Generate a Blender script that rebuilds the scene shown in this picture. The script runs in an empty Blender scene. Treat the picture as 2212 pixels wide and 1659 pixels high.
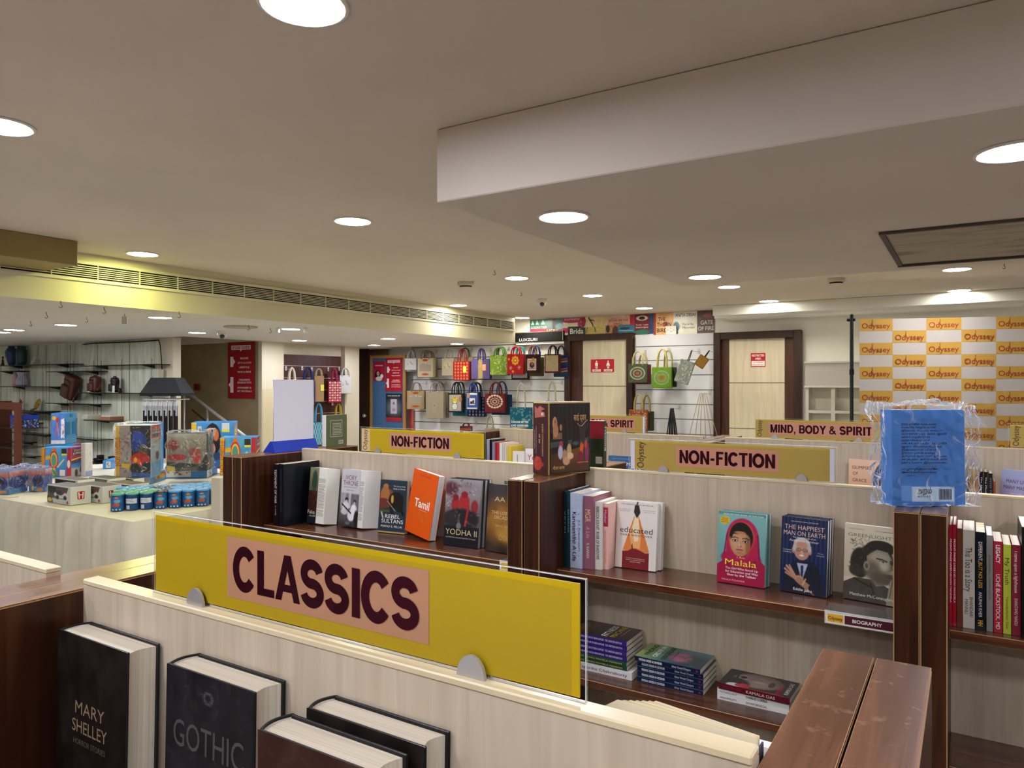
import bpy, bmesh, math, random
import numpy as np
from mathutils import Matrix, Vector
sc = bpy.context.scene
C = sc.collection
PI = math.pi
H = 1.62                      # camera height
F = 1574.0                    # focal length in pixels of the 2212 px frame
YAW = math.radians(32.1)
# ---------------------------------------------------------------- camera, world, exposure
cam_d = bpy.data.cameras.new('camera')
cam = bpy.data.objects.new('camera', cam_d); C.objects.link(cam)
cam.location = (0, 0, H)
cam.rotation_euler = (PI / 2, 0, YAW)
cam_d.sensor_width = 36.0; cam_d.lens = 36.0 * F / 2212.0
cam_d.clip_start = 0.02; cam_d.clip_end = 60
sc.camera = cam
w = bpy.data.worlds.new('world'); sc.world = w; w.use_nodes = True
w.node_tree.nodes['Background'].inputs[0].default_value = (1.0, 0.9, 0.75, 1)
w.node_tree.nodes['Background'].inputs[1].default_value = 0.15
sc.view_settings.view_transform = 'Standard'
sc.view_settings.look = 'None'
sc.view_settings.gamma = 1.0
sc.view_settings.use_curve_mapping = False
sc.view_settings.exposure = 0.22
LAMP = 150.0                   # emission strength of the downlight diffusers
try:
    sc.cycles.use_denoising = True
    sc.cycles.denoiser = 'OPENIMAGEDENOISE'
    sc.cycles.max_bounces = 10
    sc.cycles.diffuse_bounces = 6
    sc.cycles.transparent_max_bounces = 12
    sc.cycles.caustics_reflective = False
    sc.cycles.caustics_refractive = False
    sc.cycles.sample_clamp_indirect = 6.0
except Exception:
    pass

# ---------------------------------------------------------------- photo pixel -> place in the room
FX, FY = -math.sin(YAW), math.cos(YAW)
RX, RY = math.cos(YAW), math.sin(YAW)
def ray(px):
    t = (px - 1106.0) / F
    return FX + t * RX, FY + t * RY
def ZD(py, d): return H - (py - 829.5) / F * d
def onY(px, py, Y):
    a, b = ray(px); d = Y / b; return Vector((a * d, Y, ZD(py, d)))
def onX(px, py, X):
    a, b = ray(px); d = X / a; return Vector((X, b * d, ZD(py, d)))
def onZ(px, py, z):
    a, b = ray(px); d = (H - z) * F / (py - 829.5); return Vector((a * d, b * d, z))
def onD(px, py, d):
    a, b = ray(px); return Vector((a * d, b * d, ZD(py, d)))

# ---------------------------------------------------------------- materials
def lin(c):
    return c / 12.92 if c <= 0.04045 else ((c + 0.055) / 1.055) ** 2.4
def hexc(h):
    h = h.lstrip('#'); return tuple(int(h[i:i + 2], 16) / 255 for i in (0, 2, 4))
def L4(h): return tuple(lin(c) for c in hexc(h)) + (1,)
_m = {}
def base_mat(name):
    m = bpy.data.materials.new(name); m.use_nodes = True
    return m, m.node_tree.nodes, m.node_tree.links, m.node_tree.nodes['Principled BSDF']
def flat(h, rough=0.55, metal=0.0, spec=0.3, coat=0.0, name=None):
    k = (h, rough, metal, spec, coat)
    if k in _m: return _m[k]
    m, n, l, b = base_mat(name or 'paint_' + h)
    b.inputs['Base Color'].default_value = L4(h)
    b.inputs['Roughness'].default_value = rough
    b.inputs['Metallic'].default_value = metal
    b.inputs['Specular IOR Level'].default_value = spec
    b.inputs['Coat Weight'].default_value = coat
    b.inputs['Coat Roughness'].default_value = 0.15
    _m[k] = m; return m
def grained(name, ca, cb, scale, rough=0.5, detail=5, dist=0.6, cc=None, coat=0.0, lo=0.35, hi=0.65, bump=0.0, spec=0.4, fleck=None):
    """two-tone noise stretched along one axis (wood, laminate, cloth, paint)"""
    if name in _m: return _m[name]
    m, n, l, b = base_mat(name)
    tc = n.new('ShaderNodeTexCoord'); mp = n.new('ShaderNodeMapping'); mp.inputs['Scale'].default_value = scale
    no = n.new('ShaderNodeTexNoise'); no.inputs['Scale'].default_value = 1.0; no.inputs['Detail'].default_value = detail
    no.inputs['Distortion'].default_value = dist
    cr = n.new('ShaderNodeValToRGB'); cr.color_ramp.elements[0].position = lo; cr.color_ramp.elements[1].position = hi
    cr.color_ramp.elements[0].color = L4(ca); cr.color_ramp.elements[1].color = L4(cb)
    if cc:
        e = cr.color_ramp.elements.new((lo + hi) / 2); e.color = L4(cc)
    l.new(tc.outputs['Object'], mp.inputs[0]); l.new(mp.outputs[0], no.inputs['Vector'])
    l.new(no.outputs['Fac'], cr.inputs[0]); out = cr.outputs[0]
    if fleck:      # small worn patches
        n2 = n.new('ShaderNodeTexNoise'); n2.inputs['Scale'].default_value = 55; n2.inputs['Detail'].default_value = 6; l.new(tc.outputs['Object'], n2.inputs['Vector'])
        m2 = n.new('ShaderNodeMapRange'); m2.inputs[1].default_value = .60; m2.inputs[2].default_value = .72; m2.inputs[4].default_value = .32; l.new(n2.outputs['Fac'], m2.inputs[0])
        mx = n.new('ShaderNodeMix'); mx.data_type = 'RGBA'; l.new(m2.outputs[0], mx.inputs[0]); l.new(out, mx.inputs[6]); mx.inputs[7].default_value = L4(fleck); out = mx.outputs[2]
    l.new(out, b.inputs['Base Color'])
    b.inputs['Roughness'].default_value = rough; b.inputs['Coat Weight'].default_value = coat; b.inputs['Specular IOR Level'].default_value = spec
    b.inputs['Coat Roughness'].default_value = 0.2
    if bump:
        bp = n.new('ShaderNodeBump'); bp.inputs['Strength'].default_value = bump; bp.inputs['Distance'].default_value = 0.01
        l.new(no.outputs['Fac'], bp.inputs['Height']); l.new(bp.outputs[0], b.inputs['Normal'])
    _m[name] = m; return m
def emit(name, h, s):
    if name in _m: return _m[name]
    m, n, l, b = base_mat(name)
    b.inputs['Base Color'].default_value = L4(h); b.inputs['Emission Color'].default_value = L4(h)
    b.inputs['Emission Strength'].default_value = s
    _m[name] = m; return m
def printed(rough=0.35, coat=0.3, name='printed_ink'):
    if name in _m: return _m[name]
    m, n, l, b = base_mat(name)
    a = n.new('ShaderNodeAttribute'); a.attribute_name = 'Col'
    l.new(a.outputs['Color'], b.inputs['Base Color'])
    b.inputs['Roughness'].default_value = rough; b.inputs['Coat Weight'].default_value = coat
    b.inputs['Coat Roughness'].default_value = 0.25; b.inputs['Specular IOR Level'].default_value = .15 if rough > .45 else .4
    _m[name] = m; return m
def film(name, alpha=0.02, streak=0.3, col='FFFFFF', scale=14):
    """clear crinkled plastic film: thin fresnel reflection plus whitish creases"""
    if name in _m: return _m[name]
    m, n, l, b = base_mat(name)
    b.inputs['Base Color'].default_value = L4(col); b.inputs['Roughness'].default_value = 0.15
    tc = n.new('ShaderNodeTexCoord'); no = n.new('ShaderNodeTexNoise'); no.inputs['Scale'].default_value = scale
    no.inputs['Detail'].default_value = 3; no.inputs['Distortion'].default_value = 2.0
    l.new(tc.outputs['Object'], no.inputs['Vector'])
    bp = n.new('ShaderNodeBump'); bp.inputs['Strength'].default_value = .6; bp.inputs['Distance'].default_value = 0.015
    l.new(no.outputs['Fac'], bp.inputs['Height']); l.new(bp.outputs[0], b.inputs['Normal'])
    mr = n.new('ShaderNodeMapRange'); mr.inputs[1].default_value = 0.60; mr.inputs[2].default_value = 0.74
    mr.inputs[3].default_value = alpha; mr.inputs[4].default_value = streak
    fr = n.new('ShaderNodeFresnel'); fr.inputs['IOR'].default_value = 1.16; l.new(bp.outputs[0], fr.inputs['Normal'])
    ad = n.new('ShaderNodeMath'); ad.operation = 'ADD'; ad.use_clamp = True
    tr = n.new('ShaderNodeBsdfTransparent'); mx = n.new('ShaderNodeMixShader')
    l.new(no.outputs['Fac'], mr.inputs[0]); l.new(mr.outputs[0], ad.inputs[0]); l.new(fr.outputs[0], ad.inputs[1]); l.new(ad.outputs[0], mx.inputs[0])
    l.new(tr.outputs[0], mx.inputs[1]); l.new(b.outputs[0], mx.inputs[2]); l.new(mx.outputs[0], n['Material Output'].inputs[0])
    _m[name] = m; return m
def clear(name='clear_acrylic', alpha=0.0, h='F4F6F2'):
    """clear sheet: alpha 0 = pure transparent plus surface reflection"""
    if name in _m: return _m[name]
    m, n, l, b = base_mat(name)
    b.inputs['Base Color'].default_value = L4(h); b.inputs['Roughness'].default_value = 0.05
    b.inputs['Specular IOR Level'].default_value = 0.4
    if alpha: b.inputs['Alpha'].default_value = alpha
    else:
        fr = n.new('ShaderNodeFresnel'); fr.inputs['IOR'].default_value = 1.12; tr = n.new('ShaderNodeBsdfTransparent'); gl = n.new('ShaderNodeBsdfGlossy')
        gl.inputs['Roughness'].default_value = .05; mx = n.new('ShaderNodeMixShader'); l.new(fr.outputs[0], mx.inputs[0]); l.new(tr.outputs[0], mx.inputs[1]); l.new(gl.outputs[0], mx.inputs[2]); l.new(mx.outputs[0], n['Material Output'].inputs[0])
    _m[name] = m; return m

CEIL = grained('ceiling_paint', 'CBBDAD', 'D2C4B4', (1.2, 1.2, 1.2), rough=0.75, dist=0.2)
CEIL_LOW = grained('low_ceiling_paint', 'CFC5B4', 'D5CBBA', (1.5, 1.5, 1.5), rough=0.75, dist=0.2)
SOFFIT = grained('soffit_paint', 'D0C4B6', 'D6CABC', (1.2, 1.2, 1.2), rough=0.7, dist=0.2)
BEAM = grained('beam_paint', 'CFC7A6', 'D6CEB0', (1.5, 1.5, 1.5), rough=0.6, dist=0.2)
WALLP = grained('wall_paint', 'E4E1D8', 'EAE7DE', (2, 2, 2), rough=0.6)
CREAMW = grained('cream_wall_paint', 'C8BDA2', 'D1C6AC', (2, 2, 2), rough=0.6)
FLOOR = grained('floor_tile', 'C0BCB4', 'CBC7BF', (3, 3, 3), rough=0.3)
MAPLE = grained('maple_laminate', 'B2A28A', 'C9BAA2', (40, 40, 2.2), rough=0.38, cc='BFAF97', dist=1.2, lo=0.3, hi=0.7)
MAPLE_EDGE = grained('maple_edge_band', 'CDBB93', 'D8C7A2', (3, 30, 30), rough=0.3)
DOORM = grained('door_laminate', 'CABCA0', 'D8CAB0', (18, 18, 1.5), rough=0.45, dist=1.2)
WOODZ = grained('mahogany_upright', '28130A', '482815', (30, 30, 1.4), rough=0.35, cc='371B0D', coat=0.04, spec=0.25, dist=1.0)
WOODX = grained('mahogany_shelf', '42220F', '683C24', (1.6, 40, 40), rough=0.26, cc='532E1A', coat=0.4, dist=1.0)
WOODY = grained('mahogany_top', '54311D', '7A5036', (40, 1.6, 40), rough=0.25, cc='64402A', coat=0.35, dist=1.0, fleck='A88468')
WORN = flat('A88358', 0.45, name='worn_wood_edge')
STEEL = flat('C4C2BE', 0.38, 0.65, 0.5, name='brushed_steel')
BLACK = flat('0E0E10', 0.45, name='black')
WHITE = flat('EDEBE6', 0.5, name='white')
PAGES = grained('page_edges', 'D2C7AF', 'E6DDC9', (1.5, 160, 1.5), rough=0.75, dist=0.0)
PAGESX = grained('white_page_edges', 'D8D4CA', 'F0ECE4', (2, 220, 2), rough=0.7, dist=0.0)

# ---------------------------------------------------------------- mesh builder
class MB:
    def __init__(s): s.v = []; s.f = []; s.m = []; s.c = []; s.mats = []; s.M = Matrix.Identity(4); s.smooth = []; s.hascol = False
    def mi(s, mat):
        if mat not in s.mats: s.mats.append(mat)
        return s.mats.index(mat)
    def add(s, vs, fs, mat, M=None, smooth=False, col=None):
        T = s.M @ M if M is not None else s.M
        b = len(s.v)
        s.v.extend([tuple(T @ Vector(v)) for v in vs]); k = s.mi(mat)
        for i, f in enumerate(fs):
            s.f.append([b + j for j in f]); s.m.append(k); s.smooth.append(smooth)
            s.c.append(None if col is None else col[i])
        if col is not None: s.hascol = True
        return s
    def box(s, x0, x1, y0, y1, z0, z1, mat, M=None):
        vs = [(x, y, z) for z in (z0, z1) for y in (y0, y1) for x in (x0, x1)]
        fs = [(0, 2, 3, 1), (4, 5, 7, 6), (0, 1, 5, 4), (2, 6, 7, 3), (0, 4, 6, 2), (1, 3, 7, 5)]
        return s.add(vs, fs, mat, M)
    def board(s, x0, x1, y0, y1, z0, z1, mat, edge=None, bev=0.002, seg=1, M=None):
        """box with bevelled edges; the bevel strips take the edge material"""
        bm = bmesh.new()
        vs = [bm.verts.new((x, y, z)) for z in (z0, z1) for y in (y0, y1) for x in (x0, x1)]
        for f in [(0, 2, 3, 1), (4, 5, 7, 6), (0, 1, 5, 4), (2, 6, 7, 3), (0, 4, 6, 2), (1, 3, 7, 5)]:
            bm.faces.new([vs[i] for i in f])
        r = bmesh.ops.bevel(bm, geom=list(bm.edges), offset=bev, segments=seg, affect='EDGES', profile=0.5, material=1)
        bm.verts.index_update()
        V = [tuple(v.co) for v in bm.verts]
        A = [[v.index for v in f.verts] for f in bm.faces if f.material_index == 0]
        B = [[v.index for v in f.verts] for f in bm.faces if f.material_index != 0]
        s.add(V, A, mat, M); s.add(V, B, edge or mat, M, smooth=seg > 1); bm.free(); return s
    def quad(s, a, b, c, d, mat, M=None): return s.add([a, b, c, d], [(0, 1, 2, 3)], mat, M)
    def poly(s, pts, mat, M=None, z=0.0): return s.add([(p[0], p[1], z) for p in pts], [tuple(range(len(pts)))], mat, M)
    def ell(s, cx, cy, rx, ry, mat, M=None, z=0.0, n=20, a0=0, a1=2 * PI):
        return s.poly([(cx + rx * math.cos(a0 + (a1 - a0) * i / n), cy + ry * math.sin(a0 + (a1 - a0) * i / n)) for i in range(n + (0 if abs(a1 - a0 - 2 * PI) < 1e-6 else 1))], mat, M, z)
    def rect(s, x0, x1, y0, y1, mat, M=None, z=0.0): return s.poly([(x0, y0), (x1, y0), (x1, y1), (x0, y1)], mat, M, z)
    def prism(s, pts, h0, h1, mat, M=None, smooth=False, capmat=None):
        n = len(pts)
        vs = [(p[0], p[1], h0) for p in pts] + [(p[0], p[1], h1) for p in pts]
        s.add(vs, [(i, (i + 1) % n, n + (i + 1) % n, n + i) for i in range(n)], mat, M, smooth)
        return s.add(vs, [tuple(range(n))[::-1], tuple(range(n, 2 * n))], capmat or mat, M)
    def lathe(s, prof, mat, M=None, n=24, smooth=True):
        vs = []; fs = []
        for r, z in prof:
            for i in range(n): vs.append((r * math.cos(2 * PI * i / n), r * math.sin(2 * PI * i / n), z))
        for j in range(len(prof) - 1):
            for i in range(n): fs.append((j * n + i, j * n + (i + 1) % n, (j + 1) * n + (i + 1) % n, (j + 1) * n + i))
        s.add(vs, fs, mat, M, smooth)
        k = len(prof) - 1
        return s.add(vs, [tuple(range(n))[::-1], tuple(k * n + i for i in range(n))], mat, M)
    def tube(s, pts, r, mat, M=None, n=8):
        pts = [Vector(p) for p in pts]; vs = []; fs = []
        up = Vector((0.13, 0.31, 0.94)).normalized()
        for i, p in enumerate(pts):
            t = (pts[min(i + 1, len(pts) - 1)] - pts[max(i - 1, 0)]).normalized()
            a = t.cross(up)
            if a.length < 0.05: a = t.cross(Vector((1, 0, 0)))
            a.normalize(); b = t.cross(a)
            rr = r[i] if isinstance(r, (list, tuple)) else r
            for k in range(n): vs.append(tuple(p + rr * (math.cos(2 * PI * k / n) * a + math.sin(2 * PI * k / n) * b)))
        for j in range(len(pts) - 1):
            for k in range(n): fs.append((j * n + k, j * n + (k + 1) % n, (j + 1) * n + (k + 1) % n, (j + 1) * n + k))
        fs.append(tuple(range(n))[::-1]); fs.append(tuple((len(pts) - 1) * n + k for k in range(n)))
        return s.add(vs, fs, mat, M, True)
    def text(s, t, cx, cy, w, h, mat, M=None, z=0.0006, bold=0.02, rot=0.0):
        vs, fs, bb = glyphs(t, 0.0 if 'M' in t else bold)
        if not vs: return s
        sx = w / (bb[2] - bb[0]) if w else h / 0.72; sy = h / 0.72 if h else sx
        x0 = (bb[0] + bb[2]) / 2; y0 = 0.36
        c, q = math.cos(rot), math.sin(rot)
        P = []
        for x, y in vs:
            X = (x - x0) * sx; Y = (y - y0) * sy
            P.append((cx + X * c - Y * q, cy + X * q + Y * c, z))
        return s.add(P, fs, mat, M)
    def grid(s, col, w, h, M=None, z=0.0004, mat=None):
        """printed picture: a grid of small faces carrying ink colours; col is (ny, nx, 3) sRGB, row 0 at the bottom"""
        ny, nx = col.shape[:2]
        vs = [(-w / 2 + w * i / nx, -h / 2 + h * j / ny, z) for j in range(ny + 1) for i in range(nx + 1)]
        fs = []; cs = []
        cl = np.where(col <= 0.04045, col / 12.92, ((np.clip(col, 0, 1) + 0.055) / 1.055) ** 2.4)
        for j in range(ny):
            for i in range(nx):
                a = j * (nx + 1) + i; fs.append((a, a + 1, a + nx + 2, a + nx + 1)); cs.append(tuple(cl[j, i]))
        return s.add(vs, fs, mat or printed(), M, col=cs)
    def build(s, name, parent=None, M=None):
        me = bpy.data.meshes.new(name)
        me.from_pydata(s.v, [], s.f)
        for m in s.mats: me.materials.append(m)
        me.polygons.foreach_set('material_index', s.m)
        me.polygons.foreach_set('use_smooth', s.smooth)
        if s.hascol:
            at = me.color_attributes.new('Col', 'FLOAT_COLOR', 'CORNER')
            buf = np.ones((len(me.loops), 4), dtype=np.float32); k = 0
            for f, c in zip(s.f, s.c):
                if c is not None: buf[k:k + len(f), :3] = c
                k += len(f)
            at.data.foreach_set('color', buf.ravel())
        me.update()
        o = bpy.data.objects.new(name, me); C.objects.link(o)
        if parent is not None: o.parent = parent
        if M is not None: o.matrix_basis = M
        return o
_g = {}
def glyphs(t, bold):
    k = (t, bold)
    if k in _g: return _g[k]
    cu = bpy.data.curves.new('glyph', 'FONT'); cu.body = t; cu.size = 1.0; cu.offset = bold; cu.resolution_u = 3
    o = bpy.data.objects.new('glyph', cu); C.objects.link(o)
    dg = bpy.context.evaluated_depsgraph_get(); ev = o.evaluated_get(dg); me = ev.to_mesh()
    vs = [(v.co.x, v.co.y) for v in me.vertices]; fs = [tuple(p.vertices) for p in me.polygons]
    ev.to_mesh_clear(); bpy.data.objects.remove(o); bpy.data.curves.remove(cu)
    bb = (min(v[0] for v in vs), min(v[1] for v in vs), max(v[0] for v in vs), max(v[1] for v in vs)) if vs else (0, 0, 1, 1)
    _g[k] = (vs, fs, bb); return _g[k]

def _stroke(path, w):
    P = [Vector(p) for p in path]; L = []; R = []
    for i, p in enumerate(P):
        t = (P[min(i + 1, len(P) - 1)] - P[max(i - 1, 0)]).normalized(); nn = Vector((-t.y, t.x)) * w / 2
        L.append(p + nn); R.append(p - nn)
    return [[tuple(L[i]), tuple(R[i]), tuple(R[i + 1]), tuple(L[i + 1])] for i in range(len(P) - 1)]
def _arc(cx, cy, rx, ry, a0, a1, n=14): return [(cx + rx * math.cos(math.radians(a0 + (a1 - a0) * i / n)), cy + ry * math.sin(math.radians(a0 + (a1 - a0) * i / n))) for i in range(n + 1)]
W_ = .235
def block_glyph(c):
    """heavy grotesque capitals: (advance width, list of convex pieces), cap height 1"""
    h = W_ / 2; V = lambda x: [(x, 0), (x + W_, 0), (x + W_, 1), (x, 1)]; B = lambda x0, x1, y0, y1: [(x0, y0), (x1, y0), (x1, y1), (x0, y1)]
    if c == 'C': return .82, _stroke(_arc(.42, .5, .32, .41, 38, 322, 26), W_)
    if c == 'O': return .9, _stroke(_arc(.45, .5, .35, .41, 0, 360, 32), W_)
    if c == 'S': return .76, _stroke(_arc(.37, .70, .25, .205, 12, 262, 18) + _arc(.38, .295, .265, .205, 84, -168, 18), W_ * .95)
    if c == 'L': return .68, [V(.06), B(.06, .66, 0, .17)]
    if c == 'A': return .84, [[(0, 0), (.21, 0), (.46, .80), (.54, 1), (.31, 1)], [(.84, 0), (.63, 0), (.38, .80), (.31, 1), (.53, 1)], B(.2, .64, .2, .36)]
    if c == 'I': return .34, [V(.07)]
    if c == 'N': return .84, [V(.06), V(.58), [(.06, 1), (.26, 1), (.78, 0), (.58, 0)]]
    if c == 'F': return .68, [V(.06), B(.06, .66, .83, 1), B(.06, .6, .43, .6)]
    if c == 'T': return .72, [B(.01, .71, .83, 1), V(.26)]
    if c == 'M': return .98, [V(.06), V(.72), [(.06, 1), (.29, 1), (.58, 0), (.42, 0)], [(.92, 1), (.69, 1), (.40, 0), (.56, 0)]]
    if c == 'D': return .84, [V(.06), B(.1, .4, .83, 1), B(.1, .4, 0, .17)] + _stroke(_arc(.38, .5, .32, .415, 90, -90, 18), W_ * .9)
    if c == 'B': return .82, [V(.06), B(.1, .5, .83, 1), B(.1, .5, 0, .17), B(.1, .5, .44, .6)] + _stroke(_arc(.46, .715, .2, .2, 90, -90, 10), W_ * .9) + _stroke(_arc(.48, .30, .22, .215, 90, -90, 10), W_ * .9)
    if c == 'P': return .76, [V(.06), B(.1, .46, .83, 1), B(.1, .46, .36, .53)] + _stroke(_arc(.44, .68, .22, .235, 90, -90, 12), W_ * .9)
    if c == 'R': return .82, [V(.06), B(.1, .46, .83, 1), B(.1, .46, .40, .56), [(.36, .45), (.58, .45), (.82, 0), (.58, 0)]] + _stroke(_arc(.46, .70, .2, .215, 90, -90, 12), W_ * .9)
    if c == 'Y': return .82, [[(0, 1), (.24, 1), (.51, .5), (.51, .42), (.31, .42)], [(.82, 1), (.58, 1), (.31, .5), (.31, .42), (.51, .42)], B(.31, .51, 0, .45)]
    if c == 'E': return .74, [V(.06), B(.06, .7, .83, 1), B(.06, .66, .42, .58), B(.06, .7, 0, .17)]
    if c == 'H': return .84, [V(.06), V(.58), B(.1, .7, .42, .59)]
    if c == '-': return .44, [B(.06, .38, .3, .48)]
    if c == ',': return .3, [B(.06, .24, 0, .19), [(.15, .02), (.24, .02), (.2, -.16), (.08, -.2)]]
    if c == '&': return .92, _stroke(_arc(.36, .78, .16, .14, 0, 360, 16), .15) + _stroke([(.24, .66), (.42, .44), (.82, .02)], .17) + _stroke([(.46, .66), (.22, .5)] + _arc(.34, .28, .25, .2, 140, 340, 12) + [(.74, .46)], .16)
    return .32, []
def block_text(mb, t, cx, cy, w, h, mat, M, z=.0006):
    adv = 0; out = []
    for c in t:
        a, P = block_glyph(c); out += [[(x + adv, y) for x, y in p] for p in P]; adv += a + .015
    adv -= .015; sx = w / adv
    for i, p in enumerate(out): mb.poly([(cx - w / 2 + x * sx, cy - h / 2 + y * h) for x, y in p], mat, M, z + 4e-6 * i)
def frame(o, xd, yd):
    xd = Vector(xd).normalized(); yd = Vector(yd).normalized(); zd = xd.cross(yd)
    M = Matrix.Identity(4)
    for i in range(3): M[i][0] = xd[i]; M[i][1] = yd[i]; M[i][2] = zd[i]; M[i][3] = o[i]
    return M
FRONT = lambda o: frame(o, (1, 0, 0), (0, 0, 1))      # plane facing -Y
RIGHT = lambda o: frame(o, (0, 1, 0), (0, 0, 1))      # plane facing +X
def RZ(a): return Matrix.Rotation(a, 4, 'Z')
def T(*a): return Matrix.Translation(Vector(a) if len(a) == 3 else a[0])

def tag(o, label, cat, group=None, kind=None):
    if label: o['label'] = label
    if cat: o['category'] = cat
    if group: o['group'] = group
    if kind: o['kind'] = kind
    return o
def thing(name, label, cat, loc=(0, 0, 0), rz=0.0, group=None, M=None):
    o = bpy.data.objects.new(name, None); C.objects.link(o); o.empty_display_size = 0.05
    if M is not None: o.matrix_basis = M
    else:
        o.location = loc; o.rotation_euler = (0, 0, rz)
    return tag(o, label, cat, group)
def struct(mb, name, label=None, cat=None):
    o = mb.build(name); o['kind'] = 'structure'
    o['label'] = label or name.replace('_', ' '); o['category'] = cat or name.split('_')[0]
    return o

# ---------------------------------------------------------------- picture painting for printed covers
def paint(nx, ny, base, layers, seed=1):
    S = 2
    X, Y = np.meshgrid((np.arange(nx * S) + .5) / (nx * S), (np.arange(ny * S) + .5) / (ny * S))
    im = np.ones((ny * S, nx * S, 3)) * np.array(hexc(base))
    rng = np.random.RandomState(seed)
    asp = ny / nx
    for l in layers:
        k = l[0]
        if k == 'e':
            _, cx, cy, rx, ry, col, soft = l[:7]; rot = l[7] if len(l) > 7 else 0
            dx = X - cx; dy = (Y - cy) * asp; c, q = math.cos(rot), math.sin(rot)
            u = (dx * c + dy * q) / rx; v = (-dx * q + dy * c) / (ry * asp)
            a = np.clip((1 - np.sqrt(u * u + v * v)) / max(soft, 1e-3) + .5, 0, 1)
        elif k == 'p':
            _, pts, col = l[:3]; a = np.zeros_like(X, bool); n = len(pts)
            for i in range(n):
                x1, y1 = pts[i]; x2, y2 = pts[(i + 1) % n]
                if y1 == y2: continue
                a ^= ((Y >= min(y1, y2)) & (Y < max(y1, y2)) & (X < (x2 - x1) * (Y - y1) / (y2 - y1) + x1))
            a = a.astype(float)
        elif k == 'l':
            _, x1, y1, x2, y2, wd, col = l[:7]
            dx, dy = x2 - x1, (y2 - y1) * asp; L2 = dx * dx + dy * dy + 1e-9
            t = np.clip(((X - x1) * dx + (Y - y1) * asp * dy) / L2, 0, 1)
            d = np.sqrt((X - x1 - t * dx) ** 2 + ((Y - y1) * asp - t * dy) ** 2)
            a = np.clip((wd / 2 - d) * nx * S / 2 + .5, 0, 1)
        elif k == 'g':
            _, y0, y1, ca, cb = l[:5]; t = np.clip((Y - y0) / (y1 - y0), 0, 1)[..., None]
            m = ((Y >= min(y0, y1)) & (Y <= max(y0, y1)))[..., None]
            im = np.where(m, np.array(hexc(ca)) * (1 - t) + np.array(hexc(cb)) * t, im); continue
        elif k == 'n':
            _, amp, cells = l[:3]; y0, y1 = (l[3], l[4]) if len(l) > 4 else (0, 1)
            g = rng.rand(cells + 2, cells + 2); fx = X * cells; fy = Y * cells
            ix = fx.astype(int); iy = fy.astype(int); tx = fx - ix; ty = fy - iy
            v = (g[iy, ix] * (1 - tx) + g[iy, ix + 1] * tx) * (1 - ty) + (g[iy + 1, ix] * (1 - tx) + g[iy + 1, ix + 1] * tx) * ty
            m = ((Y >= y0) & (Y <= y1))[..., None]
            im = np.where(m, np.clip(im + ((v - .5) * 2 * amp)[..., None], 0, 1), im); continue
        elif k == 's':   # many random strokes: x0,x1,y0,y1,count,len,width,colours
            _, x0, x1, y0, y1, cnt, ln, wd, cols = l[:9]; ang = l[9] if len(l) > 9 else None
            sub = []
            for i in range(cnt):
                a0 = (rng.rand() * PI) if ang is None else ang + (rng.rand() - .5) * .5
                x = x0 + rng.rand() * (x1 - x0); y = y0 + rng.rand() * (y1 - y0)
                ln_ = ln * (.3 + .5 * rng.rand()); sub.append(('l', x, y, x + ln_ * math.cos(a0), y + ln_ * math.sin(a0) / asp, wd, cols[i % len(cols)]))
            for q_ in sub:
                _, xa, ya, xb, yb, wd_, cc = q_
                dx, dy = xb - xa, (yb - ya) * asp; L2 = dx * dx + dy * dy + 1e-9
                t = np.clip(((X - xa) * dx + (Y - ya) * asp * dy) / L2, 0, 1)
                d = np.sqrt((X - xa - t * dx) ** 2 + ((Y - ya) * asp - t * dy) ** 2)
                aa = .6 * np.clip((wd_ / 2 - d) * nx * S / 2 + .5, 0, 1)[..., None]
                im = im * (1 - aa) + np.array(hexc(cc)) * aa
            continue
        a = a[..., None]
        im = im * (1 - a) + np.array(hexc(col)) * a
    return im.reshape(ny, S, nx, S, 3).mean((1, 3))
# ================================================================ the room
HC, HS, HL = 0.92 + H, 0.655 + H, 0.567 + H          # ceiling, dropped soffit, low ceiling on the left
XB = -5.28                                            # face of the air-conditioning beam
YW = 9.0                                              # back wall
m = MB(); m.box(-14, 5, -5, YW + .2, -0.1, 0, FLOOR); struct(m, 'floor', 'pale tiled shop floor under the fixtures', 'floor')
m = MB(); m.box(XB - .3, 5, -5, YW + .2, HC, HC + .1, CEIL); struct(m, 'ceiling', 'main beige painted ceiling with the round downlights', 'ceiling')
m = MB(); m.board(-1.63, 5.0, 2.085, 4.75, HS, HC - .001, SOFFIT, SOFFIT, .004); struct(m, 'trim_1', 'dropped ceiling box with a square access hatch, upper right', 'soffit')
m = MB()
m.box(-7.93, XB, -5, 8.46, HL, HC + .1, CEIL_LOW)
m.box(-14, -7.93, -5, 5.28, HL, HC + .1, CEIL_LOW); m.box(-10.3, -7.93, 6.41, 9.0, HL, HC + .1, CEIL_LOW)
struct(m, 'ceiling', 'lower ceiling section on the left, behind the grille beam', 'ceiling')
m = MB(); m.box(XB, XB + .012, -5, 8.472, HL - .002, HC, BEAM); m.box(-7.93, XB, 8.46, 8.472, HL - .002, HC, BEAM)
struct(m, 'trim_2', 'long cream beam face carrying the air grille', 'beam')
m = MB(); m.board(XB + .013, -4.865, -5, 2.49, .762 + H, HC - .001, grained('bulkhead_shade_paint', '8C7746', '94804F', (2, 2, 2), rough=.6), None, .003)  # dark olive tan puts the unlit bulkhead's shade into its base colour
struct(m, 'trim_4', 'bulkhead hanging from the ceiling at far left, its shade painted in olive tan', 'bulkhead')
m = MB(); m.board(-2.55, 5, 8.5, YW - .001, .80 + H, HC - .001, WALLP, None, .004); m.box(-2.55, 5, 8.56, YW - .001, .775 + H, .80 + H, WALLP)
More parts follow.
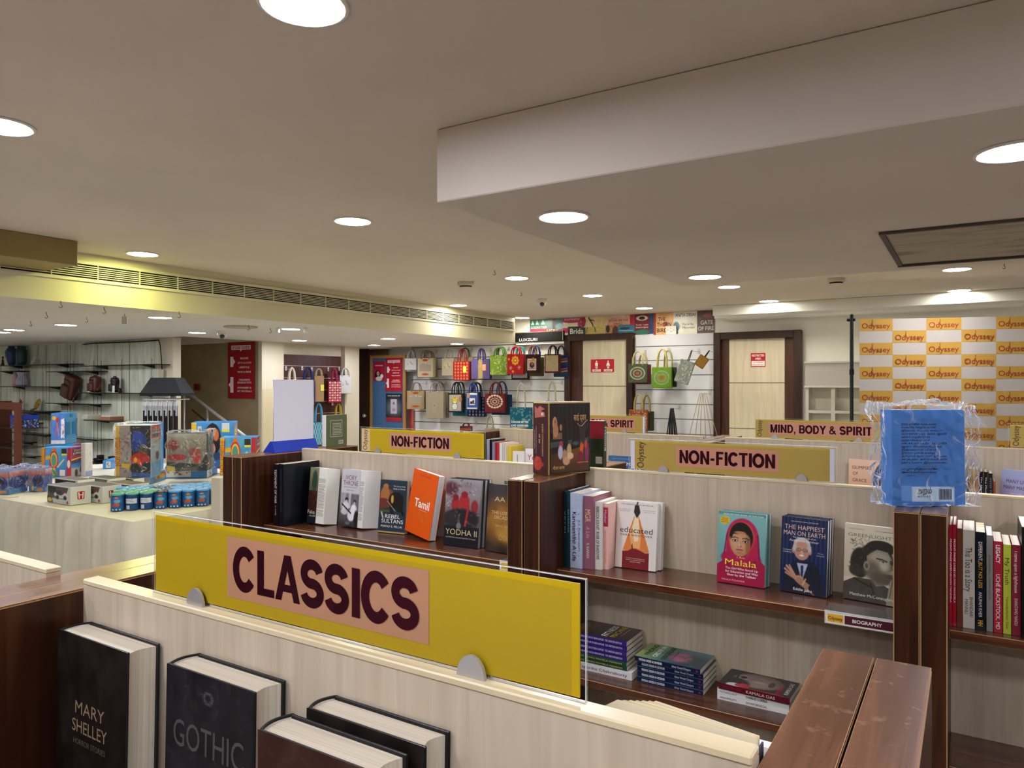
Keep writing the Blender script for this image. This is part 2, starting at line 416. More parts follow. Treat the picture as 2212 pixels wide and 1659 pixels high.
struct(m, 'trim_3', 'off-white boxed cornice above the back wall at right', 'cornice')
m = MB(); m.box(-9.6, 5, YW, YW + .15, 0, 3.0, WALLP); struct(m, 'wall_back', 'off-white back wall behind doors and bags', 'wall')
m = MB(); m.box(4.9, 5, -5, YW, 0, 3, WALLP); struct(m, 'wall_right', 'off-white side wall outside the view at right', 'wall')
m = MB(); m.box(-14, 5, -5.1, -5, 0, 3, WALLP); struct(m, 'wall_front', 'off-white wall behind the photographer', 'wall')
m = MB(); m.box(-14.1, -14, -5, 5.4, 0, 3, WALLP); struct(m, 'wall_left', 'off-white side wall far left', 'wall')
# shelf wall with vertical grooves
PANEL = grained('greenish_wall_panel', 'BDC2A9', 'E0E3CC', (9, 9, 1.2), rough=.5, cc='D0D4BB', dist=1.4)
YS = 5.30
m = MB(); m.box(-14, -8.47, YS, YS + .1, 0, HL, PANEL)
xs = [onY(p, 800, YS).x for p in (2, 42, 54, 93, 100, 107, 146, 152, 160, 203, 211, 219, 263, 280, 328)]
for i, x in enumerate(xs):
    m.box(x - .004, x + .004, YS - .003, YS, .3, HL - (.02 if i % 3 == 1 else .25), flat('6A6B5C', .7))
struct(m, 'wall_left', 'pale green panelled wall behind the glass shelves', 'wall')
m = MB(); m.box(-8.47, -8.17, YS - .006, YS + .1, 0, HL, CREAMW); struct(m, 'trim_5', 'cream pilaster at the right end of the glass shelves', 'pilaster')
STAIR = grained('brown_stair_wall', '8E7C5C', '9E8A68', (3, 3, 3), rough=.6)
m = MB()
m.box(-10.2, -10.1, YS + .11, 8.95, 0, 3.4, STAIR)
for z in (.62, 1.1, 1.58, 2.06): m.box(-10.1, -10.095, YS, 9, z, z + .008, flat('4A3E2C', .7))
for y in (5.9, 6.6, 7.3): m.box(-10.1, -10.095, y, y + .008, 0, 3, flat('4A3E2C', .7))
m.box(-10.09, -8.001, 6.42, 6.5, 0, 3.4, STAIR)
struct(m, 'wall_stair', 'brown panelled wall of the dim stairwell', 'wall')
def XL(px): return onX(px, 800, -7.93).y
m = MB(); m.box(-8.0, -7.93, 6.41, XL(613), 0, HL, CREAMW); m.box(-8.15, -8.0, XL(613) - .06, XL(613), 0, HL, CREAMW)
m.box(-7.93, -7.925, 6.42, XL(612), 0, onX(580, 840, -7.93).z, flat('C9B993', .6))
struct(m, 'trim_6', 'cream wall strip between stairwell and maroon bay', 'wall')
m = MB(); m.box(-8.15, -8.012, XL(613), XL(745), 0, HL, CREAMW); struct(m, 'wall_left', 'cream recess wall behind the maroon slat panel', 'wall')
m = MB(); m.box(-8.15, -7.93, XL(745), XL(776), 0, HL, CREAMW); struct(m, 'trim_7', 'cream pillar between maroon bay and brown door', 'pillar')
m = MB(); m.box(-10.09, -8.0, 8.96, 8.99, 0, 3, STAIR); m.box(-8.80, -8.70, XL(776), 8.95, 0, 3, CREAMW)
struct(m, 'wall_left', 'dim wall behind the cream pillar', 'wall')

# downlights
def downlight(x, y, z, label, col='white', r=.098):
    t = thing('ceiling_light', label, 'ceiling light', (x, y, z), 0, 'round recessed downlights')
    a = MB(); a.lathe([(r + .012, 0), (r + .012, -.004), (r + .004, -.007), (r - .002, -.005), (r - .002, 0)], flat('E6E0D2', .4)); a.build('trim_ring', t)
    c, s = {'white': ('FFF8EE', 1.0), 'cool': ('EDF0FF', 1.0), 'green': ('FBFFA0', .6), 'soft': ('F6F4E4', .9), 'dim': ('FFFDF0', .55)}[col]
    b = MB(); b.lathe([(r - .002, -.001), (r - .002, -.004)], emit('lamp_' + col, c, LAMP * s)); b.build('diffuser', t)
LH = [(655, 8, 'large downlight cut off by the top edge of the photo', 'cool'), (0, 270, 'downlight cut by the left edge of the photo, above the bulkhead', 'cool'),
      (762, 477, 'downlight alone in the middle of the beige ceiling, left of the dropped box corner', 'soft'),
      (308, 548, 'yellow-green downlight close beside the long air grille', 'green'),
      (1116, 600, 'downlight beyond the smoke detector, nearest of those in front of the book mural', 'soft'),
      (1280, 638, 'downlight right of the black dome camera', 'soft'), (990, 659, 'downlight just above the air grille near the middle of the photo', 'dim'),
      (1128, 686, 'farthest downlight, at the right end of the air grille', 'dim'), (1392, 665, 'downlight right above the book cover mural', 'soft'),
      (1661, 650, 'downlight touching the cornice above the restricted door', 'dim'), (1575, 619, 'downlight between dropped box and cornice, left one of that strip', 'soft'),
      (2067, 581, 'downlight beside the access hatch, nearer of the right pair', 'white'), (2072, 627, 'downlight above the checkered banner, farther of the right pair', 'dim')]
for px, py, lb, c in LH:
    p = onZ(px, py, HC); downlight(p.x, p.y, HC - .001, lb, c)
for px, py, lb, c in [(1217, 467, 'downlight in the dropped box near its left corner', 'cool'), (2195, 325, 'downlight in the dropped box cut by the right edge of the photo', 'cool'),
                      (1523, 597, 'downlight in the far left corner of the dropped box', 'soft')]:
    p = onZ(px, py, HS); downlight(p.x, p.y, HS - .001, lb, c, .093)
for px, py, lb, c in [(142, 701, 'second downlight from the left over the toy table, brighter', 'cool'), (31, 712, 'downlight over the blue and green vases', 'cool'), (2, 717, 'leftmost downlight of the low ceiling, half cut by the photo edge', 'cool'),
                      (346, 685, 'yellowish downlight of the low ceiling, beneath the beam', 'soft'), (426, 718, 'downlight beside the white dome camera of the low ceiling', 'cool'),
                      (628, 710, 'downlight between two small brackets on the low ceiling', 'cool'), (647, 735, 'downlight above the white flip chart', 'cool'),
                      (838, 731, 'downlight over the noticeboard, nearer of two', 'cool'), (808, 745, 'downlight over the noticeboard, farther of two', 'cool'),
                      (987, 742, 'downlight just above the hanging jute bags', 'soft')]:
    p = onZ(px, py, HL); downlight(p.x, p.y, HL - .001, lb, c, .09)
for i, (x, y) in enumerate([(.10, -.10), (-1.37, -.25), (-2.92, -.25), (-1.37, -1.7), (-2.92, -1.7), (.1, -1.7), (1.5, 1.2), (1.6, -.3), (-4.4, .2), (1.6, -1.8)]):
    downlight(x, y, HC - .001, 'downlight of the unseen ceiling behind the photographer, ' + ('first second third fourth fifth sixth seventh eighth ninth tenth'.split()[i]), 'cool')
for i, (x, y) in enumerate([(1.55, 2.5), (1.55, 4.3)]):
    downlight(x, y, HS - .001, ['near', 'far'][i] + ' downlight of the dropped box outside the right edge of the photo', 'cool')
for i, (x, y) in enumerate([(-9.3, 3.2), (-11.2, 3.3), (-9.5, 1.2), (-7.0, 1.0)]):
    downlight(x, y, HL - .001, 'unseen downlight of the low ceiling left of the photo, ' + ['first', 'second', 'third', 'fourth'][i], 'cool')

# access hatch
t = thing('access_hatch', 'square ceiling access hatch with dark stained edges and smudged panel', 'hatch', (-.33, 3.5, HS))
a = MB(); DK = flat('57504C', .7); dW, dL = 1.05, 1.02
a.box(0, dW, 0, .022, -.012, .0, DK); a.box(0, .022, .022, dL - .03, -.012, 0, DK); a.box(0, dW, dL - .03, dL, -.016, 0, DK); a.box(dW - .022, dW, .022, dL - .03, -.012, 0, DK); a.build('hatch_frame', t)
a = MB(); a.box(.022, dW - .022, .022, dL - .03, -.004, 0, grained('smudged_hatch', '7F7466', 'A89D89', (2.5, 9, 1), rough=.7, detail=8, dist=1.2, lo=.28, hi=.5)); a.build('hatch_panel', t)

# long air grille in the beam
t = thing('air_grille', 'long linear air conditioning grille with horizontal blades in the cream beam', 'air vent', (XB + .012, 0, .79 + H))
y0, y1 = 1.9, 8.43; z0, z1 = -.048, .052
a = MB(); a.box(0, .002, y0, y1, z0, z1, flat('151512', .8)); a.build('dark_backing', t)
a = MB(); GC = flat('D8D2B4', .4)
a.box(0, .012, y0 - .02, y1 + .02, z1, z1 + .022, GC); a.box(0, .012, y0 - .02, y1 + .02, z0 - .022, z0, GC)
a.box(0, .012, y0 - .02, y0, z0, z1, GC); a.box(0, .012, y1, y1 + .02, z0, z1, GC); a.build('grille_frame', t)
a = MB()
for i in range(6):
    z = z0 + (z1 - z0) * (i + 1) / 7; a.box(.002, .011, y0, y1, z - .0028, z + .0028, GC)
a.build('blades', t)
a = MB(); y = y0
while y < y1: a.box(.001, .013, y - .003, y + .003, z0, z1, GC); y += .31
a.build('mullions', t)

# doors
FRM = grained('dark_door_frame', '2A1710', '3A2117', (25, 25, 2), rough=.4)
def door(n, pxl, pxr, ptop, inL, inR, label, lines, strip):
    Y = YW
    x0 = onY(pxl, 800, Y).x; x1 = onY(pxr, 800, Y).x; zt = onY((pxl + pxr) / 2, ptop, Y).z
    f = MB(); fw = .085
    f.board(x0, x0 + fw, Y - .10, Y, 0, zt, FRM, None, .004); f.board(x1 - fw, x1, Y - .10, Y, 0, zt, FRM, None, .004)
    f.board(x0 + fw, x1 - fw, Y - .10, Y, zt - fw, zt, FRM, None, .004)
    r = thing('door_%d' % n, label, 'door', (0, 0, 0)); r['kind'] = 'structure'
    f.build('door_frame', r)
    a = MB(); a.box(x0 + fw, x1 - fw, Y - .045, Y - .005, 0, zt - fw, grained('door_brown_strip', '3E2014', '57301F', (25, 25, 2), rough=.4)); a.build('door_leaf', r)
    a = MB(); xa = onY(inL, 800, Y).x; xb = onY(inR, 800, Y).x
    a.box(xa, xb, Y - .052, Y - .045, 0, zt - fw, DOORM)
    for ly in lines:
        z = onY((pxl + pxr) / 2, ly, Y).z; a.box(xa, xb, Y - .0535, Y - .052, z - .004, z + .004, flat('5A4632', .7))
    a.build('laminate_panel', r)
    return r
door(1, 1226, 1372, 722, 1263, 1364, 'pale laminate washroom door in dark brown frame', (834,), 'l')
door(2, 1546, 1734, 716.5, 1578, 1697, 'pale laminate staff door with red restricted sign', (827, 926), 'r')
a = MB(); a.box(-8.66, -8.2, 8.7, 8.74, 0, HL, FRM); k = MB(); kp = onY(791, 898, 8.69)
r = thing('door_3', 'dark brown door with round steel knob behind the cream pillar', 'door'); r['kind'] = 'structure'
a.build('door_leaf', r); k.lathe([(.012, 0), (.012, .03), (.028, .035), (.032, .055), (.02, .07)], STEEL, T(kp) @ Matrix.Rotation(PI / 2, 4, 'X')); k.build('door_knob', r)

def sticker(name, label, cat, px0, px1, py0, py1, Y, bg, items, th=.003, group=None):
    p0 = onY(px0, py0, Y); p1 = onY(px1, py1, Y); w_, h_ = p1.x - p0.x, abs(p0.z - p1.z)
    c = Vector(((p0.x + p1.x) / 2, Y - th, min(p0.z, p1.z) + h_ / 2))
    a = MB(); a.box(-w_ / 2, w_ / 2, 0, th, -h_ / 2, h_ / 2, flat(bg, .5))
    M = FRONT((0, 0, 0)); items(a, M, w_, h_)
    return tag(a.build(name, None, T(c)), label, cat, group)
def wc(a, M, w_, h_):
    W = flat('F3EDE9', .5); R_ = 'B8202C'
    for cx, lab, lady in ((-.25, 'GENTS', 0), (.25, 'LADIES', 1)):
        x = cx * w_
        a.ell(x, .33 * h_, .03 * w_, .06 * h_, W, M, .001)
        if lady: a.poly([(x - .04 * w_, .24 * h_), (x + .04 * w_, .24 * h_), (x + .08 * w_, .0), (x + .045 * w_, -.06 * h_), (x - .045 * w_, -.06 * h_), (x - .08 * w_, 0)], W, M, .001)
        else: a.poly([(x - .06 * w_, .24 * h_), (x + .06 * w_, .24 * h_), (x + .055 * w_, .0), (x - .055 * w_, 0)], W, M, .001)
        a.rect(x - .04 * w_, x - .006 * w_, -.22 * h_, .02 * h_, W, M, .001); a.rect(x + .006 * w_, x + .04 * w_, -.22 * h_, .02 * h_, W, M, .001)
        a.rect(x - .18 * w_, x + .18 * w_, -.44 * h_, -.27 * h_, W, M, .001); a.text(lab, x, -.355 * h_, .3 * w_, .1 * h_, flat(R_), M, .002)
sticker('door_sign', 'red gents and ladies sign on the washroom door', 'sign', 1276.5, 1326.5, 776.5, 804, YW - .053, 'B8202C', wc)
def rst(a, M, w_, h_):
    W = flat('F3EDE9', .5); a.rect(-.45 * w_, .45 * w_, -.44 * h_, -.08 * h_, W, M, .001)
    a.text('RESTRICTED', 0, .33 * h_, .84 * w_, .15 * h_, W, M, .001); a.text('AREA', 0, .1 * h_, .4 * w_, .15 * h_, W, M, .001)
    a.text('AUTHORISED', 0, -.17 * h_, .7 * w_, .1 * h_, flat('B8202C'), M, .002, .01); a.text('EMPLOYEES ONLY', 0, -.34 * h_, .8 * w_, .1 * h_, flat('B8202C'), M, .002, .01)
sticker('door_sign', 'red and white restricted area sign on the staff door', 'sign', 1622, 1653.5, 763, 792, YW - .053, 'B8202C', rst)

# slatwall panels
def slatwall(label, px0, px1, ptop, lines, Y, col, groove='57534E', head=None):
    x0 = onY(px0, 800, Y).x; x1 = onY(px1, 800, Y).x; zt = onY((px0 + px1) / 2, ptop, Y).z
    t = thing('slatwall_panel', label, 'wall panel', ((x0 + x1) / 2, Y, 0)); hw = (x1 - x0) / 2
    a = MB(); a.box(-hw, hw, -.0, YW - Y - .002, 0.1, zt, flat(col, .35)); a.build('panel', t)
    a = MB()
    for ly in lines:
        z = onY((px0 + px1) / 2, ly, Y).z; a.box(-hw, hw, -.001, 0, z - .006, z + .006, flat(groove, .6))
    a.build('grooves', t); return t
YP = YW - .05
slatwall('white grooved slatwall full of hanging jute bags', 889, 1224, 737, (746, 771, 795.5, 820, 844, 868, 892, 916, 940), YP, 'D8D5CE')
slatwall('white grooved slatwall between the two doors', 1374, 1542, 722, (747, 778, 810, 842, 873, 905, 937), YP, 'D2D0D6', '6B6A72')
# header box over the bag wall
def hd(a, M, w_, h_):
    a.text('LUXZURI', -.22 * w_, -.3 * h_, .38 * w_, .3 * h_, flat('E6E4DC'), M, .003, .0)
    a.rect(-.5 * w_, .5 * w_, .44 * h_, .5 * h_, flat('8E8262'), M, .001); a.rect(.49 * w_, .5 * w_, -.5 * h_, .5 * h_, flat('C9BE8E'), M, .001)
sticker('display_header', 'glossy black header board above the bag wall', 'sign', 1117, 1220, 719, 735.5, YP - .03, '0D0D0F', hd, .05)
a = MB(); p0 = onY(1117, 736, YP - .03); p1 = onY(1220, 742, YP - .03); a.box(p0.x, p1.x, YP - .06, YP - .002, p1.z, p0.z - .03, WHITE)
tag(a.build('header_ledge'), 'narrow white ledge under the black header board', 'ledge')

# book cover mural strip along the top of the back wall
t = thing('book_mural', 'wall strip papered with enlarged old novel covers above the doors', 'mural', (0, YW - .004, 0))
mur = [  # x0,x1,ytop,ybot,colour,[(text,fx,fy,fw,fh,colour)]
    (1145, 1184, 690, 712, '2E7A70', [('GODFATHER', .5, .25, .9, .25, 'E8E4D0')]), (1145, 1228, 712, 719, 'C9245A', [('HERE', .6, .5, .3, .8, 'F0D0B0')]),
    (1184, 1216, 688, 712, '5C7F8C', []), (1216, 1256, 686, 706, 'E7DCC2', [('EXPRESS', .5, .85, .8, .2, 'F6E6D4')]),
    (1227, 1265, 706, 724, '3A3A34', [('Brida', .5, .5, .75, .6, 'F0EEDC')]), (1256, 1288, 684, 706, 'E6D3A6', []), (1288, 1312, 682, 703, 'E0C894', []),
    (1265, 1308, 705, 723, 'D6C26C', []), (1308, 1335, 703, 722, 'C98A4A', []), (1312, 1361, 679, 702, 'DFA794', [('CORNWELL', .5, .9, .9, .22, 'F4E6DC'), ('BOOK OF THE', .5, .5, .85, .2, '8A3A34'), ('DEAD', .5, .18, .4, .2, '8A3A34')]),
    (1335, 1371, 702, 721, '3F7FA2', []), (1361, 1371, 677, 702, 'C2304A', []), (1371, 1403, 676, 722, '7A2332', [('The No. 1 Ladies', .5, .48, .85, .08, 'E8D8C8'), ('Detective Agency', .5, .36, .85, .08, 'E8D8C8')]),
    (1403, 1412, 675, 721, '2D4F7E', []), (1412, 1455, 673, 723, 'E6B27A', [('THE', .42, .72, .36, .17, '2A1A14'), ('THORN', .53, .48, .7, .18, '2A1A14'), ('BIRDS', .5, .22, .66, .18, '2A1A14')]),
    (1455, 1506, 671, 721, 'E9E3D2', [('ANITA DESAI', .5, .86, .85, .14, '3C5468'), ('Fire on the', .62, .45, .45, .1, '5A5A5A'), ('Mountain', .64, .3, .5, .11, '5A5A5A')]),
    (1506, 1544, 669, 719, '5C4347', [('GATE', .55, .48, .7, .18, 'E6D8D0'), ('OF FIRE', .5, .22, .9, .18, 'E6D8D0')])]
Yp = YW - .004
for i, (xa, xb, ya, yb, col, txt) in enumerate(mur):
    p0 = onY(xa, ya, Yp); p1 = onY(xb, yb, Yp); zt = min(max(p0.z, onY(xb, ya, Yp).z), HC - .003)
    w_, h_ = p1.x - p0.x, zt - p1.z; a = MB(); M = FRONT(((p0.x + p1.x) / 2, -.002 - .0004 * (i % 3), (zt + p1.z) / 2))
    lay = [('n', .05, 6)]
    if i == 0: lay += [('p', [(.05, .5), (.15, .95), (.25, .5)], 'DDE8DC'), ('p', [(.3, .5), (.4, 1), (.5, .5)], 'DDE8DC'), ('p', [(.6, .5), (.72, 1), (.85, .5)], 'DDE8DC')]
    if i == 2: lay += [('e', .4, .5, .12, .5, '3D3428', .2), ('e', .8, .3, .3, .3, 'A9C6D6', .6)]
    if i == 3: lay += [('e', .5, .8, .6, .35, 'B2305A', .1), ('e', .9, .3, .1, .3, 'B2305A', .1)]
    if i == 5: lay += [('e', .1, .6, .2, .6, '9C2440', .1), ('l', .5, .9, .75, .3, .08, '201A14'), ('l', .75, .3, .8, .05, .05, '201A14'), ('l', .6, .7, .85, .6, .05, '201A14')]
    if i == 7: lay += [('l', .1, .9, .05, .3, .04, '4A6A3A'), ('l', .45, 1, .5, .4, .05, '4A6A3A')]
    if i == 8: lay += [('e', .2, .6, .15, .4, '1C1612', .1), ('e', .8, .3, .25, .6, '5A2A1C', .2)]
    if i == 10: lay += [('e', .4, .6, .3, .12, '173B55', .2), ('l', .1, .4, .9, .35, .04, 'BFD8E4')]
    if i == 12: lay += [('e', .5, .12, .5, .12, '2C7A66', .1), ('e', .5, .8, .4, .12, 'E6DCD0', .2), ('e', .5, .8, .2, .08, '1E2A30', .1)]
    if i == 14: lay += [('p', [(0, 0), (.12, 0), (.12, 1), (0, 1)], 'A8402C'), ('e', .6, .5, .12, .1, 'C24A58', .1)]
    if i == 15: lay += [('e', .12, .35, .14, .22, '3F6A86', .3), ('e', .1, .1, .1, .15, '3F6A86', .3)]
    if i == 16: lay += [('e', .6, .78, .3, .1, '9A5A66', .4)]
    a.grid(paint(max(8, int((xb - xa) * .9)), max(8, int((yb - ya) * .9)), col, lay, i), w_, h_, M, .0)
    for s_, fx, fy, fw, fh, c_ in txt: a.text(s_, (fx - .5) * w_, (fy - .5) * h_, fw * w_, fh * h_, flat(c_), M, .0012, .01)
    a.build('cover_picture', t)
def sk(a, M, w_, h_):
    for x, y in ((-.3, 0), (0, .2), (-.05, -.15), (.08, -.15), (.3, 0)): a.ell(x * w_, y * h_, .03 * w_, .05 * h_, BLACK, M, .001, n=8)
sticker('power_socket', 'white twin power socket box on the book cover mural', 'socket', 1440, 1462, 705, 722, YW - .012, 'E6E2D8', sk, .03)
# ================================================================ bookcases
ZTOP, ZPAN, ZSH = H - .30, H - .285, H - .59           # side tops, middle panel top, upper shelf
SHELVES = (ZSH, ZSH - .328, ZSH - .656)
def bookcase(label, xl, xr, Yc, yf, yb, bw=.0555, extra=()):
    """double sided bookcase: xl..xr is the clear width between its side panels"""
    t = thing('bookcase', label, 'bookcase', ((xl + xr) / 2, Yc, 0), 0, 'double sided wooden bookcases'); hw = (xr - xl) / 2
    for s in (-1, 1):
        a = MB(); x0, x1 = (-hw - bw, -hw) if s < 0 else (hw, hw + bw)
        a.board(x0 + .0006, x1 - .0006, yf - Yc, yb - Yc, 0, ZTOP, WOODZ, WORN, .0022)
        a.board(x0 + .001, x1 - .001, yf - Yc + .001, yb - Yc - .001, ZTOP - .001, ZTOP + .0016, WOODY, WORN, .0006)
        a.build('side_panel', t)
    a = MB(); a.box(-hw, hw, 0, .021, .06, ZPAN - .008, MAPLE); a.build('back_panel', t)
    a = MB(); a.board(-hw, hw, -.0012, .0222, ZPAN - .008, ZPAN, MAPLE_EDGE, MAPLE_EDGE, .0015); a.build('edge_band', t)
    for z in SHELVES:
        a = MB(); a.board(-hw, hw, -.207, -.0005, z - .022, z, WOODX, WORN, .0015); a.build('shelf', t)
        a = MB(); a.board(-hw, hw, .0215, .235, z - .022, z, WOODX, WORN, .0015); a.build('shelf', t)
    a = MB(); a.box(-hw, hw, -.19, -.17, 0, .08, WOODX); a.box(-hw, hw, .19, .21, 0, .08, WOODX); a.build('plinth', t)
    return t
bookcase('nearest bookcase carrying the large classics sign', -1.098, -.1405, .57, .24, .885, .0535)
bookcase('nearest bookcase row, unit at the left edge beyond the dark double end panels', -2.42, -1.205, .57, .24, .885, .0535)
bookcase('nearest bookcase row, unit right of the photographer', -.0325, .95, .57, .24, .885, .0535)
bookcase('middle row bookcase with the orange and military history books, left unit', -2.513, -1.229, 2.247, 1.93, 2.60)
bookcase('middle row bookcase with the portrait covers, centre unit', -1.1125, -.152, 2.247, 1.93, 2.60)
bookcase('middle row bookcase with the row of red and cream spines at the right edge', -.041, 1.20, 2.247, 1.93, 2.60)
bookcase('far row bookcase behind the left yellow sign and the tall box set', -2.558, -1.229, 3.926, 3.61, 4.28)
bookcase('far row bookcase with the mind, body and spirit sign near the white banner', -1.1125, -.152, 3.926, 3.61, 4.28)
bookcase('far row bookcase right of the blue wrapped book', -.041, 1.20, 3.926, 3.61, 4.28)
# extra end boards left of the middle and far rows
for nm, Yc, y0_, y1_ in (('middle', 2.247, 1.93, 2.60), ('far', 3.926, 3.61, 4.28)):
    a = MB(); x1_ = -2.5705 if nm == 'middle' else -2.6145
    a.board(x1_ - .062, x1_, y0_, y1_, 0, ZTOP, WOODZ, WORN, .0022); a.board(x1_ - .061, x1_ - .001, y0_ + .001, y1_ - .001, ZTOP - .001, ZTOP + .0016, WOODY, WORN, .0006)
    tag(a.build('end_panel'), 'dark wooden end panel closing the left end of the %s bookcase row' % nm, 'panel')

# ================================================================ category signs
GOLD = {'bright': ('C8A810', 'DCB800', 'CE9672'), 'dull': ('C0A24A', 'D2B446', 'D99678')}
def sign(label, x0, x1, Y, words, tone, odyssey=True, paperL=.0, brown='340412', txt=(.502, .466, .40), clips=(.14, .8), pad=.009, h=.105):
    t = thing('category_sign', label, 'sign', (x0, Y, ZPAN)); w_ = x1 - x0
    a = MB(); a.board(0, w_, 0, .004, .0, h, clear(), clear('acrylic_edge', .6, 'E9EDE8'), .0009); a.build('acrylic_holder', t)
    c1, c2, c3 = GOLD[tone]; p = MB(); M = FRONT((0, 0, 0)); e = .007
    p.box(e, w_ - e, .0012, .0028, e * .6, h - e * .8, grained('card_' + c1, c1, c1, (4, 4, 4)))
    M2 = FRONT((0, .001, 0))
    p.rect(e, w_ - e, h - e * .8 - .006, h - e * .8, flat(c2, .4), M2, -.0001); p.rect(w_ - e - .008, w_ - e, e * .6, h - e * .8 - .006, flat(c2, .4), M2, -.0001) if tone == 'bright' else None
    if paperL: p.rect(e, e + paperL, e * .6, h - e, flat('E4E0E6', .5), M2, .00002)
    if tone == 'dull': p.rect(w_ - e - .012, w_ - e, e * .6, h - e, flat('E9E6EE', .5), M2, .00002)
    if tone == 'bright' and odyssey: p.rect(e, e + .048, e * .6, h - e, flat('E3C68C', .5), M2, .00002)
    p.build('yellow_card', t)
    q = MB(); tx, tw, th = txt[0] * w_, txt[1] * w_, txt[2] * h
    q.rect(tx - tw / 2 - pad, tx + tw / 2 + pad, h * .5 - th / 2 - .010, h * .5 + th / 2 + .012, flat(c3, .5), M2, .0003)
    block_text(q, words, tx, h * .5 + .001, tw, th, flat(brown, .6, spec=.1), M2, .0006)
    if odyssey: q.text('Odyssey', e + .02 + paperL, h * .5, h * .82, .024, flat('4A2A2A', .5), M2, .0006, .0, PI / 2)
    q.build('lettering', t)
    for i, f in enumerate(clips):
        c = MB(); cx = f * w_
        c.prism([(.0165 * math.cos(k * PI / 14) + cx, .022 * math.sin(k * PI / 14)) for k in range(15)], .0025, .0065, STEEL, FRONT((0, 0, 0)), capmat=STEEL)
        c.prism([(.0165 * math.cos(k * PI / 14) + cx, .022 * math.sin(k * PI / 14)) for k in range(15)], -.0085, -.0045, STEEL, FRONT((0, 0, 0)))
        c.build('holder_clip', t)
    return t
def xr(px, Y): return onY(px, 829, Y).x
sign('large yellow classics sign standing on the nearest bookcase', -.948, -.288, .583, 'CLASSICS', 'bright', False, txt=(.487, .450, .48), clips=(.158, .816), pad=.012, h=.112)
sign('bright yellow non-fiction sign left of the tall brown box set', xr(778, 2.258), xr(1048, 2.258), 2.258, 'NON-FICTION', 'bright', clips=(.16, .8))
sign('dull yellow non-fiction sign between the box set and the blue wrapped book', xr(1358, 2.258), xr(1808, 2.258), 2.258, 'NON-FICTION', 'dull', paperL=.014, clips=(.19, .85))
sign('mind, body and spirit sign partly hidden behind the tall brown box set', -2.2, xr(1395, 3.937), 3.937, 'MIND, BODY & SPIRIT', 'dull', txt=(.504, .754, .40), clips=(.18, .79))
sign('mind, body and spirit sign before the staff door, left of the blue book', xr(1629, 3.937), -.325, 3.937, 'MIND, BODY & SPIRIT', 'dull', txt=(.504, .754, .40), clips=(.165, .79))
sign('yellow sign cut by the right edge, in front of the checkered banner', xr(2178, 3.937), .79, 3.937, 'COMICS', 'dull', txt=(.5, .5, .36), clips=(.3, .8), h=.11)

# ================================================================ books
def cover_art(a, M, w, h, art, texts, rough=.35, z=.0003):
    if art is not None: a.grid(art, w, h, M, z, printed(rough, .3 if rough < .45 else 0, 'printed_ink_%d' % int(rough * 100)))
    for s_, fx, fy, fw, fh, c_, *o in texts:
        a.text(s_, (fx - .5) * w, (fy - .5) * h, fw * w, fh * h, flat(c_, .4), M, z + .0003, o[0] if o else .0, o[1] if len(o) > 1 else 0)
def book(label, M, w, h, t, cov, art=None, texts=(), spine=(), spcol=None, back=None, hard=False, pages=None, group=None, simple=False, rough=.3, spart=None):
    """local frame: x width from the spine, y thickness from the front cover, z height"""
    r = thing('book', label, 'book', group=group, M=M)
    cm = flat(cov, rough, coat=.1); sm = flat(spcol or cov, rough, coat=.1); pg = pages or PAGES
    a = MB(); b = .0008 if not hard else .003; o = 0 if not hard else .004
    if hard:
        a.board(.006, w, 0, b, 0, h, cm, None, .0008); a.board(.006, w, t - b, t, 0, h, cm, None, .0008)
        pts = [(.007 - .007 * math.sin(PI * k / 8), t * k / 8) for k in range(9)]; pts += [(p[0] + .0025, p[1]) for p in pts[::-1]]
        a.prism(pts, 0, h, sm, smooth=False)
    else:
        a.box(0, w, 0, b, 0, h, cm); a.box(0, w, t - b, t, 0, h, flat(back or cov, rough)); a.box(0, b, b, t - b, 0, h, sm)
    cover_art(a, FRONT((w / 2 + (.002 if hard else 0), 0, h / 2)), w - (.006 if hard else 0), h, art, texts, rough)
    MS = frame((0, t / 2, h / 2), (0, 0, -1), (0, -1, 0))
    if spart is not None: a.grid(spart, h, t * .98, MS, .0002)
    for s_, fx, fy, fw, fh, c_, *oo in spine:      # fx along the height from the top, fy across
        a.text(s_, (fx - .5) * h, (fy - .5) * t, fw * h, fh * t, flat(c_, .4), MS, .0006 if not hard else .0008, oo[0] if oo else .0)
    a.build('cover', r)
    p = MB()
    if hard:
        n = 6; f = [(w - .005 - .006 * math.sin(PI * k / n), b + (t - 2 * b) * k / n) for k in range(n + 1)]
        s_ = [(.009 - .006 * math.sin(PI * k / n), b + (t - 2 * b) * k / n) for k in range(n + 1)]
        p.prism(s_ + f[::-1], o, h - o, pg)
    else: p.box(b, w - .0012, b, t - b, .0008, h - .001, pg)
    pb = p.build('page_block', r)
    if hard:
        q = MB(); q.tube([(.008 - .006 * math.sin(PI * k / 8), b + (t - 2 * b) * k / 8, h - o) for k in range(9)], .0016, flat('B9B3A6', .8), n=6); q.build('headband', r)
    return r
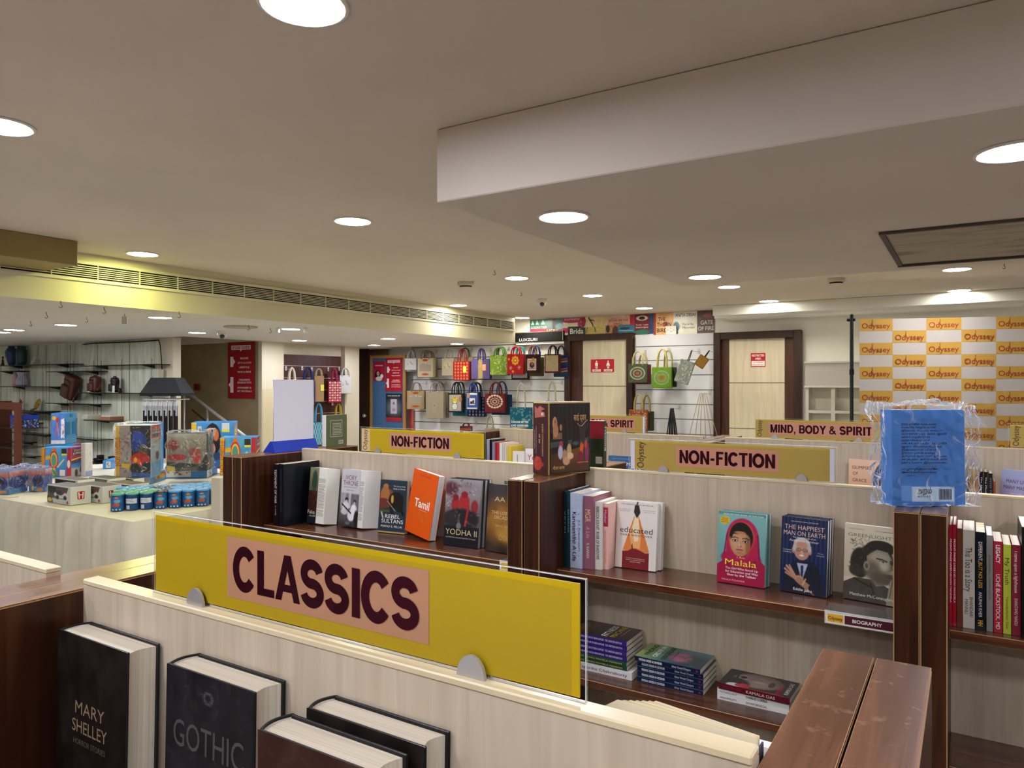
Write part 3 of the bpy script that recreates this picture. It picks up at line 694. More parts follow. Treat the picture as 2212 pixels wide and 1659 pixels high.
def face_out(px0, px1, pyb0, pyb1, pyt, zs, w=None, lean=.13, t=.02, roll=0, **k):
    """cover towards the aisle, standing on shelf height zs; bottom corners given by their place in the room"""
    p = onZ(px0, pyb0, zs); q = onZ(px1, pyb1, zs); v = q - p; ww = w or v.length
    a, b = ray(px0); d = p.y / b
    top_d = d + .02; ht = (H - (pyt - 829.5) / F * top_d) - zs
    h = k.pop('h', None) or ht / math.cos(lean)
    M = T(p.x, p.y, zs + t * math.sin(lean) + .0005) @ RZ(math.atan2(v.y, v.x)) @ Matrix.Rotation(-lean, 4, 'X') @ Matrix.Rotation(roll, 4, 'Y')
    if roll: M = T(0, 0, ww * math.sin(abs(roll))) @ M
    dy = k.pop('dy', 0); dx = k.pop('dx', 0)
    if dy: M = T(dx, dy, 0) @ M
    return book(k.pop('label'), M, ww, h, t, **k)
def spine_out(x, Y, zs, t, h, w, **k):
    """spine facing the aisle; x = left edge of the spine; front cover faces right"""
    M = T(x + t, Y, zs + .0005) @ RZ(PI / 2); return book(k.pop('label'), M, w, h, t, **k)
def lying(x0, Y0, z, w, h, t, yaw=0.0, **k):
    """lying flat, front cover up, spine towards the aisle, x0 = left end of the spine"""
    R = Matrix(((0, 0, -1, h), (1, 0, 0, 0), (0, -1, 0, t), (0, 0, 0, 1)))
    M = T(x0, Y0, z + .0003) @ RZ(yaw) @ R; return book(k.pop('label'), M, w, h, t, **k)

# --- black clothbound classics on the nearest bookcase
def scuff(seed, c='1A1310', c2='2A1F1A'):
    return paint(40, 56, c, [('n', .03, 9), ('s', .05, .95, .1, .98, 60, .14, .012, [c2, '15100E']), ('n', .02, 20)], seed)
gold = '8A7658'
def big(label, x0, x1, yb, yf, zt, art, texts, lean=.02):
    w_ = x1 - x0; t_ = yb - yf; M = T(x0, yf - .0025, ZSH + .002) @ Matrix.Rotation(-lean, 4, 'X')
    return book(label, M, w_, zt - ZSH, t_, '0F0E10', art, texts, hard=True, rough=.5, pages=grained('cream_page_edges', 'BFB39C', 'CFC4AE', (1.2, 420, 1.2), rough=.7, dist=0))
big('thick black hardback with gold Mary Shelley title, leftmost on the nearest shelf', -1.078, -.903, .565, .521, H - .343, scuff(3),
    [('MARY', .5, .62, .42, .07, gold), ('SHELLEY', .5, .52, .5, .07, gold), ('HORROR STORIES', .5, .435, .46, .03, '5E5240')])
big('thick black hardback with embossed gothic spirits title, second on the nearest shelf', -.826, -.660, .565, .522, H - .339,
    paint(60, 84, '1C191B', [('n', .03, 9), ('s', .05, .95, .3, .98, 130, .10, .014, ['3A3536', '2A2628', '131112'])] + [('e', .5, .9, .06, .03, '4A4444', .3), ('e', .5, .9, .035, .017, '1C191B', .3)], 5),
    [('GOTHIC', .5, .70, .8, .13, '4B4544'), ('SPIRITS', .5, .5, .56, .075, '6E665C'), ('& GHOSTLY TALES', .5, .41, .5, .035, '5A534B')])
big('thick black hardback standing at the back of the pair beside the gothic book', -.589, -.4266, .566, .5265, H - .3385, scuff(8), [])
big('thick brown-covered hardback in front of its twin beside the gothic book', -.604, -.4406, .5245, .482, H - .345, paint(50, 70, '3A1E16', [('n', .05, 9), ('s', .02, .98, .02, .98, 120, .08, .015, ['54301F', '27140F'])], 9), [], 0.0)
big('thick black hardback just peeping up at the bottom edge of the photo', -.305, -.155, .565, .525, H - .341, scuff(11), [])
# fanned cream pages behind the nearest panel
t = thing('open_paperback', 'splayed cream-paged paperback standing behind the nearest bookcase panel, pages fanned', 'book', (-.33, .605, ZSH + .001))
a = MB()
zr = H - ZSH - .001
for i in range(7):
    tx, tz = -.268 + .0045 * i + .33, zr - .284 - .0006 * i; yy = .0 + .004 * i; c_ = flat('D9C9A2' if i % 2 else 'E6DAB8', .7)
    a.add([(.185, .0 + .001 * i, .0), (.185, .001 * i, zr - .2875), (tx, yy, tz), (tx - .012, yy, tz - .008), (tx - .012, yy, 0)], [(0, 1, 2, 3, 4)], c_)
    a.add([(.185, .0012 + .001 * i, .0), (.185, .0012 + .001 * i, zr - .2875), (tx, yy + .0012, tz), (tx - .012, yy + .0012, tz - .008), (tx - .012, yy + .0012, 0)], [(4, 3, 2, 1, 0)], c_)
a.build('fanned_pages', t)
a = MB(); a.box(.04, .1855, -.006, -.004, 0, .295, flat('3A3A44')); a.box(.1855, .187, -.006, .012, 0, .295, flat('3A3A44')); a.build('cover', t)
tag(MB().box(0, .018, 0, .012, 0, H - .306 - ZSH, WHITE).build('white_booklet', None, T(-.1605, .632, ZSH + .0005)), 'white booklet corner between the nearest panel and the worn double post', 'booklet')

# --- middle row, left unit
LU = 'books facing out on the left middle shelf'
sh = ZSH
def so_px(px0, px1, pyt, Y, zs, w, label, cov, spine=(), **k):
    x0, x1 = xr(px0, Y), xr(px1, Y); h = k.pop('h', None) or onY((px0 + px1) / 2, pyt, Y).z - zs
    return spine_out(x0, Y, zs, (x1 - x0) * .985, h, w, label=label, cov=cov, spine=spine, **k)
so_px(590, 601, 1003, 2.045, sh, .19, 'black hardback with white testament title on its spine, in the left middle bookcase', '0D0B0C', [('TESTAMENT OF WAR', .36, .5, .55, .42, 'D9CFC8'), ('A.S. KUMAR', .75, .5, .16, .22, 'A8A09A')], hard=False, spcol='1A0E10')
so_px(602, 613, 1003, 2.045, sh, .195, 'big navy-black hardback beside the testament spine, its dark cover facing right', '0B0E14', [('AFTER WAR I SURVIVES', .42, .5, .7, .25, '39424E')], hard=False)
fk = paint(36, 72, '6E6A4A', [('g', .6, 1, '6B6748', '8A8460'), ('e', .6, .75, .3, .2, '2E4436', .3), ('g', 0, .58, '2A1410', '3A2018'), ('s', 0, 1, .2, .62, 150, .06, .02, ['A5532E', 'C98A5A', '5A1A14', '2A1410', 'B87848'], 1.4), ('g', 0, .16, '16202E', '1A1818')], 4)
pF = onZ(663, 1131, sh); qF = onZ(688, 1137, sh)
t = thing('open_book', 'thick paperback with crowd painting cover folded narrow, first page of print showing', 'book', (pF.x, pF.y, sh + .0005)); t['group'] = LU
hF = .232
def open_book(t, w1, wpage, h_, th, art, texts, cov, M0, col='E3DDCF'):
    t.matrix_basis = T(t.location) @ T(0, 0, th * .11) @ M0
    a = MB(); a.box(0, .0008, 0, th, 0, h_, flat(cov)); a.box(0, w1, -.0015, -.0007, 0, h_, flat(cov)); cover_art(a, FRONT((w1 / 2, -.0015, h_ / 2)), w1, h_, art, texts); a.box(0, wpage, th - .0008, th, 0, h_, flat(cov)); a.build('cover', t)
    p = MB(); p.prism([(.001, 0), (wpage * .8, 0), (wpage, th * .98), (.001, th * .98)], .001, h_ - .001, flat(col, .7))
    Mp = FRONT((0, 0, 0)); ink = flat('6E675C', .7); y = h_ * .8; random.seed(5)
    while y > h_ * .12:
        if random.random() > .12: p.rect(w1 + .002, wpage * .8 - random.choice((.005, .005, .007, .012)), y, y + .0016, ink, Mp, .0003)
        y -= .0048
    for k in range(14): # page bundles on the open edge
        f = k / 14; p.rect(-.0003, .0003, 0, h_, flat('CFC8B9', .8), frame((wpage * .8 + wpage * .2 * f, th * .98 * f, 0), (1, .2, 0), (0, 0, 1)), .0006)
    p.build('page_block', t)
open_book(t, .052, .125, hF, .05, fk, [("Fake", .45, .2, .8, .07, 'E6DFD0'), ('ALLIES', .6, .13, .7, .03, 'D8CDBB')], '6E6A4A', RZ(-.02) @ Matrix.Rotation(-.10, 4, 'X'))
iv = paint(52, 90, 'C9C5C6', [('g', 0, .585, '3A3638', '8A8688'), ('p', [(0, .3), (.3, .3), (.28, .585), (0, .585)], 'A09C9E'), ('p', [(.45, .32), (.56, .32), (.56, .585), (.45, .585)], 'BDB9BA'), ('p', [(.6, .3), (1, .3), (1, .56), (.6, .57)], '6E6A6C'),
    ('g', 0, .12, '2A2628', '4A4648'), ('e', .33, .47, .09, .035, '1A1618', .2), ('e', .33, .44, .06, .03, 'B9AFA8', .3), ('e', .3, .35, .18, .09, 'D9D5D4', .3), ('e', .24, .26, .2, .06, 'C2BEBE', .3),
    ('e', .78, .45, .08, .03, '1A1618', .2), ('e', .78, .42, .055, .03, 'B0A69F', .3), ('e', .75, .3, .17, .1, 'E6E2E0', .3), ('e', .62, .2, .2, .1, 'E6E2E0', .3), ('l', .1, .38, .6, .24, .05, '1E1A1C'), ('e', .45, .06, .12, .03, '6A6668', .3), ('e', .9, .15, .12, .14, '141012', .4), ('n', .05, 14, 0, .58)], 7)
pI = onZ(733, 1138, sh)
t = thing('open_book', 'thick paperback with black and white throne photo cover, its pages fanned open beside it', 'book', (pI.x, pI.y, sh + .0005)); t['group'] = LU
open_book(t, .104, .165, .232, .055, iv, [('THE', .06, .85, .14, .022, '7A5A48', 0, PI / 2), ('IVORY', .52, .86, .6, .085, '6A3E2E'), ('THRONE', .5, .765, .8, .085, '6A3E2E'), ('CHRONICLES OF THE HOUSE OF TRAVANCORE', .5, .69, .75, .018, '5A5256'), ('MANU S. PILLAI', .5, .635, .4, .022, '5A5256')], 'C9C5C6', RZ(-.03) @ Matrix.Rotation(-.09, 4, 'X'), 'DCD8D0')
rb = paint(50, 92, '20333F', [('e', .28, .66, .3, .18, '7A4A26', .15), ('e', .22, .88, .1, .05, 'A8703A', .2), ('e', .2, .72, .17, .16, 'A5683A', .2), ('e', .12, .55, .3, .1, '6A2E22', .2), ('e', .62, .62, .28, .16, '14100E', .1), ('e', .75, .52, .14, .12, '14100E', .1), ('l', .8, .5, .9, .36, .09, '14100E'), ('l', .45, .5, .52, .33, .12, '14100E'), ('e', .48, .64, .05, .08, 'C9A03A', .2), ('l', 0, .41, .35, .41, .09, '4A5226'), ('l', .1, .38, .16, .28, .05, 'C9BFA0'), ('l', .3, .6, .6, .42, .02, 'C9BFA0'), ('g', 0, .025, 'B3955A', 'B3955A')], 2)
RP = dict(group=LU)
for kk in range(1):
    face_out(816, 874, 1150, 1156, 1037, sh, t=.022, lean=.10, label=['rebel sultans paperback with elephant painting and teal cover, front copy', 'second copy hidden behind the rebel sultans paperback'][kk], cov='20333F', art=rb if kk == 0 else None,
         texts=[('REBEL', .52, .315, .56, .075, 'EDE6DA'), ('SULTANS', .52, .225, .8, .075, 'EDE6DA'), ('MANU S. PILLAI', .5, .125, .78, .04, 'EDE6DA'), ('The Deccan from', .72, .89, .44, .028, 'D8D2C6'), ('Khilji to Shivaji', .72, .84, .44, .028, 'D8D2C6')] if kk == 0 else [], **RP)
tm = paint(60, 110, 'E8590B', [('s', .22, .8, .22, .78, 46, .16, .012, ['A8783A', '8E8A3C', 'C97A2A', 'A89A4E', 'D9A080']), ('s', .3, .72, .18, .8, 50, .1, .010, ['9A8A3E', 'B06A2A', '7E8A44'])], 12)
face_out(878, 931.5, 1155, 1170, 1020, sh, t=.03, lean=.12, dy=-.010, roll=.10, label='bright orange paperback titled Tamil leaning sideways', cov='E8590B', art=tm, texts=[('Tamil', .52, .5, .6, .13, 'F6EBDD', .02), ('A BIOGRAPHY', .6, .4, .3, .02, 'D8C8B0'), ('DAVID SHULMAN', .5, .93, .4, .018, '5A3018')], pages=PAGESX, **RP)
yo = paint(64, 92, '4A4648', [('g', .35, 1, '5E5456', 'A9A2A0'), ('e', .5, .86, .6, .12, '8E8486', .8), ('e', .15, .85, .2, .1, '5A3034', .6), ('s', 0, .9, .45, .98, 40, .1, .02, ['C9C2C0', 'E6E0DE', '7A7072', '2A2628']), ('e', .3, .62, .12, .10, '9C2A2C', .3), ('e', .3, .72, .08, .05, '7A1E22', .3), ('e', .55, .66, .15, .12, 'A82A2E', .3), ('e', .55, .77, .1, .05, '8A2226', .3), ('e', .85, .6, .1, .1, '8E2A2C', .3), ('e', .5, .42, .5, .14, '231E20', .3), ('e', .2, .4, .25, .1, '2E2A2C', .4), ('l', .6, .3, .68, .6, .06, 'A02428'), ('g', 0, .3, '11161E', '1A1C22'), ('s', .2, 1, .28, .5, 24, .12, .014, ['B9B2B0', '3A3436', '8A8284']), ('e', .42, .3, .07, .05, '7A7478', .2)], 21)
for kk in range(3):
    face_out(957, 1032, 1177, 1187, 1034, sh, t=.017, lean=.10, dy=.0178 * kk, dx=.006 * kk, label=['plastic-wrapped military history book with red-turbaned soldiers, front copy', 'second wrapped military history copy, just behind the front one', 'third wrapped military history copy, at the back'][kk], cov='26282E', art=yo if kk == 0 else None,
         texts=[('YODHA II', .5, .21, .9, .085, 'D2BE86'), ('ILLUSTRATED MILITARY HISTORY OF INDIA', .5, .125, .86, .02, 'B9B2A4'), ('ARJUN VERMA', .5, .9, .5, .04, '8A5A52')] if kk == 0 else [], pages=PAGESX, group='wrapped military history books')
ld = paint(44, 92, '4A3830', [('g', .5, 1, '4A3424', '3E3A3C'), ('g', 0, .5, '2E2624', '6E4A26'), ('e', .55, .45, .6, .28, '9A6A2A', .9), ('e', .7, .28, .3, .12, 'B98A3A', .8), ('n', .05, 8)], 31)
face_out(1048, 1113, 1190, 1201, 1031, sh, t=.025, lean=.10, h=.235, label='dark brown lost decade book half hidden by the middle post', cov='3E3430', art=ld,
    texts=[('THE LOST', .45, .58, .6, .05, 'D6BE8E'), ('DECADE', .5, .51, .5, .05, 'D6BE8E'), ('2010-20', .5, .385, .4, .03, 'C9B080'), ('OCC', .6, .22, .35, .08, 'B89A66'), ('AA', .4, .78, .35, .07, 'D6BE8E')], **RP)
face_out(1086, 1135, 1184, 1190, 1024, sh, t=.02, lean=.05, h=.24, label='grey book behind the lost decade book', cov='5E6268', pages=PAGESX, **RP)

# --- middle row, centre unit: upper shelf
g = 'spines at the left of the centre shelf'
so_px(1217.5, 1224, 1062, 2.085, sh, .15, 'slim dark teal book against the middle post, outer of two', '12303A', [('VETRI', .4, .5, .3, .4, '7AA0A8')], group=g)
so_px(1224.5, 1231.5, 1060, 2.085, sh, .15, 'slim dark teal book against the middle post, inner of two', '183A44', [('DHARMA', .4, .5, .3, .4, '9AB8BC')], group=g)
kspart = paint(120, 16, 'B4C0D4', [('s', 0, 1, 0, 1, 26, .02, .012, ['5A6478', '8A94A8', 'E6EAF0'])], 3)
so_px(1232, 1257.5, 1066, 2.085, sh, .145, 'thick pale blue Karunanidhi paperback spine with small flower prints', 'B4C0D4', [('Karunanidhi: A Life', .58, .36, .66, .33, '1E2430', .015), ('A.S. Panneerselvan', .56, .78, .42, .2, '2E3440')], spart=kspart, group=g)
so_px(1259, 1282, 1072, 2.095, sh, .14, 'mauve paperback spine with MGR in gold letters', '8E5868', [('MGR', .27, .5, .17, .55, 'E0B98C', .02), ('A Life', .5, .5, .16, .35, 'C9A0A0'), ('R. KANNAN', .75, .5, .2, .28, 'E6D6D0')], group=g)
so_px(1283.5, 1299.5, 1084, 2.105, sh, .13, 'cream paperback spine with black river of shadows lettering', 'D8D2C6', [('REBECCA SOLNIT  RIVER OF SHADOWS', .46, .5, .78, .42, '2A2624', .01)], group=g)
pk = paint(60, 10, 'E3B4A6', [('p', [(.06, 0), (.35, 0), (.35, 1), (.06, 1)], 'A8204A')], 3)
so_px(1302, 1314, 1088, 2.12, sh, .11, 'pale pink paperback spine with a crimson block near its top', 'E3B4A6', [('Mother', .2, .5, .2, .45, 'E8C8CC'), ('NIGHTS AND OTHER LINES', .66, .5, .5, .35, 'C9604A')], spart=pk, group=g)
ed = paint(70, 106, 'E6DFD2', [('p', [(.17, .0), (.83, .0), (.83, .26), (.74, .245), (.64, .27), (.5, .3), (.4, .295), (.3, .255), (.17, .25)], '7E1E28'),
    ('p', [(.18, .26), (.30, .255), (.4, .295), (.5, .3), (.64, .27), (.74, .245), (.83, .27), (.56, .78), (.50, .78), (.44, .78)], 'E0823C'), ('p', [(.33, .5), (.42, .3), (.5, .31), (.6, .3), (.62, .5), (.54, .79), (.48, .79)], 'EFB070'), ('p', [(.4, .62), (.46, .4), (.56, .42), (.57, .62), (.54, .79), (.46, .79)], 'F2DDB4'),
    ('p', [(.45, .95), (.55, .95), (.59, .84), (.52, .76), (.5, .76), (.43, .84)], '2A2422'), ('l', .5, .95, .52, 1.0, .03, '2A2422'), ('l', .42, .3, .42, .33, .02, '2A1A1A'), ('l', .4, .33, .42, .36, .015, '2A1A1A')], 1)
E = [('educated', .5, .575, .8, .085, '3A3A4A'), ('TARA WESTOVER', .5, .495, .8, .03, '3A3430'), ('THE INTERNATIONAL BESTSELLER', .5, .955, .8, .018, '4A4440'), ('An extraordinary story', .2, .88, .3, .014, '6A6460'), ('beautifully told', .2, .855, .24, .014, '6A6460'), ('One of the best books', .8, .88, .3, .014, '6A6460'), ('I have ever read', .8, .855, .26, .014, '6A6460'),
     ('A memoir to stand alongside the', .5, .155, .46, .014, 'E6CFC8'), ('classics, compelling and honest', .5, .13, .46, .014, 'E6CFC8'), ('SUNDAY TIMES', .5, .1, .26, .014, 'E6CFC8')]
face_out(1328, 1416, 1225, 1237, 1082, sh, t=.022, lean=.10, dy=.023, dx=.008, label='back copy of the educated paperback', cov='E2DCD0', pages=PAGESX, group='copies of the pencil cover memoir')
face_out(1328, 1416, 1225, 1237, 1082, sh, t=.022, lean=.10, label='front copy of the educated paperback with a pencil tip on its cream cover', cov='E6DFD2', art=ed, texts=E, pages=PAGESX, group='copies of the pencil cover memoir')
ma = paint(80, 124, '6FA8A0', [('g', 0, 1, '5C978F', '7FB5AE'), ('g', .955, 1, '5A9088', '5A9088'),
    ('p', [(0, 0), (1, 0), (1, .3), (.93, .34), (.86, .4), (.2, .4), (.1, .3), (0, .25)], 'A01440'), ('e', .5, .36, .42, .12, 'A8184A', .15), ('e', .52, .66, .335, .26, 'B91E52', .06), ('e', .52, .5, .34, .22, 'B01A4C', .08),
    ('e', .5, .65, .27, .225, 'D86A2A', .04), ('e', .5, .645, .255, .215, '8E1438', .04), ('e', .49, .665, .245, .20, '19120F', .06),
    ('e', .48, .56, .205, .165, 'B57E56', .08), ('e', .47, .61, .215, .12, 'C08A60', .12), ('e', .47, .455, .13, .065, 'B57E56', .15), ('e', .44, .56, .15, .12, 'CC9A70', .8), ('e', .64, .55, .05, .13, '97623E', .8),
    ('p', [(.27, .70), (.35, .785), (.5, .765), (.64, .80), (.74, .68), (.71, .64), (.62, .72), (.45, .70), (.33, .695), (.275, .61)], '17100D'), ('e', .47, .72, .12, .02, 'B57E56', .6),
    ('e', .37, .605, .062, .017, '2A1A12', .15), ('e', .585, .598, .062, .017, '2A1A12', .15), ('e', .37, .603, .048, .010, 'E6DCD2', .2), ('e', .585, .596, .048, .010, 'E6DCD2', .2), ('e', .37, .604, .020, .012, '120C0A', .1), ('e', .585, .597, .020, .012, '120C0A', .1),
    ('l', .29, .640, .36, .652, .018, '22150F'), ('l', .36, .652, .44, .640, .014, '22150F'), ('l', .52, .638, .60, .648, .014, '22150F'), ('l', .60, .648, .67, .630, .018, '22150F'),
    ('l', .485, .60, .50, .535, .012, 'A8744E'), ('e', .47, .53, .040, .016, 'B07A54', .4), ('e', .445, .523, .012, .005, '6E402A', .4), ('e', .498, .522, .012, .005, '6E402A', .4), ('e', .46, .54, .018, .02, 'D9AA82', .8),
    ('e', .465, .478, .078, .016, 'A85A50', .2), ('l', .39, .480, .54, .480, .007, '6E322E'), ('e', .465, .468, .05, .007, 'BE7468', .5), ('e', .465, .44, .06, .012, 'A8724C', .8),
    ('l', .2, .7, .14, .4, .03, '8E1238'), ('l', .84, .7, .88, .38, .04, '8E1238'), ('l', .8, .35, .6, .1, .03, '8E1238'), ('l', .2, .3, .4, .08, .03, '86102F'),
    ('e', .14, .875, .105, .06, 'E0B428', .06)], 2)
Mt = [('Malala', .5, .30, .66, .085, 'F0D43A', .015), ('I Am', .5, .375, .16, .03, 'F0D43A'), ('The Girl Who Stood Up', .52, .215, .68, .03, 'F0E6E2', .01), ('for Education and Was', .52, .17, .68, .03, 'F0E6E2', .01), ('Shot by the Taliban', .52, .125, .6, .03, 'F0E6E2', .01), ('MALALA YOUSAFZAI', .35, .05, .48, .022, 'E0C8A0'),
      ('NON-FICTION BOOK OF THE YEAR', .53, .965, .84, .02, 'EEF4F0'), ('WINNER', .14, .9, .14, .014, '5A4210'), ('NOBEL', .14, .875, .14, .014, '5A4210'), ('PEACE PRIZE', .14, .85, .15, .014, '5A4210')]
face_out(1548, 1651, 1257, 1273, 1104, sh, t=.018, lean=.10, dy=.019, dx=.006, label='back copy of the pink headscarf girl memoir', cov='4F8F86', pages=PAGESX, group='copies of the headscarf memoir')
face_out(1548, 1651, 1257, 1273, 1104, sh, t=.018, lean=.10, label='front copy of the memoir showing a girl in a pink headscarf on teal', cov='6FA8A0', art=ma, texts=Mt, pages=PAGESX, group='copies of the headscarf memoir')
ha = paint(80, 124, '16264A', [('g', 0, 1, '10204A', '141C34')] + [('l', .05 + .09 * i, .3, .05 + .09 * i, 1, .04, '1C3160') for i in range(11)] + [
    ('p', [(.03, .0), (.12, .3), (.3, .42), (.66, .44), (.84, .36), (.93, .1), (.93, 0)], '171C2A'), ('p', [(.36, .4), (.48, .16), (.6, .4)], 'A9B4C8'), ('l', .48, .36, .47, .1, .05, '1E2C4A'),
    ('s', .1, .9, .02, .4, 44, .1, .006, ['2E3A56', '3A4664', '0E121C'], 1.2),
    ('e', .46, .57, .17, .13, 'B98870', .1), ('e', .46, .66, .18, .08, 'C9C4BE', .2), ('e', .46, .635, .135, .055, 'C09078', .4), ('e', .28, .56, .04, .04, 'B08068', .3), ('e', .64, .56, .035, .04, 'B08068', .3), ('e', .3, .6, .04, .05, 'BDB8B2', .4), ('e', .63, .6, .035, .05, 'BDB8B2', .4),
    ('e', .39, .575, .05, .022, '2A2020', .2), ('e', .39, .575, .04, .016, 'C89C86', .2), ('e', .53, .573, .05, .022, '2A2020', .2), ('e', .53, .573, .04, .016, 'C89C86', .2), ('e', .39, .574, .012, .008, '241A18', .2), ('e', .53, .572, .012, .008, '241A18', .2), ('l', .44, .575, .48, .575, .008, '2A2020'),
    ('e', .46, .54, .03, .03, 'D0A088', .8), ('e', .46, .5, .07, .012, 'E6DCD4', .2), ('l', .38, .515, .42, .49, .008, '7A5040'), ('l', .54, .515, .5, .49, .008, '7A5040'), ('e', .46, .47, .08, .02, 'B8876E', .6),
    ('l', .34, .22, .14, .34, .045, 'C09078'), ('l', .34, .2, .1, .3, .045, 'B98A72'), ('l', .36, .18, .12, .25, .045, 'B08068'), ('l', .36, .2, .2, .35, .04, 'BE8E76'), ('e', .42, .19, .1, .05, 'B98870', .3), ('l', .42, .17, .75, .05, .13, 'A67860'), ('l', .5, .12, .56, .2, .03, 'C9B070'), ('l', .7, .09, .95, .0, .15, '1A2030')], 4)
Ht = [('THE HAPPIEST', .5, .87, .86, .062, 'D9B7A6'), ('MAN ON EARTH', .5, .79, .9, .062, 'D9B7A6'), ('The Beautiful Life of an', .5, .735, .5, .022, 'E6DCD6'), ('Auschwitz Survivor', .5, .695, .64, .03, 'E6DCD6'), ('Eddie Jaku', .5, .055, .4, .035, 'F0EAE4', .01), ('THE INTERNATIONAL BESTSELLER', .5, .945, .6, .015, 'C9C0BC'), ('His philosophy', .14, .56, .18, .018, 'D0CAC6'), ('is life-affirming', .14, .53, .18, .018, 'D0CAC6'), ('A truly', .86, .56, .12, .018, 'D0CAC6'), ('amazing read', .86, .53, .16, .018, 'D0CAC6')]
for kk in (2, 1):
    face_out(1684, 1784, 1276, 1294, 1115, sh, t=.017, lean=.10, dy=.0178 * kk, dx=.003 * kk, label=['', 'second copy tight behind the dark blue happiest man book', 'third copy at the back of the dark blue happiest man books'][kk], cov='131A30', pages=PAGESX, group='copies of the dark blue memoir')
face_out(1684, 1784, 1276, 1294, 1115, sh, t=.017, lean=.10, label='front copy of the dark blue book with an old man in glasses crossing his arm', cov='16264A', art=ha, texts=Ht, pages=PAGESX, group='copies of the dark blue memoir')
gr = paint(88, 124, 'D9CDB2', [('g', .3, 1, 'CDBF9E', 'DED3BA'), ('p', [(0, 0), (1, 0), (1, .16), (.7, .26), (.5, .30), (.2, .3), (0, .22)], '4A463C'), ('n', .03, 12, 0, .3),
    ('e', .58, .56, .32, .22, '2E2A24', .08), ('e', .3, .5, .18, .2, '2E2A24', .15), ('e', .22, .4, .12, .08, '3A362E', .3), ('e', .66, .72, .26, .1, '2A2620', .1), ('s', .12, .6, .38, .8, 60, .1, .012, ['1E1A16', '4A443A', '6A6252']),
    ('p', [(.42, .6), (.6, .7), (.8, .68), (.87, .58), (.88, .5), (.98, .42), (.9, .39), (.9, .33), (.8, .26), (.6, .22), (.45, .36)], '8E8570'), ('e', .66, .57, .2, .1, 'A79E86', .5), ('e', .52, .42, .14, .12, '6E6654', .7), ('e', .42, .47, .055, .06, '9A917A', .3), ('e', .42, .47, .03, .035, '5A5244', .4),
    ('l', .60, .583, .70, .578, .022, '2A261E'), ('l', .70, .578, .79, .560, .018, '2A261E'), ('e', .71, .548, .055, .012, 'C9C0A8', .3), ('e', .72, .548, .02, .012, '1A1712', .2), ('l', .65, .556, .78, .553, .008, '1A1712'), ('l', .84, .56, .88, .46, .02, '5E5646'), ('e', .87, .445, .035, .012, '4A4438', .4), ('e', .80, .385, .09, .014, '5A4A3E', .4), ('e', .74, .49, .07, .05, 'B9B09A', .9), ('l', .85, .57, .93, .54, .025, '2A261E'), ('e', .87, .54, .03, .01, '2A261E', .3), ('e', .9, .43, .06, .03, 'A39A82', .6), ('e', .78, .32, .14, .06, '5E5646', .7), ('l', .76, .365, .88, .36, .014, '3A342A'), ('e', .66, .33, .14, .08, '5E5646', .8),
    ('p', [(.84, .3), (.96, .42), (1, .42), (1, .0), (.78, .0)], '9A917A'), ('l', .9, .36, .84, .1, .012, '4A4438'), ('l', .97, .4, .92, .1, .012, '4A4438'), ('l', .2, .28, .5, .2, .03, '2E2A22'), ('l', .5, .24, .6, .05, .03, '2E2A22')], 6)
Gt = [('GREENLIGHTS', .5, .86, .86, .045, '6E7A60'), ('Matthew McConaughey', .52, .08, .8, .04, 'E6E0CE'), ('A rollicking, contemplative trip', .22, .94, .3, .014, '6A6252'), ('A wild ride through his universe', .72, .94, .32, .014, '6A6252')]
face_out(1823, 1943, 1290, 1312, 1128, sh, t=.022, lean=.07, dy=-.012, w=.138, label='cream book with a sepia portrait of a curly haired man, cut by the right post', cov='D9CDB2', art=gr, texts=Gt, group=LU)
# shelf edge label holders
def shelf_label(label, x0, w_, Y, dz=0):
    t = thing('shelf_label_holder', label, 'label holder', (x0, Y, ZSH))
    a = MB(); a.board(0, w_, .002, .075, .0004, .0034, clear('smoky_acrylic', .35, '6E665E'), None, .0005); a.box(0, w_, -.003, -.0005, -.030, .0034, clear('acrylic_edge', .6, 'E9EDE8')); a.build('acrylic_holder', t)
    b = MB(); M = FRONT((0, -.0034, 0)); b.rect(.004, w_ - .002, -.028, .0, flat('E6DCC8'), M, .0); b.rect(.007, .045, -.024, -.004, flat('E0B02E'), M, .0003); b.rect(.048, w_ - .003, -.025, -.003, flat('4C1226'), M, .0003)
    b.text('Odyssey', .026, -.014, .034, .009, flat('6A2A1A'), M, .0006); b.text('BIOGRAPHY' if w_ > .12 else '', .1, -.014, .068, .009, flat('E8E0DC'), M, .0006, .02) if w_ > .12 else None
    b.build('printed_label', t)
shelf_label('clear holder with maroon biography label under the sepia portrait book', -.318, .164, 2.037)
shelf_label('clear label holder on the left middle shelf, tucked against the post', -1.325, .093, 2.037)

# --- centre unit: lower shelf stacks
z2 = SHELVES[1]
fm = paint(96, 60, '2A1A1E', [('g', 0, 1, '241618', '3A2628'), ('e', .2, .6, .3, .5, '5A3A30', .7), ('e', .2, .75, .14, .2, '8A6450', .4), ('e', .2, .3, .3, .12, '7A5444', .5), ('e', .8, .5, .4, .6, '2A1630', .9), ('n', .04, 8)], 3)
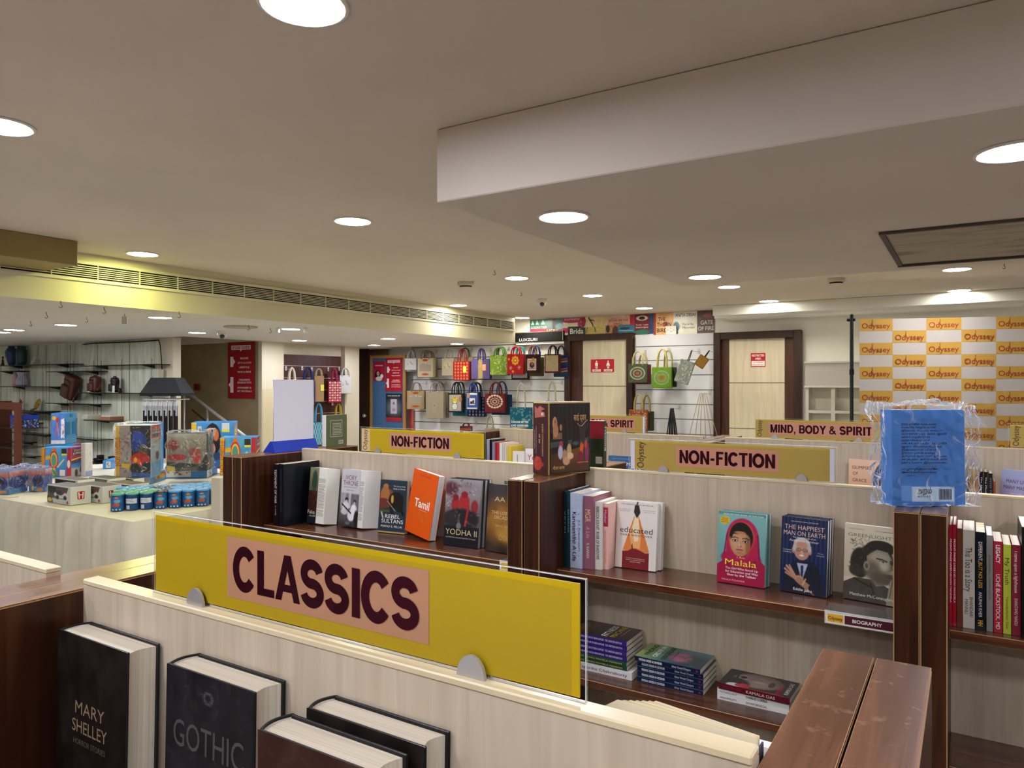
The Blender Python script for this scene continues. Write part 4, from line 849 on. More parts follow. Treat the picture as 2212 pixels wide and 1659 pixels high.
# the cover picture frame: stored portrait; rotated so that the head points left
def rot_art(a): return np.ascontiguousarray(np.rot90(a, 1))
z = z2
st1 = [('E4E2DE', 'white book at the bottom of the left flat stack', 'Tagorike Chakraborty', '2A2A2A', .024, 0), ('1E4A3A', 'lower green book of the left flat stack', 'STATES   JANCI MAMELA MANIAM', 'C9B84A', .0135, .01),
       ('1E4A3A', 'upper green book of the left flat stack', 'STATES   JANCI MAMELA MANIAM', 'C9B84A', .0135, .01)] + [('34206E', 'purple spined fitness book, %s of four in the left flat stack' % n, 'THE EXTRAORDINARY LIFE OF KRISH KAPOOR   TDC KRISTOPH BENTON', 'D8D2E6', .0155, .01) for n in ('bottom', 'second', 'third', 'topmost')]
xr1 = -.886
for i, (c, lb, tx, tc, th, inset) in enumerate(st1):
    top = i == len(st1) - 1
    lying(xr1 - .205 - inset + (0 if i else .008), 2.105 + (.003 * (i % 2)), z, .13, .20, th, label=lb, cov=c, spine=[(tx, .5, .5, .84, .4, tc)], pages=PAGESX if i == 0 else PAGES, group='flat stack of books at the left of the lower shelf',
          **(dict(art=np.ascontiguousarray(paint(60, 92, '2A1A1E', [('e', .5, .85, .5, .2, '5A3A30', .7), ('e', .5, .9, .3, .1, '8A6450', .4), ('g', 0, .3, '2A1630', '2A1A1E'), ('n', .04, 8)], 3)),
                  texts=[('FITNESS', .5, .42, .8, .1, 'E6E2DA', .02), ('MACHINE', .55, .28, .8, .1, 'E0C838', .02), ('TDC KRISTOPH BENTON', .6, .17, .6, .03, 'C9C0B8')]) if top else {}))
    z += th + .0006
z = z2
fo = paint(70, 108, '3E6E66', [('g', .6, 1, '3F7A66', '9AA85A'), ('g', 0, .6, '4F90A0', '3E6E66'), ('e', .2, .15, .5, .4, '2A4048', .9), ('e', .45, .38, .3, .16, 'A8607A', .6), ('s', .1, .6, .1, .38, 60, .03, .02, ['1C2E40', '22384A']), ('n', .04, 8)], 9)
for i in range(5):
    top = i == 4
    lying(-.868 - (.006 if top else 0), 2.112 - (.006 if top else 0) + .001 * (i % 2), z, .132, .206, .0155, label='navy spined finding order paperback, %s of five in the middle flat stack' % ('bottom', 'second', 'third', 'fourth', 'topmost')[i], cov='2E5E66', spcol='10183C', yaw=.0 if not top else -.01,
          spine=[('FINDING ORDER IN DISORDER', .25, .5, .36, .45, 'E6E4EC', .02), ('Ishaa Vinod Chopra', .72, .5, .28, .42, 'D0D0DC'), ('OM', .95, .5, .03, .4, 'C03A3A')], group='flat stack of navy spined paperbacks',
          **(dict(art=fo, texts=[('FINDING', .55, .87, .72, .075, '16201C', .02), ('ORDER IN', .55, .74, .75, .075, 'E6EAE4', .02), ('DISORDER', .55, .6, .85, .075, '16201C', .02), ('ISHAA VINOD CHOPRA', .5, .48, .5, .025, '26302C')]) if top else {}))
    z += .0161
z = z2
kd = paint(84, 124, '14100F', [('e', .55, .52, .42, .36, '6E5A50', .12), ('e', .5, .56, .36, .28, '8E7A70', .5), ('e', .62, .74, .14, .06, 'B0A49C', .3), ('e', .62, .74, .08, .05, '14100F', .3), ('l', .45, .82, .85, .84, .05, '14100F'), ('e', .5, .5, .07, .09, 'A8948A', .5), ('e', .5, .32, .16, .045, '3E2A28', .3), ('e', .2, .8, .3, .2, '14100F', .3),
    ('e', .1, .66, .16, .08, 'B01830', .2), ('e', .05, .8, .14, .1, 'D8CEC8', .3), ('e', .1, .72, .08, .06, 'C01E38', .2), ('l', .02, .6, .02, .1, .06, 'A01830')], 5)
for i, (c, lb, sp, tc) in enumerate([('E2E0DA', 'bottom white book of the right flat stack', [('ARJUN SENGUPTA', .16, .5, .24, .38, '4A4A4A'), ('SHYAM BENEGAL', .56, .5, .3, .45, '1E1E1E', .02)], ''), ('DEDCD6', 'middle white book of the right flat stack', [('MUSTANSIR DALVI', .16, .5, .24, .38, '4A4A4A'), ('CHARLES CORREA', .56, .5, .3, .45, '1E1E1E', .02)], ''),
                                   ('1A1214', 'black and crimson memoir with a woman face on top of the right flat stack', [('MY STORY', .2, .5, .26, .4, 'A02030'), ('KAMALA DAS', .6, .5, .4, .5, 'E0CDB8')], '')]):
    th = .0155 if i < 2 else .017
    lying(-.622 + (.004 if i == 2 else 0), 2.118 - (.002 if i == 2 else 0), z, .125, .199, th, label=lb, cov=c, spine=sp, pages=PAGESX, group='flat stack of three books at the right of the lower shelf', yaw=-.03 if i == 2 else 0, spcol=None if i < 2 else '5A1420',
          **(dict(art=kd, texts=[('my story', .3, .2, .5, .1, 'C02838'), ('KAMALA DAS', .5, .08, .7, .06, 'E6DED8')]) if i == 2 else {}))
    z += th + .0006

# --- middle row, right unit spines (left edge, right edge, top in photo pixels)
g = 'spines on the right middle shelf'
Yr = 2.075
def s2(a, b, top, label, cov, spine, **k): so_px(a, b, top, k.pop('Y', Yr), sh, k.pop('w', .14), label, cov, spine, group=g, **k)
s2(2050.5, 2057.5, 1134, 'thin red front-page lives booklet against the post, outer of two', 'A8162C', [('FRONT-PAGE LIVES', .3, .5, .32, .5, 'F0E4E0', .02), ('NELSON MANDELA', .62, .5, .3, .5, 'F0E4E0', .02)])
s2(2058.2, 2066, 1134, 'thin red front-page lives booklet, inner of two', 'A8162C', [('FRONT-PAGE LIVES', .3, .5, .32, .5, 'F0E4E0', .02), ('NELSON MANDELA', .62, .5, .3, .5, 'F0E4E0', .02)])
s2(2067, 2079, 1142, 'plain brown leather-like spine on the right shelf', '6E3A26', [])
s2(2080, 2106, 1146, 'thick cream spine with handwritten story title', 'C9C2B2', [('This Too is a Story', .4, .5, .45, .6, '2A2624'), ('MANNU', .78, .3, .15, .3, '3A3430'), ('BHANDARI', .78, .72, .2, .3, '3A3430')], w=.16)
s2(2107.5, 2129, 1150, 'black hardback spine with white and gold different but no less title', '0E1420', [('DIFFERENT,', .2, .5, .2, .4, 'E6E2DA', .01), ('BUT NO LESS', .44, .5, .26, .4, 'D8A83A', .01), ('ANUPAM KHER', .74, .5, .26, .36, 'E6E2DA', .01), ('HH', .93, .5, .06, .5, 'D8A83A', .03)], pages=grained('yellow_ends', 'D9A83A', 'E6DDC8', (60, 3, 3), lo=.4, hi=.45, dist=0), w=.15)
s2(2131, 2145, 1157, 'slim grey paperback spine beside the black and gold one', '8A8782', [('JAGADAMBA', .3, .5, .2, .28, '4A4644'), ('A RAMNES SORTES', .55, .5, .24, .24, '4A4644')])
s2(2146.5, 2166, 1170, 'crimson spine with large legacy lettering', 'A82336', [('LEGACY', .14, .5, .2, .48, 'F0E6E2', .02), ('UCHÉ BLACKSTOCK, MD', .66, .5, .6, .48, 'F0E6E2', .02)])
s2(2167.5, 2184.5, 1177, 'lime green spine titled my truth', 'B6C23A', [('My Truth', .3, .5, .3, .55, '3A3A1E', .01), ('Yarmadashankar Dave', .76, .5, .36, .34, '3A3A1E')])
s2(2186, 2205, 1178, 'dark red spine titled about a lighthouse', '8E2436', [('i came upon a lighthouse', .3, .5, .46, .4, 'F0DCD8', .01), ('SHANTANU NAIDU', .74, .5, .3, .4, 'F0DCD8')])
s2(2207, 2240, 1140, 'thick black glossy book at the right edge of the photo', '0E0E12', [], w=.17, Y=2.06)

# --- far row: books seen over the middle panels
g = 'spines on the far left shelf'
Y3 = 3.735
cols = [(1051, 1057.5, 949, 'A9A6B8', 'grey lilac'), (1058, 1062.5, 950, '101014', 'slim black'), (1063, 1069, 955, '8A86A0', 'muted violet with orange cover'), (1070, 1073.5, 956, 'B0202C', 'thin red'), (1074, 1078.5, 957, 'C03A48', 'red and white'), (1079, 1085, 957, 'E6E2DA', 'wide white'),
        (1085.5, 1090, 958, 'C9C8C4', 'pale grey'), (1090.5, 1094, 959, 'E0D2C2', 'cream with red print'), (1094.5, 1098, 963, 'D9C084', 'tan'), (1098.5, 1104, 964, 'E0C43A', 'bright yellow')]
for i, (a_, b_, tp, c, nm) in enumerate(cols):
    so_px(a_, b_, tp, Y3, sh, .15, '%s spine on the far shelf right of the bright yellow sign' % nm, c, [], group=g)
face_out(1107, 1126, 1057, 1058, 965, sh, t=.02, lean=.04, h=.212, w=.066, label='white book with a red shoe drawing, facing out on the far shelf', cov='E6DFD6', art=paint(30, 60, 'E6DFD6', [('e', .5, .5, .3, .06, '6A1E1E', .2), ('l', .4, .9, .45, .6, .04, '4A3A3A'), ('g', 0, .1, 'C9A8A0', 'E6DFD6')], 2), texts=[('HEEL', .5, .3, .4, .05, '8A3A3A')])
face_out(1129, 1170, 1058, 1062, 950, sh, t=.02, lean=.04, h=.226, w=.13, dy=.022, label='white magazine-like book with red letters beside the brown box set', cov='E9E6E2', art=paint(40, 60, 'E9E6E2', [('e', .85, .35, .2, .12, '2A2024', .3), ('e', .8, .12, .3, .12, '8AB4CC', .3)], 2), texts=[('You', .4, .8, .6, .14, 'B03A4A')])
face_out(1313, 1390, 1066, 1072, 976, sh, t=.02, lean=.05, h=.203, label="blue book titled my father's brain, half hidden by the dull yellow sign", cov='2F5E86', art=paint(40, 60, '2F5E86', [('n', .02, 6)], 2),
    texts=[('MY', .62, .8, .2, .09, 'E6ECF0', .01), ("FATHER'S", .55, .66, .8, .09, 'E6ECF0', .01), ('BRAIN', .6, .52, .55, .09, 'E6ECF0', .01), ('winner of a science prize', .35, .93, .5, .02, 'A9C0D0')])
gg = paint(90, 66, 'E6B79A', [('g', 0, 1, 'D9987A', 'EBC4A4'), ('e', .7, .55, .2, .42, '1E1614', .1), ('e', .68, .5, .2, .45, '1E1614', .1), ('e', .7, .62, .085, .17, '9A6044', .15), ('e', .7, .43, .085, .12, '2A1C18', .2), ('e', .665, .66, .018, .02, '1A1210', .3), ('e', .735, .66, .018, .02, '1A1210', .3), ('e', .7, .5, .05, .025, 'E0CFC4', .4), ('e', .7, .57, .015, .05, 'B07A5A', .5), ('p', [(.4, 0), (.5, .22), (.65, .3), (.85, .3), (.95, .2), (1, 0)], 'EDE3DC')], 3)
face_out(1832, 1916, 1092, 1101, 993, sh, t=.02, lean=.05, h=.225, w=.23, label='peach book titled glimpses of grace with a bearded man, left of the blue wrapped book', cov='E6B79A', art=gg, texts=[('GLIMPSES', .26, .83, .38, .07, '4A342C'), ('OF', .14, .7, .1, .07, '4A342C'), ('GRACE', .22, .56, .28, .07, '4A342C')])
g = 'spines on the far right shelf'
for i, (a_, b_, tp, c, nm, tc, tx) in enumerate([(2094, 2100, 1013, 'B98A3E', 'tan spine with dark letters, leftmost of the far right shelf', '2A1A10', 'THREE GREAT LIVES'), (2101, 2107, 1014, 'C9A04A', 'ochre spine, second of the far right shelf', '2A1A10', 'ONLY LOVE IS REAL'), (2108, 2114, 1014, 'B87A34', 'amber spine, third of the far right shelf', '2A1A10', 'SAME SOUL MANY BODIES'),
        (2117, 2124, 1019, '121014', 'black spine with white letters, first of three at the far right shelf', 'E6E2DC', 'The Modern Witch'), (2126, 2134, 1020, '14100F', 'black spine with white letters, second of three at the far right shelf', 'E6E2DC', 'The Modern Witch'), (2136, 2144, 1023, '1A1A20', 'black spine, third of three at the far right shelf', '9A9AA4', 'INTO THE MAGIC'), (2146, 2151, 1040, 'B0502E', 'short rust spine beside the lilac book', '2A1A14', 'WITHIN')]):
    so_px(a_, b_, tp, Y3, sh, .14, nm, c, [(tx, .45, .5, .7, .45, tc)], group=g)
face_out(2160, 2212, 1123, 1132, 1018, sh, t=.025, lean=.05, h=.22, w=.15, label='lilac book titled many lives, cut by the right edge of the photo', cov='A9AACC', art=paint(40, 60, 'A9AACC', [('g', 0, 1, 'B59AB8', 'A6B0D6')], 2), texts=[('MANY LIVES,', .5, .78, .7, .07, '2E3050'), ('MANY MASTERS', .5, .66, .84, .07, '2E3050'), ('This is what I call', .5, .55, .5, .03, 'E6E2F0'), ('courageous writing', .5, .48, .5, .03, 'E6E2F0')])

# --- things standing on the post tops
zt = ZTOP + .0022
# tall brown box set
t = thing('box_set', 'tall dark brown boxed book set with gold edges standing on the middle post', 'box set', M=T(-1.1506, 2.058, zt) @ RZ(-.38))
bw_, bl, bh = -.085, .182, .238; BR = '3A1A1E'
a = MB(); a.board(bw_, 0, 0, bl, 0, bh, flat('2A1A18', .25, coat=.5), flat('C2A456', .3, .6), .0035)
sp = paint(48, 116, '42191F', [('p', [(.1, .97), (.3, .93), (.45, .97), (.8, .93), (.55, .9), (.6, .86), (.85, .82), (.3, .80), (.12, .79)], 'B86A58'), ('e', .65, .855, .12, .03, 'C98A78', .2), ('e', .6, .855, .05, .02, 'E6D6CC', .3), ('s', .15, .6, .8, .95, 14, .2, .012, ['9A5244', 'A85E4E']),
    ('e', .35, .14, .24, .1, 'A83A2A', .1), ('e', .25, .14, .2, .1, 'B8452E', .3), ('e', .6, .13, .12, .03, 'A03828', .2), ('s', .15, .5, .06, .2, 12, .12, .02, ['5A1A14', '7A2A1C']), ('n', .02, 10)], 3)
a.grid(sp, .079, .228, FRONT((bw_ / 2, 0, bh / 2)), .0006)
MSp = FRONT((bw_ / 2, 0, bh / 2)); a.text('ELEVEN COMMANDMENTS', .012, -.005, .105, .007, flat('D9B070'), MSp, .0012, .02, -PI / 2); a.text('OF SAI', -.005, 0, .03, .007, flat('D9B070'), MSp, .0012, .02, -PI / 2); a.text('A Shirdi Sai Baba Publication Series', -.022, -.005, .09, .004, flat('C9B8B0'), MSp, .0012, 0, -PI / 2); a.text('for Shirdi Sadan Editions', -.03, -.005, .06, .004, flat('C9B8B0'), MSp, .0012, 0, -PI / 2)
bx = paint(88, 112, '241A18', [('g', 0, 1, '2A1A12', '1E1618')] + [('l', .03 + .055 * i, .5, .03 + .055 * i, 1, .02, '2E2422' if i % 2 else '1A1214') for i in range(18)] + [('p', [(.02, .02), (.98, .02), (.98, .3), (.6, .38), (.4, .3), (.02, .28)], '4A2C18'), ('e', .65, .3, .35, .14, '6A4222', .7), ('p', [(0, .45), (.98, .5), (.98, .44), (.0, .37)], '3A4A48'),
    ('e', .11, .72, .06, .1, 'C08A60', .1), ('e', .12, .73, .025, .05, '8A5A40', .2), ('e', .12, .7, .02, .02, 'D9CFC0', .3), ('e', .13, .62, .07, .1, 'B07A54', .2), ('e', .26, .66, .03, .05, 'B07A54', .2)] + [('l', .08 + .028 * i, .5, .08 + .028 * i, .58, .016, 'B88A62') for i in range(8)] + [
    ('e', .26, .38, .05, .09, 'A83A4A', .2), ('e', .25, .3, .06, .1, 'B9B4C4', .2), ('e', .38, .4, .06, .12, '1E1A1C', .2), ('e', .47, .32, .06, .1, 'C09A72', .2), ('e', .36, .24, .06, .1, 'B08460', .2), ('e', .4, .17, .09, .06, 'C69A70', .2), ('e', .5, .24, .08, .05, 'D6B48C', .2),
    ('p', [(.55, .48), (.75, .5), (.75, .36), (.52, .33)], '1A1C1E'), ('e', .64, .42, .09, .03, '4A4E50', .5), ('e', .8, .3, .06, .14, 'D05A22', .2), ('e', .76, .2, .08, .1, '7A1E36', .3), ('e', .88, .26, .05, .14, '3A3A24', .2), ('e', .93, .28, .05, .16, '8A2A5A', .3), ('e', .9, .4, .03, .06, 'C04A2A', .2),
    ('e', .82, .62, .08, .2, '3A2A2E', .3), ('e', .82, .8, .03, .05, '4A2E28', .3), ('l', .74, .64, .7, .72, .02, '4A3A3C'), ('l', .9, .62, .96, .7, .02, '4A3A3C'), ('l', .44, .5, .44, .75, .008, '6A2E22')], 5)
MB2 = RIGHT((0, bl / 2, bh / 2)); a.grid(bx, bl - .012, bh - .012, MB2, .0006)
a.text('साई द्वार', .042, .068, .056, .020, flat('C09A5E'), MB2, .0012, .01); a.tube([(0.0012, bl / 2 + .03 + .009 * k, bh / 2 + .048 - .010 * math.sin(k * .9)) for k in range(6)], .0009, flat('C09A5E'), n=5)
a.text('गौतम सागर', -.050, -.095, .050, .010, flat('C09A5E'), MB2, .0012); a.text('Sri Shirdi Sai Prakashan', .055, -.082, .05, .004, flat('C09A5E'), MB2, .0012)
a.build('slipcase', t)
a = MB(); a.rect(bw_ + .004, -.004, .004, bl - .004, flat('B7A8A0', .5), frame((0, 0, bh), (1, 0, 0), (0, 1, 0)), .0006); a.build('top_label', t)
# red and green book behind it
pR = onX(1281, 1000, -1.145)
R_ = book('book red over green with white spine lettering, behind the brown box set', T(-1.196, 2.545, zt) @ RZ(-.0), .15, .165, .03, '7E1A26', None, [], hard=False)
for ch in list(R_.children): bpy.data.objects.remove(ch)
a = MB(); a.board(0, .10, 0, .03, 0, .165, flat('2A3A1E', .35), None, .001); a.rect(-.05, .05, .02, .082, flat('8A1A26', .4), FRONT((.05, 0, .0825)), .0004); a.rect(.02, .045, -.07, -.045, flat('B9B4AC', .4), FRONT((.05, 0, .0825)), .0004)
for i in range(9): a.rect(-.03, .035, -.03 + i * .005, -.028 + i * .005, flat('151F10', .5), FRONT((.05, 0, .0825)), .0004)
MR = frame((.10, .015, .0825), (0, 0, -1), (0, 1, 0)); a.text('TYCOONS', -.02, 0, .09, .014, flat('E6E2DA'), MR, .001, .02)
a.rect(-.05, .05, 0.0, .03, PAGESX, frame((.05, 0, .165), (1, 0, 0), (0, 1, 0)), .0004)
a.build('cover', R_); R_.matrix_basis = T(-1.205, 2.37, zt) @ RZ(.06)
# white flip chart
t = thing('flip_chart', 'blank white table-top display board with folded blue base on the left end panels', 'display stand', M=T(-2.572, 2.245, zt) @ RZ(PI / 2 - .02))
def up(a): return a
a = MB(); wB, hB = .225, .315; M = T(0, 0, 0)
a.board(-wB / 2, wB / 2, -.012, -.008, .02, hB, flat('DAD8DE', .5), None, .0008); a.build('white_sheet', t)
a = MB(); a.prism([(-.035, 0), (.045, 0), (-.002, .048), (-.014, .048)], -.122, .122, flat('1E3AA8', .35), frame((0, 0, 0), (0, 1, 0), (0, 0, 1))); a.build('blue_base', t)
a = MB(); a.tube([(-wB / 2, -.010, hB), (wB / 2, -.010, hB)], .0022, STEEL); a.tube([(-wB / 2, -.012, .03), (-wB / 2, -.012, hB)], .0012, STEEL); a.tube([(wB / 2, -.012, .03), (wB / 2, -.012, hB)], .0012, STEEL); a.build('metal_rail', t)
# olive green book on the same panels
def gb(label, x, y, col, w, h, th, wtxt=True):
    t = thing('book', label, 'book', M=T(x, y, zt) @ RZ(PI / 2)); a = MB(); a.board(0, w, 0, .0015, 0, h, flat(col, .35), None, .0005); a.board(0, w, th - .0015, th, 0, h, flat(col, .35), None, .0005); a.box(w - .0015, w, .0015, th - .0015, 0, h, flat(col, .35))
    if wtxt:
        M = FRONT((w / 2, 0, h / 2)); W = flat('E2E2D0')
        for (x0, x1, y0, y1) in ((-.042, .035, .048, .0495), (-.042, .035, -.03, -.0285), (-.042, -.0405, -.03, .0495), (.0335, .035, -.03, .0495)): a.rect(x0, x1, y0, y1, W, M, .0005)
        for i, s_ in enumerate(('If you are always down', 'to a way because there', 'and on the mountain', 'people where he never', 'or the fields by foot', 'you must read like', 'the story of the', 'journey so far')): a.text(s_, 0, .034 - i * .0075, .055, .0042, W, M, .0006)
        a.rect(.012, .042, -.066, -.048, flat('C9C9C0'), M, .0005); 
        for i in range(9): a.rect(.014 + i * .003, .0155 + i * .003, -.064, -.050, flat('1E1E1E'), M, .0008)
    a.build('cover', t); p = MB(); p.box(.001, w - .0015, .0015, th - .0015, .001, h - .001, PAGESX); p.build('page_block', t); return t
gb('olive green book with white speech-bubble text frame, right of the white display board', -2.575, 2.452, '5E6644', .135, .15, .03)
gb('thin yellow book just behind the olive green one', -2.607, 2.50, 'D8AE2E', .098, .125, .006, False)

# blue book in crumpled plastic on the right posts
P0 = Vector((-.158, 2.0, zt)); ang = math.atan2(.094, .15)
t = thing('book', 'large blue book wrapped in loose crumpled clear plastic on the right posts', 'book', M=T(P0) @ RZ(ang) @ Matrix.Rotation(-.02, 4, 'X'))
w_, h_, th = .178, .235, .055
a = MB(); a.board(0, w_, 0, .002, 0, h_, flat('3878C0', .35, coat=.3), None, .0008); a.board(0, w_, th - .002, th, 0, h_, flat('3878C0', .35), None, .0008); a.board(w_ - .003, w_, .002, th - .002, 0, h_, flat('3878C0', .35), None, .0008); a.board(0, .003, .002, th - .002, 0, h_, flat('3878C0', .35), None, .0008)
M = FRONT((w_ / 2, 0, h_ / 2)); ink = flat('16305C')
lines = ['இந்த நூலின் கதை மலை', 'கரையில் வாழும் மக்கள்', 'நிலம் கடல் காடு', 'வானம் பறவை ஒலி', 'அவர்கள் வாழ்வின் துயரம்', 'மறந்து போன பாடல்கள்', 'காலம் நதி', 'ஒரு கிராமத்தின்', 'நினைவுகள் பேசும்', 'இரவு பகல் என்று', 'நகரும் நாட்கள் இவை', 'கதை சொல்லி', 'முடிவு இல்லை', '', 'எழுத்தாளர்', 'சென்னை']
random.seed(3)
for i, s_ in enumerate(lines):
    if s_:
        lw = random.choice((.07, .085, .10, .11)); a.text(s_, -.066 + lw / 2, .082 - i * .0078, lw, .0042, ink, M, .0006)
a.rect(-.068, -.042, -.105, -.068, flat('5E94D0'), M, .0004); a.rect(-.042, .062, -.107, -.070, flat('A9C2DC'), M, .0004); a.rect(-.040, .06, -.105, -.072, flat('B9CCE0'), M, .0006)
a.text('அறம்', -.012, -.080, .036, .013, flat('10182A'), M, .0009, .02); a.text('B O O K S', -.012, -.094, .03, .004, flat('10182A'), M, .0009)
for i in range(12): a.rect(.024 + i * .0026, .0252 + i * .0026 + (.0006 if i % 3 else 0), -.102, -.076, flat('14181E'), M, .0009)
a.build('cover', t)
a = MB(); a.box(.001, w_ - .003, .002, th - .002, .001, h_ - .002, PAGESX); a.build('page_block', t)
def crumple(label_name, parent, x0, x1, y0, y1, z0, z1, amp, seed, mat, n=16, open_bottom=False):
    rng = np.random.RandomState(seed); a = MB(); bm = bmesh.new()
    bmesh.ops.create_cube(bm, size=1.0); bmesh.ops.subdivide_edges(bm, edges=list(bm.edges), cuts=n, use_grid_fill=True)
    cx, cy, cz = (x0 + x1) / 2, (y0 + y1) / 2, (z0 + z1) / 2; ph = rng.rand(6) * 6
    for v in bm.verts:
        p = v.co.copy(); q = Vector((p.x * (x1 - x0), p.y * (y1 - y0), p.z * (z1 - z0)))
        nrm = Vector((p.x if abs(p.x) > .49 else 0, p.y if abs(p.y) > .49 else 0, p.z if abs(p.z) > .49 else 0)); 
        k = amp * (math.sin(p.x * 9 + ph[0] + 4 * math.sin(p.z * 5 + ph[3])) * .5 + math.sin(p.z * 13 + ph[1] + 5 * p.x + 3 * p.y) * .5 + (rng.rand() - .5) * 1.1)
        q += nrm * 2 * max(k, -.5 * amp)
        v.co = Vector((cx, cy, cz)) + q; v.co.z = max(v.co.z, z0 + .0005)
    V = [tuple(v.co) for v in bm.verts]; bm.verts.index_update(); Fs = [[v.index for v in f.verts] for f in bm.faces]; bm.free()
    a.add(V, Fs, mat); return a.build(label_name, parent)
FILM = film('crinkled_film', .02, .30, scale=18)
crumple('plastic_wrap', t, -.020, w_ + .032, -.006, th + .02, -.0, h_ + .014, .011, 4, FILM)
# ================================================================ helpers for placed boxes
def width_to(P, th, px):
    a, b = ray(px); c, s = math.cos(th), math.sin(th); return (P.y * a - P.x * b) / (c * b - s * a)
def tex_box(name, label, cat, px0, px1, px2, pyb, pyt, z, yaw, col, front=None, side=None, ftx=(), stx=(), group=None, top=None, wrap=None, dmax=.5):
    P = onZ(px0, pyb, z); w_ = abs(width_to(P, yaw, px1)); Q = P + w_ * Vector((math.cos(yaw), math.sin(yaw), 0))
    dp = min(abs(width_to(Q, yaw + PI / 2, px2)), dmax); a_, b_ = ray(px0); d = P.y / b_; h_ = (H - (pyt - 829.5) / F * d) - z
    t = thing(name, label, cat, M=T(P.x, P.y, z + .0006) @ RZ(yaw), group=group)
    a = MB(); a.board(0, w_, 0, dp, 0, h_, flat(col, .35, coat=.3), None, .002)
    MF = FRONT((w_ / 2, 0, h_ / 2)); MS = RIGHT((w_, dp / 2, h_ / 2))
    if front is not None: a.grid(front, w_ - .004, h_ - .004, MF, .0008)
    if side is not None: a.grid(side, dp - .004, h_ - .004, MS, .0008)
    if top is not None: a.rect(.003, w_ - .003, .003, dp - .003, flat(top, .35), frame((0, 0, h_), (1, 0, 0), (0, 1, 0)), .0008)
    for s_, fx, fy, fw, fh, c_, *o in ftx: a.text(s_, (fx - .5) * w_, (fy - .5) * h_, fw * w_, fh * h_, flat(c_), MF, .0016, o[0] if o else .01, o[1] if len(o) > 1 else 0)
    for s_, fx, fy, fw, fh, c_, *o in stx: a.text(s_, (fx - .5) * dp, (fy - .5) * h_, fw * dp, fh * h_, flat(c_), MS, .0016, o[0] if o else .01, o[1] if len(o) > 1 else 0)
    a.build('carton', t)
    if wrap: crumple('plastic_wrap', t, -.006, w_ + .006, -.006, dp + .006, .001, h_ + .02, wrap, abs(int(px0)) + 1, film('toy_film', .02, .5, scale=22), n=12)
    t['_dim'] = (w_, dp, h_); return t, w_, dp, h_

# ================================================================ toy table
ZT = .75; TX0, TX1, TY0, TY1 = -8.0, -4.47, 2.62, 4.75
CLOTH = grained('cream_tablecloth', 'CBC5AE', 'D5CFB8', (3, 3, 3), rough=.7)
t = thing('toy_table', 'long display table of the toy section, mostly under a cream cloth', 'table', ((TX0 + TX1) / 2, (TY0 + TY1) / 2, 0))
a = MB(); hx, hy = (TX1 - TX0) / 2 - .02, (TY1 - TY0) / 2 - .02; a.board(-hx, hx, -hy, hy, ZT - .035, ZT - .008, WHITE, None, .002); a.build('tabletop', t)
for sx in (-1, 1):
    for sy in (-1, 1):
        a = MB(); a.box(sx * (hx - .06) - .025, sx * (hx - .06) + .025, sy * (hy - .06) - .025, sy * (hy - .06) + .025, 0, ZT - .035, WHITE); a.build('leg', t)
random.seed(2)
a = MB(); n = 150; per = []
for i in range(n + 1): per.append((TX0 + (TX1 - TX0) * i / n, TY0, 0, -1))
for i in range(1, 61): per.append((TX1, TY0 + (TY1 - TY0) * i / 60, 1, 0))
lv = [ZT, ZT - .012, ZT - .06, .52, .3, .06]; V = []; Fc = []
for j, z in enumerate(lv):
    for i, (x, y, nx, ny) in enumerate(per):
        k = 0 if j == 0 else (.004 + (.0 if j < 2 else .030 + .024 * (math.sin(i * .9) + math.sin(i * .37 + 1.3) + .6 * math.sin(i * 2.1)) * (j / 5)))
        V.append((x + nx * k, y + ny * k, z))
m_ = len(per)
for j in range(len(lv) - 1):
    for i in range(m_ - 1): Fc.append((j * m_ + i, (j + 1) * m_ + i, (j + 1) * m_ + i + 1, j * m_ + i + 1))
a.add(V, Fc, CLOTH, smooth=True)
gx, gy = 60, 36; V = []; Fc = []
for j in range(gy + 1):
    for i in range(gx + 1):
        x = TX0 + (TX1 - TX0) * i / gx; y = TY0 + (TY1 - TY0) * j / gy; e = 0 if (i in (0, gx) or j in (0, gy)) else 1
        V.append((x, y, ZT - .0005 - e * .002 * abs(math.sin(x * 7 + y * 3)) ))
for j in range(gy):
    for i in range(gx): k = j * (gx + 1) + i; Fc.append((k, k + 1, k + gx + 2, k + gx + 1))
a.add(V, Fc, CLOTH, smooth=True)
a.tube([(-6.25 + .03 * math.sin(k), TY0 + .005 + k * .06, ZT + .002) for k in range(3)], .004, CLOTH)
tag(a.build('tablecloth'), 'cream cloth draped over the toy table with gathered skirt', 'tablecloth')
HWC = 'F0C428'; BLU = '3E8CC8'
